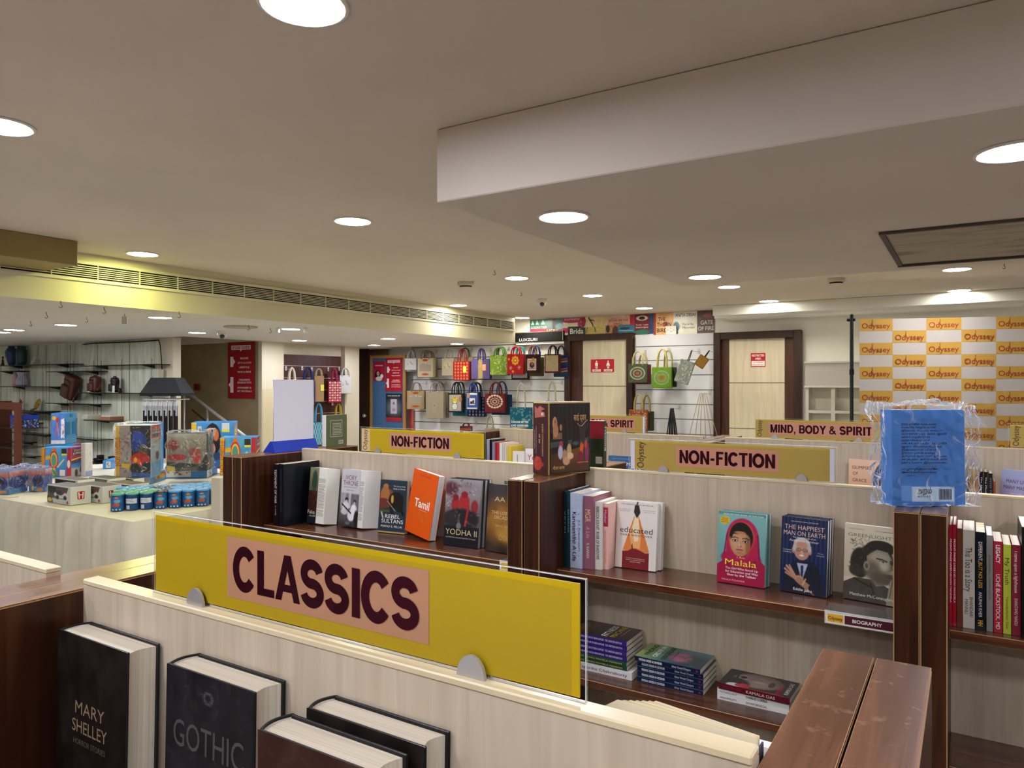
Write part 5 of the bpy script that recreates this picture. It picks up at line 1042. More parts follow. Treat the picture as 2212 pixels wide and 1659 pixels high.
def track_art(seed, mon=0):
    L = [('g', 0, 1, '2E78BE', '5AA8DC'), ('p', [(0, 0), (.09, 0), (.13, 1), (0, 1)], 'E6B82A'), ('l', .095, 0, .13, 1, .015, 'C8202A'), ('n', .06, 9)]
    L += [('e', .42, .6, .15, .3, 'D8342A', .05), ('e', .42, .6, .11, .24, 'E8C83A', .05), ('e', .42, .58, .085, .2, '5A9A8A', .1), ('l', .3, .5, .28, .1, .05, 'C83A32'), ('l', .42, .3, .5, .12, .06, 'E0C030'), ('l', .5, .12, .8, .14, .04, 'D83A42'), ('l', .55, .35, .75, .6, .05, 'E0C8A0'),
          ('p', [(.14, .6), (.3, .62), (.3, .74), (.14, .72)], 'E8B820'), ('e', .4, .12, .12, .12, '4A8A4A', .4), ('p', [(.62, .05), (.8, .05), (.8, .25), (.62, .25)], 'E9E4DC'), ('p', [(.68, .78), (.85, .78), (.85, .97), (.68, .97)], '2A2A30'), ('p', [(.68, .74), (.85, .74), (.85, .8), (.68, .8)], 'F0E22A'), ('p', [(.36, .88), (.5, .9), (.48, 1), (.37, .98)], 'E07A20'),
          ('p', [(.84, 0), (1, 0), (1, 1), (.88, 1)], 'B8262A'), ('e', .92, .45, .05, .14, 'E6E0DA', .2)]
    return paint(64, 60, BLU, L, seed)
def side_art(seed): return paint(28, 60, '2A2A4A', [('p', [(0, .62), (1, .62), (1, 1), (0, 1)], 'A8202A'), ('e', .5, .84, .4, .12, '1E2450', .1), ('s', 0, 1, .45, .62, 20, .4, .05, ['E07A2A', '2A3A7A', 'C83A2A'], .5), ('p', [(0, .6), (1, .66), (1, .62), (0, .56)], 'F0D020'), ('g', .3, .45, '4A86C8', '3A6AA8'), ('g', 0, .3, 'B8A494', 'A89C94'), ('e', .4, .12, .12, .12, '1E1A1E', .3), ('e', .8, .2, .1, .1, '2A2426', .3)], seed)
hot = [('HOT WHEELS', .065, .5, .9, .11, 'E03024', .03, PI / 2), ('HOT WHEELS', .06, .505, .88, .085, 'F4D030', .02, PI / 2)]
sp_t = [('STUNT', .5, .88, .6, .07, 'F0C030'), ('& SMASH', .5, .79, .7, .07, 'F4F0E8')]
def stack_z(px, base, hgt): return ZT + hgt
# lower flat boxes
fl, *_ = tex_box('toy_box', 'flat blue toy car box under the monster truck box, flame logo on its side', 'toy box', 252, 324, 395, 1047, 1024, ZT, .62, 'B9C4CE', top='8A7A5A', side=paint(50, 24, '3E8CC8', [('n', .04, 6), ('p', [(.2, .1), (.95, .5), (.95, .85), (.55, .8), (.4, .3)], 'C8242A')], 1), stx=[('HOT WHEELS', .6, .5, .6, .4, 'F4C828', .03)], dmax=.34)
hz = fl['_dim'][2]
tex_box('toy_box', 'tall monster truck box with clear window showing red and blue trucks', 'toy box', 250, 326, 358, 1033, 919, ZT + hz, .66, 'D8D4CC', group=None, ftx=[('HOT WHEELS', .05, .5, .84, .085, 'C8202A', .03, PI / 2), ('HOT WHEELS', .047, .503, .82, .07, 'F4D030', .02, PI / 2)],
    front=paint(72, 100, 'B9C6D6', [('p', [(0, 0), (.1, 0), (.1, 1), (0, 1)], 'E0B02E'), ('p', [(.1, 0), (.45, 0), (.42, 1), (.1, 1)], 'A99C98'), ('s', .12, .4, .1, .95, 60, .12, .03, ['7A4A4A', 'C9B070', '5A6A9A', '8A94B4', 'D8D0C8', '9A2A2A']), ('p', [(.16, .2), (.42, .16), (.4, .26), (.16, .28)], 'E8C22A'), ('p', [(.45, 0), (1, 0), (1, 1), (.4, 1), (.44, .6)], '23252E'),
        ('e', .66, .68, .22, .2, '1E3E9A', .2), ('e', .62, .8, .16, .1, '2A4CB0', .3), ('e', .78, .5, .14, .12, '5A4A30', .3), ('e', .7, .34, .28, .14, 'C0241E', .15), ('e', .6, .3, .12, .06, 'E04A28', .3), ('e', .56, .34, .05, .05, 'E8C020', .3), ('e', .55, .18, .14, .1, '14141A', .3), ('e', .88, .2, .14, .1, '14141A', .3), ('p', [(.46, 0), (1, 0), (1, .08), (.46, .1)], '2A5CAA'), ('s', .45, .98, .05, .95, 26, .14, .012, ['E6E8EE', 'B9BEC8'])], 3),
    side=paint(30, 100, '8FA6B8', [('g', 0, .28, '4A9AD0', '4A9AD0'), ('p', [(0, .75), (1, .75), (1, 1), (0, 1)], 'A8262A'), ('e', .5, .86, .42, .08, '1E2450', .1), ('s', 0, 1, .55, .72, 16, .5, .05, ['E07A2A', '2A3A7A', 'D8B020'], .5), ('e', .6, .4, .2, .08, '2A2426', .3), ('n', .05, 8)], 5), stx=[('STUNT', .5, .9, .6, .04, 'F0C030'), ('& SMASH', .5, .85, .7, .04, 'F4F0E8')], wrap=.008, dmax=.22)
fl2, *_ = tex_box('toy_box', 'flat blue box with printed barcode side under the film-wrapped racing set', 'toy box', 356, 447, 492, 1034, 1009, ZT, .72, BLU, front=paint(60, 20, BLU, [('p', [(.02, .1), (.62, .1), (.62, .9), (.02, .9)], 'D8D6CE'), ('s', .05, .6, .2, .8, 20, .06, .03, ['4A4A4A'])], 2), side=paint(30, 20, 'E2DED4', [('p', [(.5, 0), (1, 0), (1, 1), (.5, 1)], '3E8CC8'), ('l', .25, .2, .25, .8, .04, '2A2A2A'), ('s', .05, .45, .1, .5, 10, .12, .03, ['3A3A3A'])], 3), dmax=.4)
tex_box('toy_box', 'racing track set bulging under shiny crinkled film, dark carton with red cars', 'toy box', 360, 447, 461, 1019, 938, ZT + fl2['_dim'][2], .74, '38343A',
    front=paint(70, 60, '7E7876', [('g', .6, 1, '8A8478', 'A8A49A'), ('p', [(0, 0), (1, 0), (1, .16), (0, .26)], '4A4648'), ('p', [(.75, 0), (1, 0), (1, .5)], '26242A'), ('e', .25, .38, .24, .08, 'B02A2E', .2), ('e', .16, .7, .14, .14, '8A2A2E', .5), ('e', .75, .35, .1, .16, 'B8302E', .2), ('e', .7, .5, .14, .12, '9A3A34', .5), ('e', .4, .15, .34, .06, '1E2A24', .3), ('p', [(0, 0), (.2, 0), (.2, .12), (0, .16)], 'C9B04A'), ('s', .02, .98, .1, .98, 90, .16, .014, ['F0EEEA', 'D6D4D0', '5A5654', 'A8A4A0'])], 3), side=paint(20, 40, '2E2A2E', [('n', .05, 6)], 2), wrap=.014, dmax=.3)
tex_box('toy_box', 'large blue ring track box at the back of the table, beneath the stair rail', 'toy box', 413, 505, 530, 1010, 913, ZT, .80, BLU, ftx=[('eels', .06, .85, .34, .1, 'F4D030', .03, PI / 2)],
    front=paint(80, 60, BLU, [('g', 0, 1, '2A66A4', '4E9CD4'), ('n', .05, 9), ('p', [(0, 0), (.12, 0), (.1, 1), (0, 1)], 'E6B82A'), ('e', .5, .62, .2, .36, '18141A', .04), ('e', .44, .75, .08, .14, 'D87030', .2), ('e', .58, .72, .07, .14, 'D87030', .2), ('e', .5, .4, .06, .16, 'D8602A', .2), ('e', .5, .7, .03, .3, '18141A', .2), ('p', [(.15, .6), (.24, .6), (.24, .92), (.15, .92)], 'D8D4CC'), ('e', .2, .76, .03, .1, '3A2A24', .3), ('p', [(.72, .8), (.9, .8), (.9, .98), (.72, .98)], 'E6E2DA'), ('p', [(.72, .78), (.9, .78), (.9, .84), (.72, .84)], 'F0E22A'), ('p', [(.3, .3), (.9, .34), (.9, .2), (.3, .1)], '24406A')], 4),
    side=paint(20, 60, BLU, [('e', .5, .7, .3, .25, 'E08A2A', .2)], 2), stx=[('HOT', .5, .75, .3, .3, 'F4D030', .03, PI / 2)], dmax=.3)
tex_box('toy_box', 'blue spiral track box beside the dark bookcase end, right side of the table', 'toy box', 475, 553, 578, 1027, 946, ZT, .78, BLU, front=track_art(5), side=side_art(5), ftx=hot, stx=sp_t, dmax=.3)
tex_box('toy_box', 'blue spiral track box at the left of the table, supporting the teal case stack', 'toy box', 89, 154, 180, 1032, 967, ZT, .58, BLU, front=track_art(4), side=side_art(4), ftx=hot, stx=sp_t, dmax=.3)
q1, w1, d1, h1 = tex_box('toy_box', 'flat teal and red case beneath the upright teal case', 'toy case', 100, 156, 176, 1018, 960.5, ZT, .60, '2E86B4', side=paint(30, 12, 'B8342A', [('n', .08, 6)], 2), dmax=.3)
tcz = ZT + h1
t, w1, d1, h1 = tex_box('toy_case', 'upright teal plastic carry case with moulded handle recess, top of the left stack', 'toy case', 110, 141, 179, 961, 893, tcz, .80, '2A7FA6',
    front=paint(40, 80, '4A7AC0', [('l', .3, .25, .42, .7, .06, 'D85A5A'), ('l', .42, .7, .55, .3, .06, 'E07A6A'), ('e', .45, .8, .12, .08, 'C83A3A', .2), ('p', [(.7, .2), (.95, .2), (.95, .85), (.7, .8)], 'E6E2E4'), ('s', .7, .95, .2, .8, 16, .12, .05, ['3A3A4A', 'C83A3A']), ('p', [(0, .02), (1, .02), (1, .14), (0, .14)], 'D8D4D8'), ('e', .2, .85, .16, .06, 'E8B02A', .2), ('n', .05, 8)], 3), dmax=.33)
a = MB(); MS = RIGHT((w1, d1 / 2, h1 / 2)); TD = flat('1E5F80', .45); TL = flat('3590B8', .4)
a.prism([(-d1 * .42, h1 * .2), (-d1 * .12, h1 * .2), (-d1 * .12, -h1 * .2), (-d1 * .42, -h1 * .2), (-d1 * .5, -h1 * .3), (-d1 * .5, h1 * .3)], .001, .004, TD, MS); a.prism([(d1 * .12, h1 * .2), (d1 * .42, h1 * .2), (d1 * .5, h1 * .3), (d1 * .5, -h1 * .3), (d1 * .42, -h1 * .2), (d1 * .12, -h1 * .2)], .001, .004, TD, MS)
a.box(0, .006, 0, d1, h1 * .30, h1 * .32, TL, T(w1, 0, h1 / 2)); a.box(0, .006, 0, d1, -h1 * .32, -h1 * .30, TL, T(w1, 0, h1 / 2)); a.box(0, .006, d1 * .4, d1 * .6, h1 * .36, h1 * .46, TD, T(w1, 0, h1 / 2)); a.build('moulded_handle', t)
tex_box('toy_box', 'tall whitish box seen from its worn printed back, right of the teal case stack', 'toy box', 175, 184, 200, 1029, 958, ZT, .3, 'DAD4CA', side=paint(30, 60, 'D6D0C6', [('s', .1, .9, .1, .9, 40, .2, .03, ['B9AFA4', 'A87A6A', '8A94A8']), ('g', 0, .15, '8A9AB8', '8A9AB8')], 3), dmax=.5)
tex_box('toy_box', 'small light blue carton with white label behind the tall monster truck box', 'toy box', 222, 240, 262, 1013, 995, ZT, .75, BLU, front=paint(24, 16, BLU, [('p', [(.4, .1), (.98, .1), (.98, .9), (.4, .9)], 'E2DED6'), ('s', .5, .9, .2, .8, 6, .2, .06, ['2A2A2A'])], 2), dmax=.3)
tex_box('toy_box', 'thin blue carton peeking over the tall monster truck box', 'toy box', 263, 352, 360, 1018, 915, ZT, .95, BLU, front=paint(40, 40, BLU, [('e', .15, .96, .1, .04, 'B82A2A', .3), ('e', .75, .95, .14, .04, '2A2430', .3)], 2), dmax=.1)
for px0, px1, px2, yb, yt, lb, sd in [(-30, 19, 60, 1068, 1018, 'blue toy truck in crinkled film at the left edge of the photo', 2), (62, 96, 113, 1062, 1013, 'blue toy truck in crinkled film left of the white car boxes', 6), (-12, 8, 22, 1052, 1012, 'red topped toy set in film behind the leftmost blue truck', 8), (36, 66, 84, 1050, 1010, 'red topped toy set in film behind the pair of blue trucks', 9)]:
    tex_box('toy_box', lb, 'toy box', px0, px1, px2, yb, yt, ZT, .5, '3A5AA8', front=paint(50, 40, '8A8890', [('g', .7, 1, 'C8504A', 'B9AEB0'), ('e', .6, .45, .36, .3, '1E3E8A', .2), ('e', .6, .5, .2, .14, '14161E', .2), ('p', [(0, 0), (1, 0), (1, .2), (0, .26)], '3E80C0'), ('p', [(.5, .02), (.9, .04), (.9, .16), (.5, .14)], 'E08A2A'), ('e', .25, .14, .1, .1, 'E8B82A', .3), ('s', 0, 1, .2, 1, 46, .2, .018, ['E6E4E8', 'C85A54', 'A8A6AC', 'D6D4DA'])], sd),
            side=paint(30, 40, '4A5A8A', [('e', .4, .5, .4, .3, '1E3E8A', .2), ('g', 0, .2, '3E80C0', '3E80C0'), ('g', .75, 1, 'B8504A', 'C9B9BA'), ('s', 0, 1, .2, 1, 20, .3, .02, ['E6E4E8', 'A8A6AC'])], sd), wrap=.010, dmax=.25)
# white model car boxes
hl = [('e', .5, .5, .46, .44, 'B01828', .05)]
def car_box(label, px0, px1, px2, yb, yt, z=ZT):
    t, w_, d_, h_ = tex_box('model_car_box', label, 'toy box', px0, px1, px2, yb, yt, z, 0.0, 'D8D8CE', group='white model car boxes', top='6A6454', dmax=.19,
        front=paint(56, 24, 'CFCFC8', [('p', [(.03, .28), (.78, .28), (.92, .95), (.03, .95)], '4A4844'), ('e', .22, .75, .18, .2, '1E1C1C', .2), ('e', .6, .5, .3, .2, 'DAD8D4', .15), ('e', .55, .62, .16, .14, '2A2828', .2), ('e', .7, .7, .08, .1, '8A2430', .2), ('e', .45, .35, .07, .12, '1A1818', .1), ('e', .78, .36, .07, .12, '1A1818', .1), ('p', [(0, .0), (.26, .0), (.22, .3), (0, .36)], '2A2410'), ('e', .12, .16, .1, .12, 'C9B02A', .3), ('e', .88, .12, .04, .08, 'B02030', .2)], 4))
    a = MB(); MS = RIGHT((w_, d_ / 2, h_ / 2)); R_ = flat('B01828', .4); s = h_ * .2; W = flat('DEDCD4')
    a.prism([(-s * 1.0, s * .9), (-s * .85, s * 1.1), (s * .85, s * 1.1), (s * 1.0, s * .9), (s * .9, -s * .95), (s * .75, -s * 1.1), (-s * .75, -s * 1.1), (-s * .9, -s * .95)], .0008, .0016, R_, MS)
    for q in (-1, 1): a.poly([(q * s * .78, s * .9), (q * s * .42, s * .9), (q * s * .30, -s * .92), (q * s * .62, -s * .92)][::q], W, MS, .0022)
    a.poly([(-s * .38, s * .02), (s * .38, s * .02), (s * .34, -s * .22), (-s * .34, -s * .22)], W, MS, .0022) if False else None
    a.rect(-s * .34, s * .34, s * .25, s * .92, flat('B01828', .4), MS, .0024); a.rect(-s * .34, s * .34, s * .02, s * .26, W, MS, .0026); a.rect(-s * .3, s * .3, -s * .92, s * .02, flat('B01828', .4), MS, .0024)
    a.build('emblem', t); return t
car_box('white model car box with red emblem, nearest corner of the group', 102, 152, 197, 1084, 1046)
car_box('white model car box second from the left in the front row', 166, 221, 263, 1079.5, 1044)
car_box('white model car box third in the front row, half behind the canisters', 232, 283, 322, 1073, 1041)
car_box('white model car box of the second row, behind the nearest one', 118, 168, 205, 1062, 1032)
car_box('white model car box of the second row, middle', 192, 236, 272, 1058, 1030)
car_box('white model car box of the second row, right', 258, 290, 312, 1056, 1031)
# canisters
C0 = Vector((-4.955, 2.80, ZT + .0006)); u = Vector((.0503, .0740, 0)); v = Vector((-.0635, .0457, 0))
dc = .0425
ords = 'first second third fourth fifth sixth seventh'.split(); rows = 'front second third fourth rear'.split()
cart = paint(60, 36, '1E5C96', [('n', .08, 10), ('e', .5, .42, .2, .12, 'C0582A', .3), ('e', .35, .35, .14, .1, '9A4A50', .3), ('e', .55, .65, .2, .12, '6AA8D0', .5), ('e', .5, .88, .12, .06, 'E08A2A', .3), ('e', .3, .08, .04, .06, 'D8E0E8', .2), ('e', .5, .08, .04, .06, 'D8E0E8', .2), ('e', .7, .08, .04, .06, 'D8E0E8', .2)], 2)
def canister(i, j):
    lid = '5AA88A' if (i <= 2 and j <= 2) else ('2E3238' if (i in (3,) or (i == 2 and j > 2)) and j < 4 else '4F9AD6')
    ln = {'5AA88A': 'green', '2E3238': 'black', '4F9AD6': 'light blue'}[lid]
    wl = j == 0 and i in (1, 2)
    t = thing('toy_canister', 'blue %stoy canister with %s lid, %s from left in the %s row' % ('white-labelled ' if wl else '', ln, ords[i], rows[j]), 'toy canister', C0 + (i + .5 * (j % 2)) * u + j * v, math.radians(50), 'blue toy canisters')
    a = MB(); r, hh = dc, .112
    a.lathe([(r - .002, 0), (r, .003), (r, hh - .003), (r - .002, hh)], flat('1C4E86', .3, coat=.4))
    if j == 0:
        nn = 24; A = paint(nn * 2, 30, '1E5C96', [('n', .05, 6)], 1)
        arc = [(math.radians(-150 + 120 * k / 16)) for k in range(17)]
        im = cart if not wl else paint(60, 36, '174478', [('p', [(.15, .45), (.85, .45), (.85, .78), (.15, .78)], 'D4D8DC'), ('s', .2, .8, .5, .75, 12, .2, .02, ['8A8E94'], 0.1), ('p', [(.2, .06), (.42, .06), (.42, .32), (.2, .32)], 'C9CED4')], 2)
        ny, nx = im.shape[:2]; cl = np.where(im <= 0.04045, im / 12.92, ((im + .055) / 1.055) ** 2.4); V = []; Fc = []; cs = []
        for jj in range(ny + 1):
            for ii in range(nx + 1):
                an = math.radians(-165 + 150 * ii / nx); V.append(((r + .0007) * math.cos(an), (r + .0007) * math.sin(an), .004 + (hh - .012) * jj / ny))
        for jj in range(ny):
            for ii in range(nx): k = jj * (nx + 1) + ii; Fc.append((k, k + 1, k + nx + 2, k + nx + 1)); cs.append(tuple(cl[jj, ii]))
        a.add(V, Fc, printed(), col=cs)
    a.build('can_body', t)
    b = MB(); b.lathe([(r + .0015, hh - .004), (r + .0015, hh + .006), (r - .004, hh + .009), (r - .008, hh + .006)], flat(lid, .25, coat=.5)); b.build('lid', t)
for j in range(5):
    for i in range(7): canister(i, j)
# small things by the table's right end
P = onZ(480, 1133, .62)
tag(MB().board(-.05, .05, -.05, .05, 0, .98, flat('CFC7B2', .5), None, .003).build('display_pedestal', None, T(-4.36, 3.19, .0005)), 'narrow off-white pedestal between the toy table and the dark bookcase end', 'pedestal')

# ================================================================ glass shelf wall
GL = clear('dark_glass', .82, '1A201E'); GE = flat('0E1412', .2)
YG = YS - .20
def gshelf(px0, px1, py, label, drop=.05):
    a0 = onY(px0, py, YG); a1 = onY(px1, py, YG); z = (a0.z + a1.z) / 2
    t = thing('glass_shelf', label, 'shelf', ((a0.x + a1.x) / 2, YG, z), 0, 'dark glass wall shelves'); hw = abs(a1.x - a0.x) / 2
    a = MB(); a.board(-hw, hw, 0, .19, -.012, 0, GL, GE, .002); a.build('glass_plate', t)
    for sx in (-1, 1):
        b = MB(); x = sx * hw * .62; b.prism([(.19, -.012), (.03, -.012), (.03, -.015), (.19, -drop)], x - .004, x + .004, flat('3A3A36', .4), frame((0, 0, 0), (0, 1, 0), (0, 0, 1))); b.build('bracket', t)
    return z
SZ = {}
for k, px0, px1, py, lb in [('A', -10, 150, 787.5, 'dark glass shelf carrying the blue and green vases'), ('B', 172, 336, 788, 'empty dark glass shelf near the ceiling, right end of the wall'), ('C', -10, 33, 801, 'short dark glass shelf at the left edge just below the vases'), ('D', 100, 201, 801.5, 'dark glass shelf just above the big brown backpack'),
        ('E', 0, 126, 834.5, 'dark glass shelf carrying the ribbed and pink vases'), ('F', 157, 331, 848.5, 'dark glass shelf carrying the two small leather bags'), ('G', 97, 208, 871.5, 'dark glass shelf under the big brown backpack'), ('H', 8, 99, 886.5, 'dark glass shelf carrying the gold plate'), ('I', 36, 112, 892, 'dark glass shelf right below the gold plate shelf'),
        ('J', 180, 315, 909.5, 'dark glass shelf carrying flat boxed books'), ('K', 0, 63, 912.5, 'dark glass shelf showing right of the brown cabinet post, upper'), ('L', 0, 99, 935, 'dark glass shelf with the clear jar'), ('M', 40, 213, 943, 'dark glass shelf passing behind the teal case'), ('N', 0, 50, 954.5, 'short dark glass shelf with a black shoe'), ('O', 0, 58, 984, 'lowest dark glass shelf beside the brown cabinet'), ('P', 195, 262, 1003, 'low dark glass shelf carrying black shoes')]:
    SZ[k] = gshelf(px0, px1, py, lb, .016 if k in 'HL' else .05)
def vase(label, px, pw, pyt, k, prof, col, ribs=False, ruff=False, name='vase'):
    z = SZ[k]; c = onY(px, 800, YG + .10); d = c.y / ray(px)[1]; h_ = (H - (pyt - 829.5) / F * d) - z; r = pw / 2 / F * d
    t = MB(); n = 28; V = []; Fc = []
    for j, (rr, zz) in enumerate(prof):
        for i in range(n):
            q = rr * r * (1 + (.06 * math.cos(i * PI) if ribs else 0) + (.12 * math.sin(i * 6 * PI / n * 1.0) if ruff and j >= len(prof) - 2 else 0)); V.append((q * math.cos(2 * PI * i / n), q * math.sin(2 * PI * i / n), zz * h_))
    for j in range(len(prof) - 1):
        for i in range(n): Fc.append((j * n + i, j * n + (i + 1) % n, (j + 1) * n + (i + 1) % n, (j + 1) * n + i))
    t.add(V, Fc, flat(col, .35, coat=.3), smooth=not ribs); t.add(V, [tuple(range(n))[::-1]], flat(col, .35))
    return tag(t.build(name, None, T(c.x, c.y, z + .0005)), label, name)
vase('slate blue amphora vase on the top glass shelf', 25, 24, 748, 'A', [(.45, 0), (.7, .2), (.95, .5), (1, .7), (.75, .87), (.5, .93), (.62, 1), (.5, .995), (.4, .9)], '33466A')
vase('dark green ruffled vase beside the slate blue one', 46, 21, 747.5, 'A', [(.75, 0), (.9, .1), (1, .5), (1, .75), (.8, .86), (.75, .9), (1.0, 1), (.9, .99), (.7, .9)], '1F4440', ruff=True)
vase('small pink vase on the second glass shelf', 33, 12, 806, 'E', [(.8, 0), (1, .1), (1, .7), (.6, .85), (.8, 1), (.7, .99)], 'C99A92', ruff=True)
vase('pale grey ribbed vase beside the small pink one', 47, 22, 804, 'E', [(.6, 0), (.95, .1), (1, .35), (.75, .6), (.6, .75), (.9, 1), (.8, .99)], 'A9A6B4', ribs=True)
# little things on the glass shelves
def prop(name, label, cat, px, k, dep=.10): 
    c = onY(px, 800, YG + dep); return thing(name, label, cat, (c.x, c.y, SZ[k] + .0006)), (c.y / ray(px)[1]) / F
t, s = prop('figurine', 'small dark bronze seated figurine at the left edge of the top glass shelf', 'figurine', 6, 'A'); s *= .6
a = MB(); B = flat('4A4032', .4, .6); a.lathe([(5 * s, 0), (6 * s, 4 * s), (4 * s, 8 * s), (3.5 * s, 14 * s), (4.5 * s, 18 * s), (2 * s, 22 * s), (1.5 * s, 24 * s), (3 * s, 26 * s), (3.3 * s, 30 * s), (1.5 * s, 33 * s), (.5 * s, 34 * s)], B, n=14); a.tube([(4 * s, 0, 17 * s), (7 * s, -2 * s, 12 * s), (3 * s, -4 * s, 8 * s)], 1.2 * s, B); a.build('figure', t)
t, s = prop('card_stand', 'tilted white price card right of the green vase', 'card', 67, 'A')
a = MB(); a.board(-5 * s, 5 * s, 0, .003, 0, 17 * s, flat('C9CCC0', .5), None, .0008, M=Matrix.Rotation(-.3, 4, 'X') @ Matrix.Rotation(.35, 4, 'Y')); a.box(-6 * s, 5 * s, -.02, .02, 0, .012, flat('B9BDB0')); a.build('card', t)
LB = grained('brown_leather', '3E2216', '57301F', (6, 6, 6), rough=.4, coat=.2)
def backpack(label, px, k, w, h, dep, tilt, col, straps=True, name='backpack', cat='backpack', off=.09):
    t, s = prop(name, label, cat, px, k, off); w, h, dep = w * s, h * s, dep * s
    R = T(0, 0, .004 + (.02 if tilt else 0) + abs(math.sin(tilt)) * w * .5) @ Matrix.Rotation(tilt, 4, 'Y')
    a = MB(); a.board(-w / 2, w / 2, -dep / 2, dep / 2, 0, h, col, None, min(w, dep) * .28, 4, R); a.build('body', t)
    b = MB(); b.board(-w * .36, w * .36, -dep / 2 - .035, -dep / 2 + .02, h * .06, h * .58, col, None, .018, 3, R); b.build('front_pocket', t)
    c = MB(); c.tube([R @ Vector((-w * .4, -dep * .52, h * .75)), R @ Vector((0, -dep * .56, h * .8)), R @ Vector((w * .4, -dep * .52, h * .75))], .004, BLACK); c.tube([R @ Vector((-.03, 0, h)), R @ Vector((-.02, 0, h + .012)), R @ Vector((.02, 0, h + .012)), R @ Vector((.03, 0, h))], .008, col); c.build('zip_and_loop', t)
    if straps:
        e = MB(); e.tube([R @ Vector((w * .45, dep * .3, h * .8)), R @ Vector((w * .7, dep * .1, h * .45)), R @ Vector((w * .62, -dep * .1, .05)), R @ Vector((w * .9, -dep * .4, .03))], .014, col); e.build('strap', t)
    return t, s
backpack('large brown leather backpack leaning on a glass shelf', 150, 'G', 36, 53, 22, .33, LB)
t, s = backpack('small brown leather sling bag on the right glass shelf', 206, 'F', 24, 34, 18, 0, grained('tan_leather', '4A2A1A', '66392A', (6, 6, 6), rough=.4), True, 'sling_bag', 'bag')
a = MB(); a.board(-22 * s, -15 * s, -.03, -.028, 0, 11 * s, WHITE, None, .0005); a.build('price_tag', t)
t, s = backpack('dark brown leather sling bag with white tag, right of the tan one', 248, 'F', 15, 32, 14, 0, grained('dark_leather', '24161A', '33201F', (6, 6, 6), rough=.35), True, 'sling_bag', 'bag')
a = MB(); a.board(4 * s, 14 * s, -.05, -.048, 0, 15 * s, WHITE, None, .0005); a.lathe([(3 * s, 0), (4 * s, 2 * s), (3.5 * s, 8 * s), (1 * s, 10 * s)], BLACK, T(20 * s, 0, 0)); a.build('price_tag', t)
t, s = prop('decorative_plate', 'gold openwork plate on a small stand', 'plate', 73, 'H')
a = MB(); G = flat('B9963E', .3, .8); R = Matrix.Rotation(-.25, 4, 'X') @ Matrix.Rotation(.5, 4, 'Y')
for k in range(12):
    c, q = math.cos(k * PI / 6), math.sin(k * PI / 6); a.tube([R @ Vector((c * 3 * s, 0, 15 * s + q * 5 * s)), R @ Vector((c * 7 * s, 0, 15 * s + q * 12 * s))], 1.2 * s, G)
a.tube([R @ Vector((math.cos(k * PI / 10) * 7 * s, 0, 15 * s + math.sin(k * PI / 10) * 12 * s)) for k in range(21)], 1.3 * s, G); a.tube([R @ Vector((math.cos(k * PI / 10) * 3 * s, 0, 15 * s + math.sin(k * PI / 10) * 5 * s)) for k in range(21)], 1.5 * s, G); a.build('plate', t)
a = MB(); a.tube([(-5 * s, -4 * s, 0), (-2 * s, 2 * s, 4 * s), (2 * s, 2 * s, 4 * s), (5 * s, -4 * s, 0)], .8 * s, BLACK); a.build('stand', t)
t, s = prop('ornament', 'red flower ornament on thin wire legs', 'ornament', 44, 'H')
a = MB(); Rr = flat('8A2A2A', .5)
for k in range(7): a.tube([(0, 0, 12 * s), ((k - 3) * 3 * s, .01 * (k % 3), (24 - abs(k - 3) * 3) * s)], [1.6 * s, .5 * s], Rr)
a.build('flower', t); a = MB(); a.tube([(-8 * s, 0, 0), (-4 * s, 0, 10 * s), (0, 0, 13 * s), (5 * s, 0, 9 * s), (8 * s, 0, 0)], .5 * s, STEEL); a.build('wire_legs', t)
for i, (px, w, c, lb) in enumerate([(196, 22, 'CFC6AA', 'cream flat box under papers on the long glass shelf'), (240, 40, '9A6A4E', 'tan flat box at the right of the long glass shelf')]):
    t, s = prop('gift_box', lb, 'box', px, 'J'); a = MB(); a.board(-w / 2 * s, w / 2 * s, -.08, .1, 0, 8 * s, flat(c, .6), None, .002); a.build('box', t); b = MB(); b.board(-w * .45 * s, w * .45 * s, -.07, .09, 8 * s, 10 * s, flat('E0DCD0', .6), None, .001); b.build('lid', t)
t, s = prop('glass_jar', 'clear jar of orange sweets with checked lid on a glass shelf', 'jar', 47, 'L'); a = MB(); a.board(-9 * s, 9 * s, -.03, .03, .001, 13 * s, clear('jar_glass', .3), None, .004); a.build('jar', t); b = MB(); b.board(-7 * s, 7 * s, -.024, .024, .003, 8 * s, grained('sweets', 'A8503A', 'D8A07A', (60, 60, 60)), None, .004); b.build('sweets', t)
for px, k, lb in [(1, 'N', 'black shoe at the left edge on a short glass shelf'), (213, 'P', 'black leather shoe on the low glass shelf, left one'), (238, 'P', 'black leather shoe on the low glass shelf, right one')]:
    t, s = prop('shoe', lb, 'shoe', px, k); a = MB(); a.board(-12 * s, 12 * s, -.045, .045, .012, 9 * s, flat('1A1516', .25, coat=.5), None, .02, 3); a.board(2 * s, 12 * s, -.04, .04, 6 * s, 16 * s, flat('1A1516', .3), None, .016, 3); a.build('upper', t); b = MB(); b.board(-13 * s, 12.5 * s, -.05, .05, 0, .012, BLACK, None, .004); b.build('sole', t)
tag(MB().tube([onY(px, py, YS - .02) for px, py in ((180, 744), (196, 742), (260, 739.5), (300, 738), (330, 736), (343, 735))], .008, BLACK).tube([onY(px, py, YS - .05) for px, py in ((343, 735), (346, 745), (349, 780), (350, 798))], .006, BLACK).build('cable'), 'black cable running along the top of the glass shelf wall', 'cable')
P = onY(350, 798, YS - .04); tag(MB().board(-.03, .03, -.02, .0, -.12, 0, flat('B9AE92', .5), None, .004).build('cable_box', None, T(P)), 'small cream junction box on the pilaster, cable entering its top', 'box')

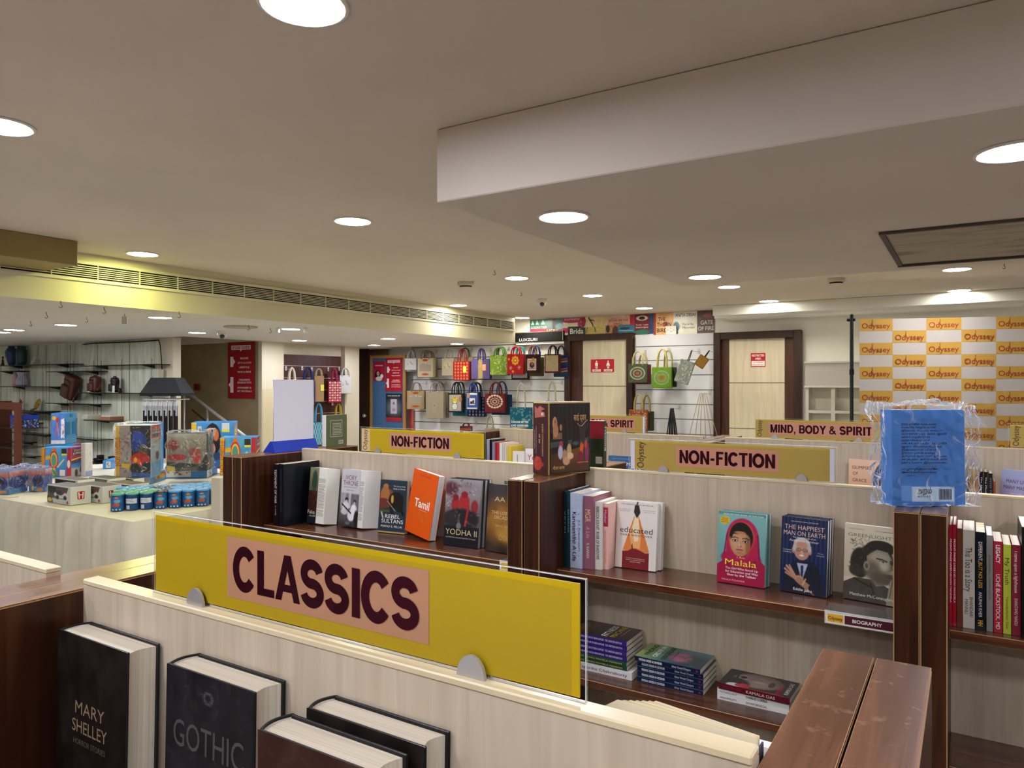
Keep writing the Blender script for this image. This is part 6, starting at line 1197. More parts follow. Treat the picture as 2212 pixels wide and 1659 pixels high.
# brown cabinet at the left edge
P = onD(38, 1000, 9.0); xq = P.x; yq = P.y; ztp = H - 40.5 / F * 9.0
t = thing('wooden_cabinet', 'reddish brown open cabinet frame cut by the left edge of the photo', 'cabinet', (xq - .6, yq, 0))
CW = flat('5E2E1A', .45, name='red_brown_wood'); a = MB(); a.board(.505, .6, 0, .05, 0, ztp, CW, None, .003); a.board(-.6, -.505, 0, .05, 0, ztp, CW, None, .003); a.board(-.505, .505, 0, .05, ztp - .09, ztp, CW, None, .003); a.board(-.505, .505, 0, .05, 0, .3, CW, None, .003); a.build('front_frame', t)
a = MB(); a.box(-.6, -.58, .05, .45, 0, ztp, CW); a.build('side_panel', t)
for z in (.55, .8, 1.05): b = MB(); b.board(-.58, .5, .06, .4, z, z + .012, clear('cab_glass', .5, '2A3230'), None, .001); b.build('glass_shelf', t)
t = thing('gift_box', 'navy blue patterned box inside the brown cabinet', 'box', (xq - .27, yq + .1, 1.0626)); a = MB(); a.board(-.15, .15, 0, .2, 0, .13, grained('navy_dots', '1A2650', 'B0B8D0', (70, 70, 70), lo=.55, hi=.62, dist=0), None, .003); a.build('box', t); b = MB(); b.board(-.152, .152, -.002, .202, .11, .16, flat('1E3A9A', .4), None, .003); b.build('lid', t)

# belt rack
P = onD(362, 850, 8.2); zc = lambda py: H - (py - 829.5) / F * 8.2
t = thing('belt_rack', 'black hooded steel rack hung with dark belts in clear wraps', 'display rack', (P.x, P.y, 0), .5)
a = MB(); w0, w1_, h0, h1_ = .235, .14, zc(849), zc(816)
V = [(-w0, -.15, h0), (w0, -.15, h0), (w0, .15, h0), (-w0, .15, h0), (-w1_, -.1, h1_), (w1_, -.1, h1_), (w1_, .1, h1_), (-w1_, .1, h1_), (-w0, -.15, h0 - .03), (w0, -.15, h0 - .03), (w0, .15, h0 - .03), (-w0, .15, h0 - .03)]
a.add(V, [(0, 1, 5, 4), (1, 2, 6, 5), (2, 3, 7, 6), (3, 0, 4, 7), (4, 5, 6, 7), (8, 9, 1, 0), (9, 10, 2, 1), (10, 11, 3, 2), (11, 8, 0, 3), (11, 10, 9, 8)], flat('0C0C0E', .6)); a.build('hood', t)
a = MB(); a.board(.06, .11, -.06, -.01, .03, h0 - .03, STEEL, None, .004); a.build('post', t)
a = MB(); a.lathe([(.28, 0), (.28, .02), (.06, .03)], STEEL); a.build('base', t)
a = MB(); a.tube([(-.20, -.13, h0 - .07), (.20, -.13, h0 - .07)], .008, STEEL); a.tube([(-.20, .1, h0 - .07), (.20, .1, h0 - .07)], .008, STEEL); a.tube([(-.20, -.13, h0 - .07), (-.20, .1, h0 - .07)], .006, STEEL); a.tube([(.20, -.13, h0 - .07), (.20, .1, h0 - .07)], .006, STEEL); a.build('hanging_rail', t)
random.seed(9); gp = 'belts hanging on the steel rack'; nmx = 'first second third fourth fifth sixth seventh eighth ninth tenth eleventh twelfth thirteenth fourteenth'.split()
R0 = T(P.x, P.y, 0) @ RZ(.5)
for i in range(14):
    x = -.19 + i * .0292; dk = random.choice(['15100F', '1E1412', '0E0D0F', '2A1812'])
    b = thing('belt', '%s dark leather belt from the left on the hooded rack, silver buckle up' % nmx[i], 'belt', M=R0 @ T(x, -.143 - .010 * (i % 2), h0 - .100), group=gp)
    a = MB(); a.board(-.012, .012, -.003, .003, -.52 - .05 * (i % 3), -.04, flat(dk, .35, coat=.4), None, .001); a.build('strap', b)
    a = MB(); a.tube([(-.009, 0, -.04), (-.010, 0, .005), (0, 0, .02), (.010, 0, .005), (.009, 0, -.04)], .003, STEEL, n=6); a.board(-.0115, .0115, -.01, -.006, -.09 - .06 * (i % 2), -.0, film('belt_wrap', .25, .8, scale=60), None, .002); a.build('buckle', b)

# stair rail
t = thing('stair_rail', 'steel handrail descending through the dim stairwell', 'handrail', (0, 0, 0))
A_ = onD(398, 842, 9.7); B_ = onD(545, 955, 9.3); a = MB(); a.tube([A_, B_], .022, STEEL); a.build('handrail', t)
for f in (.0, .35, .8):
    q = A_.lerp(B_, f); b = MB(); b.tube([q, (q.x, q.y, .2)], .014, STEEL); b.build('post', t)
A2 = onD(415, 885, 9.7); B2 = onD(480, 940, 9.5); b = MB(); b.tube([A2, B2], .012, flat('3A3024', .5)); b.build('lower_rail', t)
def alarm(a, M, w_, h_): a.ell(0, 0, .3 * w_, .3 * h_, flat('5A1414'), M, .001)
sticker('fire_alarm', 'small red square fire call point on the stairwell wall', 'alarm', 421, 432, 829, 843, 6.40, '7A1E1A', alarm, .02)

# store guide posters
def guide(a, M, w_, h_):
    W = flat('EAD9D4', .5); R_ = flat('A01626')
    a.rect(-.36 * w_, .38 * w_, .36 * h_, .44 * h_, W, M, .001); a.poly([(-.03 * w_, .36 * h_), (.05 * w_, .36 * h_), (.01 * w_, .33 * h_)], W, M, .001)
    a.text('STORE GUIDE', .01 * w_, .4 * h_, .66 * w_, .05 * h_, R_, M, .002, .02)
    for y0_, y1_, dr in ((.06, .24, 1), (-.40, -.12, -1)):
        a.rect(-.40 * w_, -.28 * w_, y0_ * h_, (y1_ + .0) * h_, W, M, .001)
        m_ = (y0_ + y1_) / 2 * h_
        if dr > 0: a.poly([(-.28 * w_, m_ - .05 * h_), (-.20 * w_, m_), (-.28 * w_, m_ + .05 * h_)], W, M, .001)
        else: a.poly([(-.40 * w_, m_ - .05 * h_), (-.40 * w_, m_ + .05 * h_), (-.47 * w_, m_)], W, M, .001)
    for s_, y, ww in (('BOOKS', .21, .3), ('GIFTS & HOME', .13, .52), ('LIFESTYLE', .05, .38), ('FOOD & DRINK', -.03, .52), ("CHILDREN'S", -.17, .42), ('BOOKS & TOYS', -.22, .52), ('STATIONERY &', -.31, .52), ('ART MATERIALS', -.37, .56)):
        a.text(s_, .14 * w_, y * h_, ww * w_, .032 * h_, W, M, .001, .015)
sticker('store_guide_poster', 'tall red store guide poster by the stairwell', 'poster', 493.5, 550, 740, 861, 6.405, '96121F', guide, .01)
t = thing('notice_board', 'tall wooden-framed blue felt notice board beside the bag wall', 'notice board', (0, 0, 0))
YN = 8.72; p0 = onY(798.5, 768.5, YN); p1 = onY(875, 768.5, YN); zb = .5; WF = flat('A8773E', .5, name='pale_wood_frame'); a = MB(); fw = .045
a.board(p0.x, p0.x + fw, YN, YN + .03, zb, p0.z, WF, None, .003); a.board(p1.x - fw, p1.x, YN, YN + .03, zb, p0.z, WF, None, .003); a.board(p0.x + fw, p1.x - fw, YN, YN + .03, p0.z - fw, p0.z, WF, None, .003); a.box(p0.x + fw, p1.x - fw, YN, YN + .03, zb, zb + fw, WF); a.build('wood_frame', t)
a = MB(); a.box(p0.x + fw, p1.x - fw, YN + .015, YN + .025, zb + fw, p0.z - fw, grained('blue_felt', '3E6184', '466A8E', (30, 30, 30), rough=.9)); a.build('felt_panel', t)
sticker('store_guide_poster', 'small red store guide sheet pinned on the blue notice board', 'poster', 833, 868.5, 774, 845, YN + .008, 'A81624', guide, .004)
def lady(a, M, w_, h_):
    a.grid(paint(24, 40, 'A81E30', [('e', .4, .3, .28, .24, '1E1418', .2), ('e', .42, .38, .14, .12, 'C08A74', .2), ('e', .5, .12, .3, .12, 'D8C8C0', .3), ('e', .75, .25, .14, .1, 'EDE6E2', .2)], 2), w_, h_, M, .001); a.text('odyssey', 0, .3 * h_, .7 * w_, .06 * h_, flat('F0E0E0'), M, .002)
sticker('poster', 'small red leaflet with a dark-haired woman on the notice board', 'poster', 807, 831, 781, 823, YN + .008, 'A81E30', lady, .003)
def ipd(a, M, w_, h_):
    a.grid(paint(28, 50, '1E1E22', [('e', .5, .5, .5, .3, '6A6C72', .9), ('p', [(.3, .28), (.7, .28), (.7, .8), (.3, .8)], 'B9BCC2'), ('e', .5, .65, .05, .04, 'B02A2A', .3), ('e', .5, .42, .12, .06, 'C08A8A', .3), ('p', [(0, 0), (1, 0), (1, .14), (.06, .14), (0, .2)], 'A82A36')], 2), w_, h_, M, .001); a.text('YOUR READING APP', 0, .42 * h_, .8 * w_, .04 * h_, flat('D8D8DC'), M, .002)
sticker('poster', 'black and grey tablet poster low on the notice board', 'poster', 834, 868, 850, 911, YN + .008, '1E1E22', ipd, .003)
tag(MB().add(*(lambda p, q: ([(p.x, 8.9, q.z), (q.x, 8.9, q.z), (q.x, 8.9, p.z), (p.x, 8.9, p.z), (p.x, 8.912, q.z), (q.x, 8.912, q.z), (q.x, 8.912, p.z), (p.x, 8.912, p.z)], [(0, 1, 2, 3), (1, 5, 6, 2), (4, 0, 3, 7), (3, 2, 6, 7), (0, 4, 5, 1), (5, 4, 7, 6)]))(onY(882, 884, 8.9), onY(893, 935, 8.9)), grained('pink_gradient', 'B0387A', 'D8703A', (.1, .1, 3), lo=.3, hi=.7)).build('poster'), 'narrow magenta strip of poster under the hanging jute bag', 'poster')

# maroon slat panel in the bay
MR_ = grained('maroon_slat', '3C1A15', '4A231C', (20, 20, 2), rough=.45)
y0m, y1m = XL(615), XL(743); zm = onX(680, 768, -8.0).z
t = thing('slatwall_panel', 'dark maroon slat panel in the cream bay with tote bags', 'wall panel', (-8.010, (y0m + y1m) / 2, 0)); hw = (y1m - y0m) / 2
a = MB(); a.box(0, .02, -hw, hw, .4, zm, MR_); a.build('panel', t)
a = MB()
for k in range(9): a.box(.02, .0215, -hw, hw, zm - .16 - k * .17, zm - .152 - k * .17, flat('B9A79A', .5))
a.build('grooves', t)

# ================================================================ bags
def motif(kind, c, c2='F0E6D8', c3='E8B020', seed=1):
    L = []
    if kind == 'flower': L = [('e', .5 + .17 * math.cos(k * PI / 4), .68 + .17 * math.sin(k * PI / 4), .07, .07, c3, .1) for k in range(8)] + [('e', .5, .68, .08, .08, c3, .1), ('e', .5, .68, .03, .03, c2, .1), ('e', .35, .12, .07, .06, c3, .2), ('e', .1, .75, .06, .06, c3, .2)] + [('l', .22, .3, .22 + .1 * math.cos(k), .3 + .1 * math.sin(k), .02, c2) for k in range(6)] + [('l', .75, .32, .75 + .12 * math.cos(k), .32 + .12 * math.sin(k), .02, c2) for k in range(6)]
    if kind == 'diamond': L = [('e', .12 + .19 * i, .08 + .17 * j, .05, .06, c2, .2) for i in range(5) for j in range(6)]
    if kind == 'floral': L = [('s', 0, 1, 0, 1, 90, .07, .05, ['E6E6D0', c2, '5A8A2A', 'D0DCA0'])]
    if kind == 'peacock': L = [('p', [(.12, .12), (.85, .12), (.85, .78), (.12, .78)], c2), ('p', [(.2, .2), (.78, .2), (.78, .68), (.2, .68)], 'C8603A'), ('p', [(.24, .24), (.74, .24), (.74, .64), (.24, .64)], 'E6C8A0'), ('e', .5, .42, .2, .17, '2A3A6A', .1), ('e', .52, .48, .1, .08, 'D86A2A', .2), ('e', .6, .74, .12, .1, 'C9925A', .3)]
    if kind == 'zigzag': L = [('l', 0, .05 + .12 * j, 1, .15 + .12 * j, .07, ['2A4A3A', 'C08A4A', 'B04A3A', '1E2A5A'][j % 4]) for j in range(9)]
    if kind == 'panel': L = [('p', [(.06, .06), (.94, .06), (.94, .96), (.06, .96)], c2), ('n', .04, 14)]
    if kind == 'window': L = [('p', [(.1, .3), (.9, .3), (.88, .75), (.12, .75)], 'A89A84'), ('s', .1, .9, .68, .78, 14, .05, .03, ['F0EEE6']), ('e', .5, .9, .18, .07, 'B0482E', .2), ('e', .5, .14, .22, .06, 'B8582E', .3)]
    if kind == 'stripe': L = [('l', .04 * i, 0, .04 * i, 1, .008, c2) for i in range(1, 25)] + [('p', [(.38, .22), (.62, .22), (.64, .4), (.58, .62), (.42, .62), (.36, .4)], c), ('e', .5, .48, .04, .03, '7A705E', .2)]
    if kind == 'bear': L = [('p', [(.05, .05), (.93, .05), (.93, .94), (.05, .94)], c2), ('e', .45, .6, .22, .17, '1E1A18', .03), ('e', .45, .6, .2, .155, 'E8C22E', .03), ('e', .3, .74, .05, .04, 'E8C22E', .1), ('e', .6, .74, .05, .04, 'E8C22E', .1), ('e', .45, .53, .1, .07, 'E6E2DA', .1), ('e', .38, .6, .02, .018, '1E1A18', .1), ('e', .52, .6, .02, .018, '1E1A18', .1), ('e', .45, .29, .22, .18, '1E1A18', .03), ('e', .45, .29, .2, .165, 'E4E0D6', .03), ('e', .85, .7, .12, .16, 'B8805A', .2)]
    if kind == 'cow': L = [('p', [(.04, .04), (.9, .04), (.9, .96), (.04, .96)], 'E2E0DA'), ('p', [(.08, .12), (.88, .12), (.88, .84), (.08, .84)], '3E559A'), ('p', [(.26, .26), (.72, .26), (.72, .66), (.26, .66)], 'E6E4DC'), ('e', .42, .42, .1, .06, '1E1A1E', .3), ('e', .58, .46, .07, .1, '1E1A1E', .3), ('l', .3, .34, .7, .34, .04, '1E1A1E'), ('e', .18, .82, .13, .16, 'C08A66', .2)]
    if kind == 'mandala': L = [('e', .5, .58, .40, .36, c2, .02), ('e', .5, .58, .36, .32, c, .02)] + [('e', .5 + .37 * math.cos(k * PI / 8), .58 + .33 * math.sin(k * PI / 8), .055, .05, c2, .1) for k in range(16)] + [('l', .5 + .12 * math.cos(k * PI / 6), .58 + .1 * math.sin(k * PI / 6), .5 + .33 * math.cos(k * PI / 6), .58 + .29 * math.sin(k * PI / 6), .02, c2) for k in range(12)] + [('e', .5, .58, .22, .2, c2, .03), ('e', .5, .58, .19, .17, c, .03), ('e', .5, .58, .12, .11, c2, .03), ('e', .5, .58, .08, .07, c, .03)]
    if kind == 'leaves': L = [('s', .02, .98, .45, .98, 34, .06, .05, [c2], .9), ('s', .02, .98, .02, .12, 8, .06, .05, [c2], .9)]
    if kind == 'gold': L = [('p', [(.36, 0), (.64, 0), (.6, 1), (.38, 1)], 'A8925A'), ('s', .36, .62, 0, 1, 50, .02, .03, ['D6C28A', '6A5A34'])]
    if kind == 'print': L = [('e', .5, .62, .34, .2, c3, .9), ('s', .15, .85, .45, .8, 14, .14, .04, ['3A3A3A', c])]
    if kind == 'spiral': L = [('e', .5, .5, .42 - .08 * k, .36 - .07 * k, [c2, c, 'B08A6A', c, 'A85A4A'][k], .06) for k in range(5)] + [('s', 0, 1, 0, 1, 20, .2, .012, [c2, '1E1E14'])]
    if kind == 'foxes': L = [('p', [(.04 + .2 * i, .06 + .12 * j), (.19 + .2 * i, .06 + .12 * j), (.19 + .2 * i, .15 + .12 * j), (.04 + .2 * i, .12 + .12 * j)], ['E6A08A', 'F0D0C0'][(i + j) % 2]) for i in range(5) for j in range(8)]
    if kind == 'lattice': L = [('l', -.2 + .2 * i, 0, .3 + .2 * i, 1, .03, c2) for i in range(-3, 6)] + [('l', 1.2 - .2 * i, 0, .7 - .2 * i, 1, .03, c2) for i in range(-3, 6)]
    return paint(34, 38, c, L, seed)
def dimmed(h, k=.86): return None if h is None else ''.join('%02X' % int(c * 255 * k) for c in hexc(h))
def hook(P, yaw, label, L=.2):
    t = thing('display_hook', label, 'hook', M=T(P) @ RZ(yaw)); a = MB(); a.tube([(0, -.005, -.004), (0, L * .3, -.010), (0, L * .7, -.010), (0, L - .006, -.006)], .003, STEEL, n=6); a.tube([(0, -.005, -.004), (0, -.010, .008)], .003, STEEL, n=6); a.build('prong', t)
    b = MB(); b.box(-.016, .016, L - .006, L - .002, -.03, .03, STEEL); b.build('back_plate', t)
def bag(label, px0, px1, pyt, pbt, pbb, plane, col, hcol, kind=None, cols=(), yaw=.25, dep=.09, texts=(), tagc=None, spread=.24, hr=.008, behind=(), wall='Y', bevel=.008, nohook=False, tilt=0, cat='bag', name='tote_bag', short=''):
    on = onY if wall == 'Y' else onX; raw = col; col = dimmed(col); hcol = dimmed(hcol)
    pc = (px0 + px1) / 2; P = on(pc, pbt, plane); Q = on(pc, pbb, plane); Tt = on(pc, pyt, plane)
    a_, b_ = ray(px0); al, bl_ = P.x, P.y; A = width_to(Vector((P.x, P.y, 0)), yaw, px0); B = width_to(Vector((P.x, P.y, 0)), yaw, px1); w_ = abs(B - A) * .98
    h_ = P.z - Q.z; hh = Tt.z - P.z; off = .10 if wall == 'Y' else 0
    R = T(P.x, P.y, Q.z) @ RZ(yaw)
    if tilt: R = T(P.x, P.y, P.z) @ RZ(yaw) @ Matrix.Rotation(tilt, 4, 'Y') @ T(0, 0, -h_)
    t = thing(name, label, cat, M=R)
    a = MB(); a.board(-w_ / 2, w_ / 2, 0, dep, 0, h_, flat(col, .75), None, min(bevel, dep * .3), 2)
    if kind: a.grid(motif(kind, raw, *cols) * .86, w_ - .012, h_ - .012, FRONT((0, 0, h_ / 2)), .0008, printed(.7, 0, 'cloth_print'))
    for s_, fx, fy, fw, fh, c_ in texts: a.text(s_, (fx - .5) * w_, (fy - .5) * h_, fw * w_, fh * h_, flat(c_), FRONT((0, 0, h_ / 2)), .0016, .02)
    a.build('bag_body', t)
    if hcol:
        for q, y in enumerate((.004, dep - .004)):
            b = MB(); s = spread * w_; top = hh - .008; sk_ = (.0 if q == 0 else .02)
            b.tube([(-s, y, h_ - .02), (-s, y, h_ + .02), (-s * .93, y, h_ + top * .45), (-s * .72, y * .7 + dep * .15, h_ + top * .78), (-s * .35, y * .5 + dep * .25, h_ + top * .95), (0, y * .4 + dep * .3, h_ + top), (s * .35, y * .5 + dep * .25, h_ + top * .95), (s * .72, y * .7 + dep * .15, h_ + top * .78), (s * .93, y, h_ + top * .45), (s, y, h_ + .02), (s, y, h_ - .02)], hr, flat(hcol, .7), n=6); b.build('handle', t)
    if tagc: c = MB(); c.board(w_ * .12, w_ * .12 + .05, -.006, -.004, h_ * .42, h_ * .42 + .09, flat(tagc), None, .001); c.build('price_tag', t)
    if not nohook and hcol:
        hp = R @ Vector((0, dep * .5, h_ + hh - .012)); hook(hp, 0 if wall == 'Y' else PI / 2, 'steel hook carrying the ' + (short or label.split(',')[0]), (YP - hp.y) if wall == 'Y' else (hp.x + 7.987))
    return t, R, w_, h_, hh
YB = 8.66
def X6(x): return 860 + x / 5.82
def Y6(y): return 720 + y / 5.82
BG = [  # label, x0,x1, handle, top, bottom, col, hcol, kind, cols, extras
    ('small white shopping bag with black script, leftmost of the top row', 80, 232, 212, 312, 462, 'DAD6CA', 'CFC8B8', 'print', ('F0E6D8', 'DAD6CA'), {'dep': .035}),
    ('beige jute bag with clear window and rose print', 240, 442, 210, 310, 552, 'C9B48E', '8A7452', 'window', (), {'hr': .012}),
    ('faded beige jute bag with wheat print, behind the red one', 545, 700, 195, 310, 535, 'B9AA8C', 'C2B496', 'print', ('F0E6D8', 'C9BA9A'), {}),
    ('red jute bag with gold diamond pattern and yellow price tag', 688, 897, 190, 352, 594, 'B01E1E', 'B02A26', 'diamond', ('C9925A',), {'tagc': 'D8D04A', 'spread': .2}),
    ('purple cloth bag with gold sequin strip', 915, 1155, 185, 322, 575, '5A4A7E', '4E4274', 'gold', (), {'tagc': 'D08A6A', 'spread': .14, 'hr': .012}),
    ('lime green bag with white flower pattern', 1152, 1378, 172, 272, 527, '7E9A2A', '5E8A2E', 'floral', (), {'spread': .26, 'hr': .012}),
    ('bright red jute bag with big yellow flower', 1365, 1580, 160, 258, 515, 'B81E22', 'A82026', 'flower', (), {'hr': .011}),
    ('cream bag with orange peacock print and maroon edges', 1600, 1765, 150, 262, 498, '3E1A1C', '7A3A3A', 'peacock', ('E6DECC',), {'hr': .009}),
    ('beige burlap bag framed in maroon, right end of the top row', 1836, 2030, 145, 260, 498, '5A1E22', '2A1A24', 'panel', ('C2AE82',), {'hr': .010}),
    ('jute bag with clear window and fringed top, leftmost of the lower row', 108, 332, 612, 722, 955, 'B3966A', '9A8260', 'window', (), {'yaw': .4}),
    ('tall striped jute bag with buttoned flap', 345, 572, 612, 732, 1072, 'AFA086', '9A8E78', 'stripe', ('9A8C72',), {}),
    ('grey-beige bag with a yellow bear in a cup print', 628, 812, 610, 752, 992, '2E2322', '1E191C', 'bear', ('B9AE9E',), {'hr': .010}),
    ('white fronted bag with blue frame and cow print', 850, 1015, 615, 735, 965, '23345E', '1E3A7A', 'cow', (), {'hr': .011, 'dep': .09}),
    ('maroon jute bag with cream mandala print', 1085, 1345, 610, 755, 998, '6E1E24', '5A1820', 'mandala', ('E6DAB8',), {'hr': .012}),
]
for lb, x0, x1, yh, y0_, y1_, c, hc, k, cl, ex in BG:
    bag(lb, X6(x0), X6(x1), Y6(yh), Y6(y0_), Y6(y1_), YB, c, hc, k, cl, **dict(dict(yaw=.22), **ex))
bag('teal cotton tote bag with leaf print and slogan, hanging lowest', X6(1402), X6(1688), Y6(622), Y6(930), Y6(1240), YB, '1A6478', 'CFC2A2', 'leaves', ('BFD6DA',), yaw=.25, dep=.03, spread=.18, hr=.008, texts=[('CHOOSE BETTER', .45, .40, .78, .085, 'E8EEF0'), ('LIVE GREENER', .45, .26, .78, .085, 'E8EEF0')])
# further bags of the same hooks, seen behind the front ones
for lb, x0, x1, yh, y0_, y1_, c, hc, k, cl, dy in [
    ('small white bag directly behind the leftmost white one', 95, 240, 190, 330, 482, 'C9C6BC', 'B9B2A2', None, (), .1),
    ('tan jute bag behind the rose print window bag', 290, 478, 215, 300, 545, 'A08A66', '8A7452', None, (), .1),
    ('tan bag with red and green handles behind the red diamond bag', 730, 940, 178, 300, 560, 'B39A70', '3E5A34', None, (), .1),
    ('dark green bag behind the lime flower pattern bag', 1190, 1395, 165, 275, 530, '2E3A24', '2E4A4A', None, (), .1),
    ('dark brown framed bag with teal handles behind the red flower bag', 1420, 1640, 158, 300, 585, '2E1A1C', '2A8A92', 'panel', ('C9C6C0',), .1),
    ('olive bag with blue handles behind the peacock print bag', 1640, 1822, 152, 300, 540, '5A4E26', '1E3A8A', None, (), .1),
    ('zigzag woven multicolour bag with blue side at the right end', 1950, 2135, 150, 280, 546, '23346A', '2A2A4A', 'zigzag', (), .12),
    ('grey striped bag behind the buttoned jute one', 400, 622, 605, 740, 1060, '8E826C', '8A7E6A', None, (), .1),
    ('teal edged bag behind the bear print bag', 680, 870, 605, 760, 1040, '1E6A78', '3A4A4A', None, (), .1),
    ('navy bag with silver diamonds behind the cow print bag', 868, 1100, 612, 800, 1048, '14204E', '14203E', 'diamond', ('A9A4A0',), .1),
    ('blue and olive bag stack behind the maroon mandala bag', 1170, 1420, 600, 770, 1026, '163A5A', '1E4A7A', None, (), .1),
]:
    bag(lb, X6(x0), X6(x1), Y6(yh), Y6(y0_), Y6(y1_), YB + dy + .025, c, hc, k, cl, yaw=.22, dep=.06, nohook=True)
bag('cotton tote with cream and blue straps, mostly hidden by the tall box set', X6(1852), X6(2010), Y6(605), Y6(850), Y6(1150), YB, '2A6A8A', 'CFC2A2', None, (), yaw=.25, dep=.03, spread=.3, hr=.009)
bag('thin beige tote hanging low behind the mandala bag', X6(1085), X6(1215), Y6(1030), Y6(1180), Y6(1400), YB, 'B3A88C', 'B3A88C', None, (), yaw=.25, dep=.03, spread=.3, hr=.009)
bag('striped red brown pouch half hidden by the bright yellow sign', X6(770), X6(925), Y6(1125), Y6(1165), Y6(1330), YB, '6A2E22', '6A2E22', 'zigzag', (), yaw=.25, dep=.05, name='pouch', cat='pouch')
# panel between the doors
def X5(x): return 1120 + x / 5.027
def Y5(y): return 650 + y / 5.027
bag('shiny olive silver bag with circular print between the doors', X5(1185), X5(1400), Y5(540), Y5(682), Y5(890), YB, '4E5238', 'C9BC82', 'spiral', ('9AA898',), yaw=.2, dep=.08, hr=.008, spread=.26)
bag('dark red bag tucked behind the olive silver one', X5(1260), X5(1435), Y5(570), Y5(690), Y5(905), YB + .1, '6A1A1E', 'B9A86A', None, (), yaw=.2, dep=.06, nohook=True)
bag('shiny lime green bag with circular print and long twisted handles', X5(1445), X5(1665), Y5(515), Y5(718), Y5(950), YB, '6E9A22', 'C9B86A', 'spiral', ('8AA888',), yaw=.2, dep=.08, hr=.010, spread=.24)
bag('dark green tasselled bag behind the lime green one', X5(1530), X5(1715), Y5(530), Y5(720), Y5(935), YB + .1, '2A3A22', 'B9A86A', None, (), yaw=.2, dep=.06, nohook=True)
bag('silver grey patterned pouch hanging tilted on a wrist strap', X5(1760), X5(1925), Y5(520), Y5(650), Y5(905), YB, '8E9290', '23283A', 'floral', (), yaw=.2, dep=.03, hr=.004, spread=.04, tilt=.32, name='pouch', cat='pouch')
bag('small gold pouch hanging cornerwise at the right end of the panel', X5(1968), X5(2082), Y5(515), Y5(605), Y5(735), YB, '8A6426', '1E1A18', 'panel', ('9A722E',), yaw=.2, dep=.04, hr=.004, spread=.04, tilt=.6, name='pouch', cat='pouch')
bag('rust orange patterned bag with straw handles just above the hidden sign', X5(1195), X5(1400), Y5(1010), Y5(1182), Y5(1420), YB, '9A4A26', 'B9A45A', 'floral', (), yaw=.2, dep=.07, hr=.009, spread=.22)
bag('dark green bag with tassel beside the rust orange one', X5(1310), X5(1465), Y5(1020), Y5(1200), Y5(1410), YB + .13, '2A3420', 'A8964E', None, (), yaw=.2, dep=.07, nohook=True)
def straps(label, pxc, pyt, pyb, n, spread, col, r):
    P = onY(pxc, pyt, YB); zb = onY(pxc, pyb, YB).z; t = thing('strap_bundle', label, 'straps', (P.x, P.y, zb - .15)); random.seed(n)
    a = MB(); hh = P.z - zb + .15
    for i in range(n):
        x = (i / (n - 1) - .5) * spread; a.tube([(0 + x * .15, .01 * (i % 3), hh), (x * .5, .015 * (i % 2), hh * .6), (x + .01 * random.random(), .01 * (i % 3), 0)], r, flat(col, .6), n=5)
    a.build('straps', t); hook((P.x, P.y - .01, P.z), 0, 'steel hook carrying the ' + label.split(' hanging')[0], YP - P.y + .01)
straps('bundle of black cord straps hanging between the doors', X5(1665), Y5(1165), Y5(1460), 8, .17, '15151A', .008)
straps('pair of thin gold chain straps hanging low beside the staff door', X5(2000), Y5(1000), Y5(1480), 6, .42, 'A08A5A', .004)
# maroon bay bags
def X7(x): return 560 + x / 3.687
def Y7(y): return 660 + y / 3.687
XBY = -7.84; GY = math.radians(68)
def bbag(*a, **k): return bag(*a, **dict(dict(wall='X', yaw=GY, dep=.05), **k))
bbag('cream cotton tote mostly hidden behind the white display board', X7(205), X7(325), Y7(492), Y7(640), Y7(900), XBY, 'CDC2AA', 'CDC2AA', None, (), spread=.2, hr=.014)
bbag('blue handled tote between the cream tote and the kraft one', X7(340), X7(448), Y7(490), Y7(600), Y7(780), XBY, '2A3658', '1E2E6A', None, (), spread=.3, hr=.010)
bbag('kraft brown bag with navy side and yellow price tag', X7(440), X7(518), Y7(500), Y7(560), Y7(768), XBY + .02, 'B08A5E', 'BFAE84', None, (), spread=.3, hr=.009, tagc='D8D04A')
bbag('crimson tote with pale fox pattern', X7(548), X7(656), Y7(500), Y7(600), Y7(775), XBY, '9A1E3A', 'A81E4A', 'foxes', (), spread=.18, hr=.010)
bbag('white canvas bag with dark bird print, right end of the maroon bay', X7(640), X7(738), Y7(495), Y7(556), Y7(702), XBY, 'CFCBC4', 'B9B6B0', 'print', ('F0E6D8', 'CFCBC4'), spread=.3, hr=.009)
bbag('turquoise and white lattice tote above the dark bookcase end', X7(424), X7(530), Y7(775), Y7(930), Y7(1110), XBY, '3A94A8', '4AA0BC', 'lattice', ('D8E4E6',), spread=.26, hr=.012)
bbag('tote with yellow straps behind the olive green book', X7(600), X7(668), Y7(775), Y7(900), Y7(1080), XBY, 'B9902A', 'C99E2E', None, (), spread=.3, hr=.009)

# ================================================================ banner, pole and white cabinet
AB = onD(1857, 700, 6.55); th = math.radians(20); ux = Vector((math.cos(th), math.sin(th), 0)); zt_ = H + (829.5 - 689.5) / F * 6.55
t = thing('backdrop_banner', 'large yellow and white checkered banner repeating one maroon word, clear film hanging over it', 'banner', M=T(AB.x, AB.y, 0) @ RZ(th))
cw = [width_to(Vector((AB.x, AB.y, 0)), th, p) for p in (1926, 1998, 2072, 2151)]; cwid = cw[3] / 4; ch = .1072; nc, nr = 8, 19
a = MB(); V = []; Fc = []; Wt = nc * cwid; nn = 64
def wav(x): return .010 * math.sin(x * 5.1) + .006 * math.sin(x * 11 + 1)
for j in (0, 1):
    for i in range(nn + 1): x = Wt * i / nn; V.append((x, wav(x), zt_ - nr * ch if j == 0 else zt_))
a.add(V, [(i, i + 1, nn + 2 + i, nn + 1 + i) for i in range(nn)], flat('BFBBBC', .6), smooth=True)
YEL = flat('C29A3E', .55); MRN = flat('9A3A1E', .6)
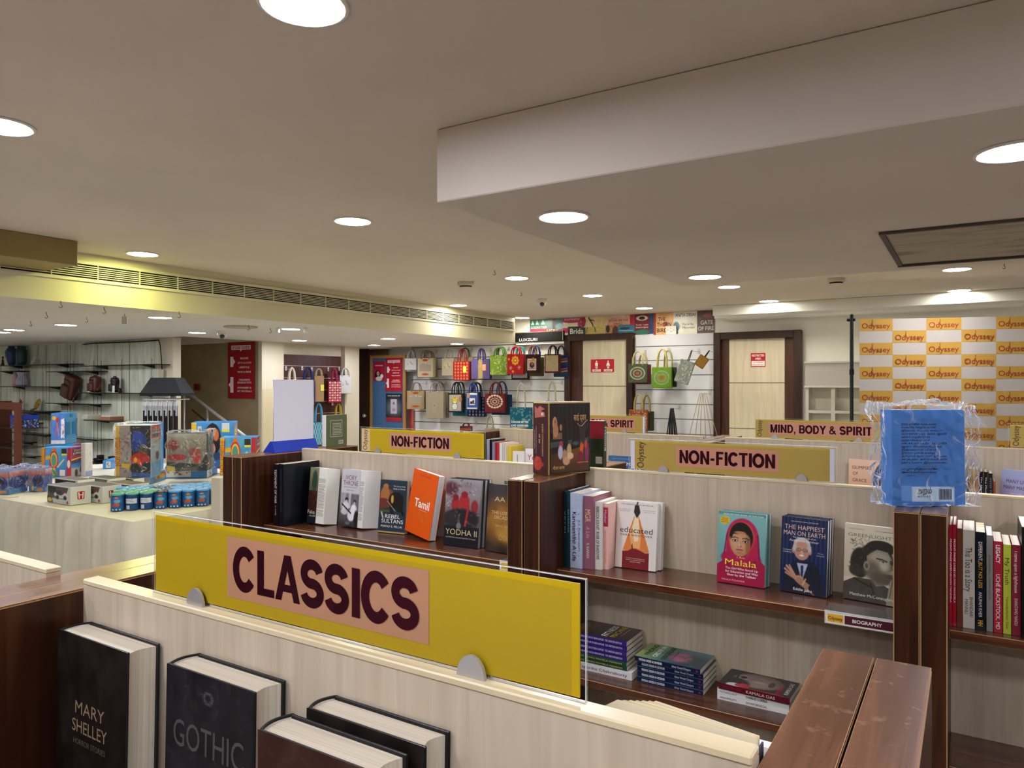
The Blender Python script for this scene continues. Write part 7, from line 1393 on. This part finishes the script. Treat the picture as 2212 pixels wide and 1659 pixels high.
for r in range(nr):
    for c in range(nc):
        if (r + c) % 2 == 0:
            x0 = c * cwid; z1 = zt_ - r * ch - (.0 if r else 0); z0 = z1 - ch; m_ = 8
            if r == 0: pass
            V = []
            for j in (0, 1):
                for i in range(m_ + 1): x = x0 + cwid * i / m_; V.append((x, wav(x) - .002, z0 if j == 0 else z1))
            a.add(V, [(i, i + 1, m_ + 2 + i, m_ + 1 + i) for i in range(m_)], YEL, smooth=True)
            if r < 14:
                xc = x0 + cwid / 2; Mx = frame((xc, wav(xc) - .006, (z0 + z1) / 2 - .006), (1, (wav(x0 + cwid) - wav(x0)) / cwid, 0), (0, 0, 1))
                a.text('Odyssey', 0, 0, cwid * .86, .048, MRN, Mx, .0, .012); a.rect(-cwid * .114, -cwid * .098, .0, .052, MRN, Mx, .0003)
a.build('printed_sheet', t)
b = MB(); V = []; Fc = []; rng = np.random.RandomState(3); gx, gz = 60, 40
for j in range(gz + 1):
    for i in range(gx + 1):
        x = -.02 + (Wt + .02) * i / gx; V.append((x, wav(x) - .03 + .007 * math.sin(i * 1.3 + j * .35) + .004 * rng.rand(), zt_ + .012 - (nr * ch + .02) * j / gz))
for j in range(gz):
    for i in range(gx): k = j * (gx + 1) + i; Fc.append((k, k + 1, k + gx + 2, k + gx + 1))
b.add(V, Fc, film('banner_film', .01, .16, scale=4), smooth=True); b.build('clear_film', t)
t = thing('banner_stand', 'black telescopic pole holding up the left edge of the checkered banner', 'stand', (AB.x - .06, AB.y - .045, 0))
a = MB(); a.lathe([(.016, 0), (.016, zt_ + .02)], flat('1E2A28', .4), n=14); a.lathe([(.02, zt_ - .5), (.02, zt_ - .45)], BLACK, n=14); a.build('pole', t)
a = MB(); a.board(-.04, .03, -.012, .012, zt_ - .02, zt_ + .005, BLACK, None, .004); a.lathe([(.012, zt_ + .02), (.018, zt_ + .03), (.006, zt_ + .045)], BLACK, n=12); a.build('clamp', t)
c = MB(); c.lathe([(.07, .001), (.07, .012), (.02, .02)], BLACK, n=20); c.build('base_plate', t)
YC = 8.72; x0 = onY(1746, 800, YC).x; x1 = onY(1858, 800, YC).x + .25; zT = onY(1800, 785, YC).z; zM = onY(1800, 833, YC).z; zS = onY(1800, 886, YC).z
t = thing('wall_cabinet', 'white wall unit with closed top box and open cubbies, left of the banner', 'cabinet', ((x0 + x1) / 2, YC, zM)); hw = (x1 - x0) / 2
CWH = flat('CFCBC0', .5); a = MB(); a.board(-hw, hw, -.18, .27, .0, zT - zM, flat('BDB4AE', .5), None, .003); a.build('closed_box', t)
a = MB(); a.board(-hw - .01, hw + .01, -.19, .27, zT - zM, zT - zM + .02, CWH, None, .002); a.board(-hw - .01, hw + .01, -.19, .27, -.022, -.0, CWH, None, .002); a.build('top_board', t)
a = MB(); a.box(-hw, -hw + .03, -.15, .27, -1.1, -.022, CWH); a.box(hw - .03, hw, -.15, .27, -1.1, -.022, CWH); xm = onY(1804, 800, YC).x - (x0 + x1) / 2; a.box(xm - .02, xm + .02, -.15, .27, -1.1, -.022, CWH); a.build('upright', t)
a = MB(); a.box(-hw + .03, xm - .02, -.15, .27, zS - zM - .03, zS - zM, CWH); a.box(xm + .02, hw - .03, -.15, .27, zS - zM - .03, zS - zM, CWH); a.box(-hw + .03, hw - .03, .02, .04, -1.1, -.022, flat('DAD6C6', .6)); a.build('shelf_board', t)

# ================================================================ ceiling fittings
def detector(px, py, z, label):
    p = onZ(px, py, z); t = thing('smoke_detector', label, 'smoke detector', (p.x, p.y, z)); D = flat('C9BEA2', .5)
    a = MB(); a.lathe([(.075, -.0005), (.075, -.028), (.07, -.032)], D); a.build('base_ring', t); b = MB(); b.lathe([(.055, -.032), (.05, -.046), (.03, -.050)], D); b.build('sensor_cap', t)
    c = MB(); c.lathe([(.058, -.034), (.053, -.044)], BLACK); c.build('slot', t)
detector(1006, 610, HC - .0005, 'round smoke detector left of the downlight in the beige ceiling')
detector(1806, 602, HC - .0005, 'round smoke detector beyond the dropped ceiling box')
def dome(px, py, z, label):
    p = onZ(px, py, z); t = thing('dome_camera', label, 'security camera', (p.x, p.y, z)); W = flat('D8D4CA', .3)
    a = MB(); a.lathe([(.055, -.0005), (.055, -.012), (.046, -.02)], W); a.build('mount', t); b = MB(); b.lathe([(.046, -.02), (.05, -.035), (.044, -.058), (.026, -.075), (.004, -.082)], W); b.build('housing', t)
    d = Vector((-p.x, -p.y, 0)).normalized(); e = MB(); c0 = Vector((0, 0, -.050)) + d * .018; e.lathe([(.026, 0), (.024, .028), (.008, .036)], flat('14161C', .1, coat=.8), T(c0) @ (Vector((d.x, d.y, -.55)).to_track_quat('Z', 'Y').to_matrix().to_4x4())); e.build('lens', t)
dome(1171, 646, HC - .0005, 'white dome camera with black lens on the main ceiling')
dome(480, 715, HL - .0005, 'white dome camera on the low ceiling left of the maroon bay')
for px, py, z, lb in [(131, 650, HL, 'small wire hook nearest the beam, above the brightest low downlight'), (100, 674, HL, 'small wire hook left of the brightest low downlight'), (225, 663, HL, 'small wire hook close under the lit part of the beam'), (187, 684, HL, 'small wire hook right of the brightest low downlight'),
        (387, 673, HL, 'small wire hook just right of the yellowish low downlight'), (66, 693, HL, 'small wire hook above the vases'), (537, 702, HL, 'small wire hook near the round vent cover'), (584, 709, HL, 'small wire hook left of the bracketed downlight'), (1068, 584, HC, 'small wire hook left of the middle downlight'), (1126, 631, HC, 'small wire hook above the dome camera'), (2169, 570, HC, 'small wire hook right of the near cornice downlight')]:
    p = onZ(px, py, z); k = .9 if z == HL else .7
    a = MB(); a.tube([(0, 0, 0), (0, 0, -.02 * k), (.006, 0, -.03 * k), (.012, 0, -.045 * k), (0, 0, -.055 * k), (-.012, 0, -.045 * k)], .0022, flat('3A342C', .4, .5), n=6)
    tag(a.build('ceiling_hook', None, T(p.x, p.y, z - .0004) @ RZ(YAW)), lb, 'hook')
p = onZ(520, 705, HL); a = MB(); a.lathe([(.16, 0), (.16, -.012), (.12, -.02)], flat('A89F86', .6)); tag(a.build('vent_cover', None, T(p.x, p.y, HL - .0006)), 'round vent cover on the low ceiling near the dome camera', 'vent cover')
for px, lb in ((600, 'small white bracket left of the downlight over the stairs wall'), (660, 'small white bracket right of the downlight over the stairs wall')):
    p = onZ(px, 708, HL); tag(MB().board(-.02, .02, -.015, .015, -.05, 0, WHITE, None, .003).build('ceiling_bracket', None, T(p.x, p.y, HL - .0004)), lb, 'bracket')
p = onZ(269, 678, HL); tag(MB().board(-.022, .022, -.002, .002, -.08, -.02, flat('B9B3A8', .4), None, .001).tube([(0, 0, 0), (0, 0, -.02)], .002, BLACK).build('hanging_tag', None, T(p.x, p.y, HL - .0004) @ RZ(YAW)), 'small grey tag hanging from the low ceiling', 'tag')
for o in bpy.data.objects:
    if '_dim' in o: del o['_dim']
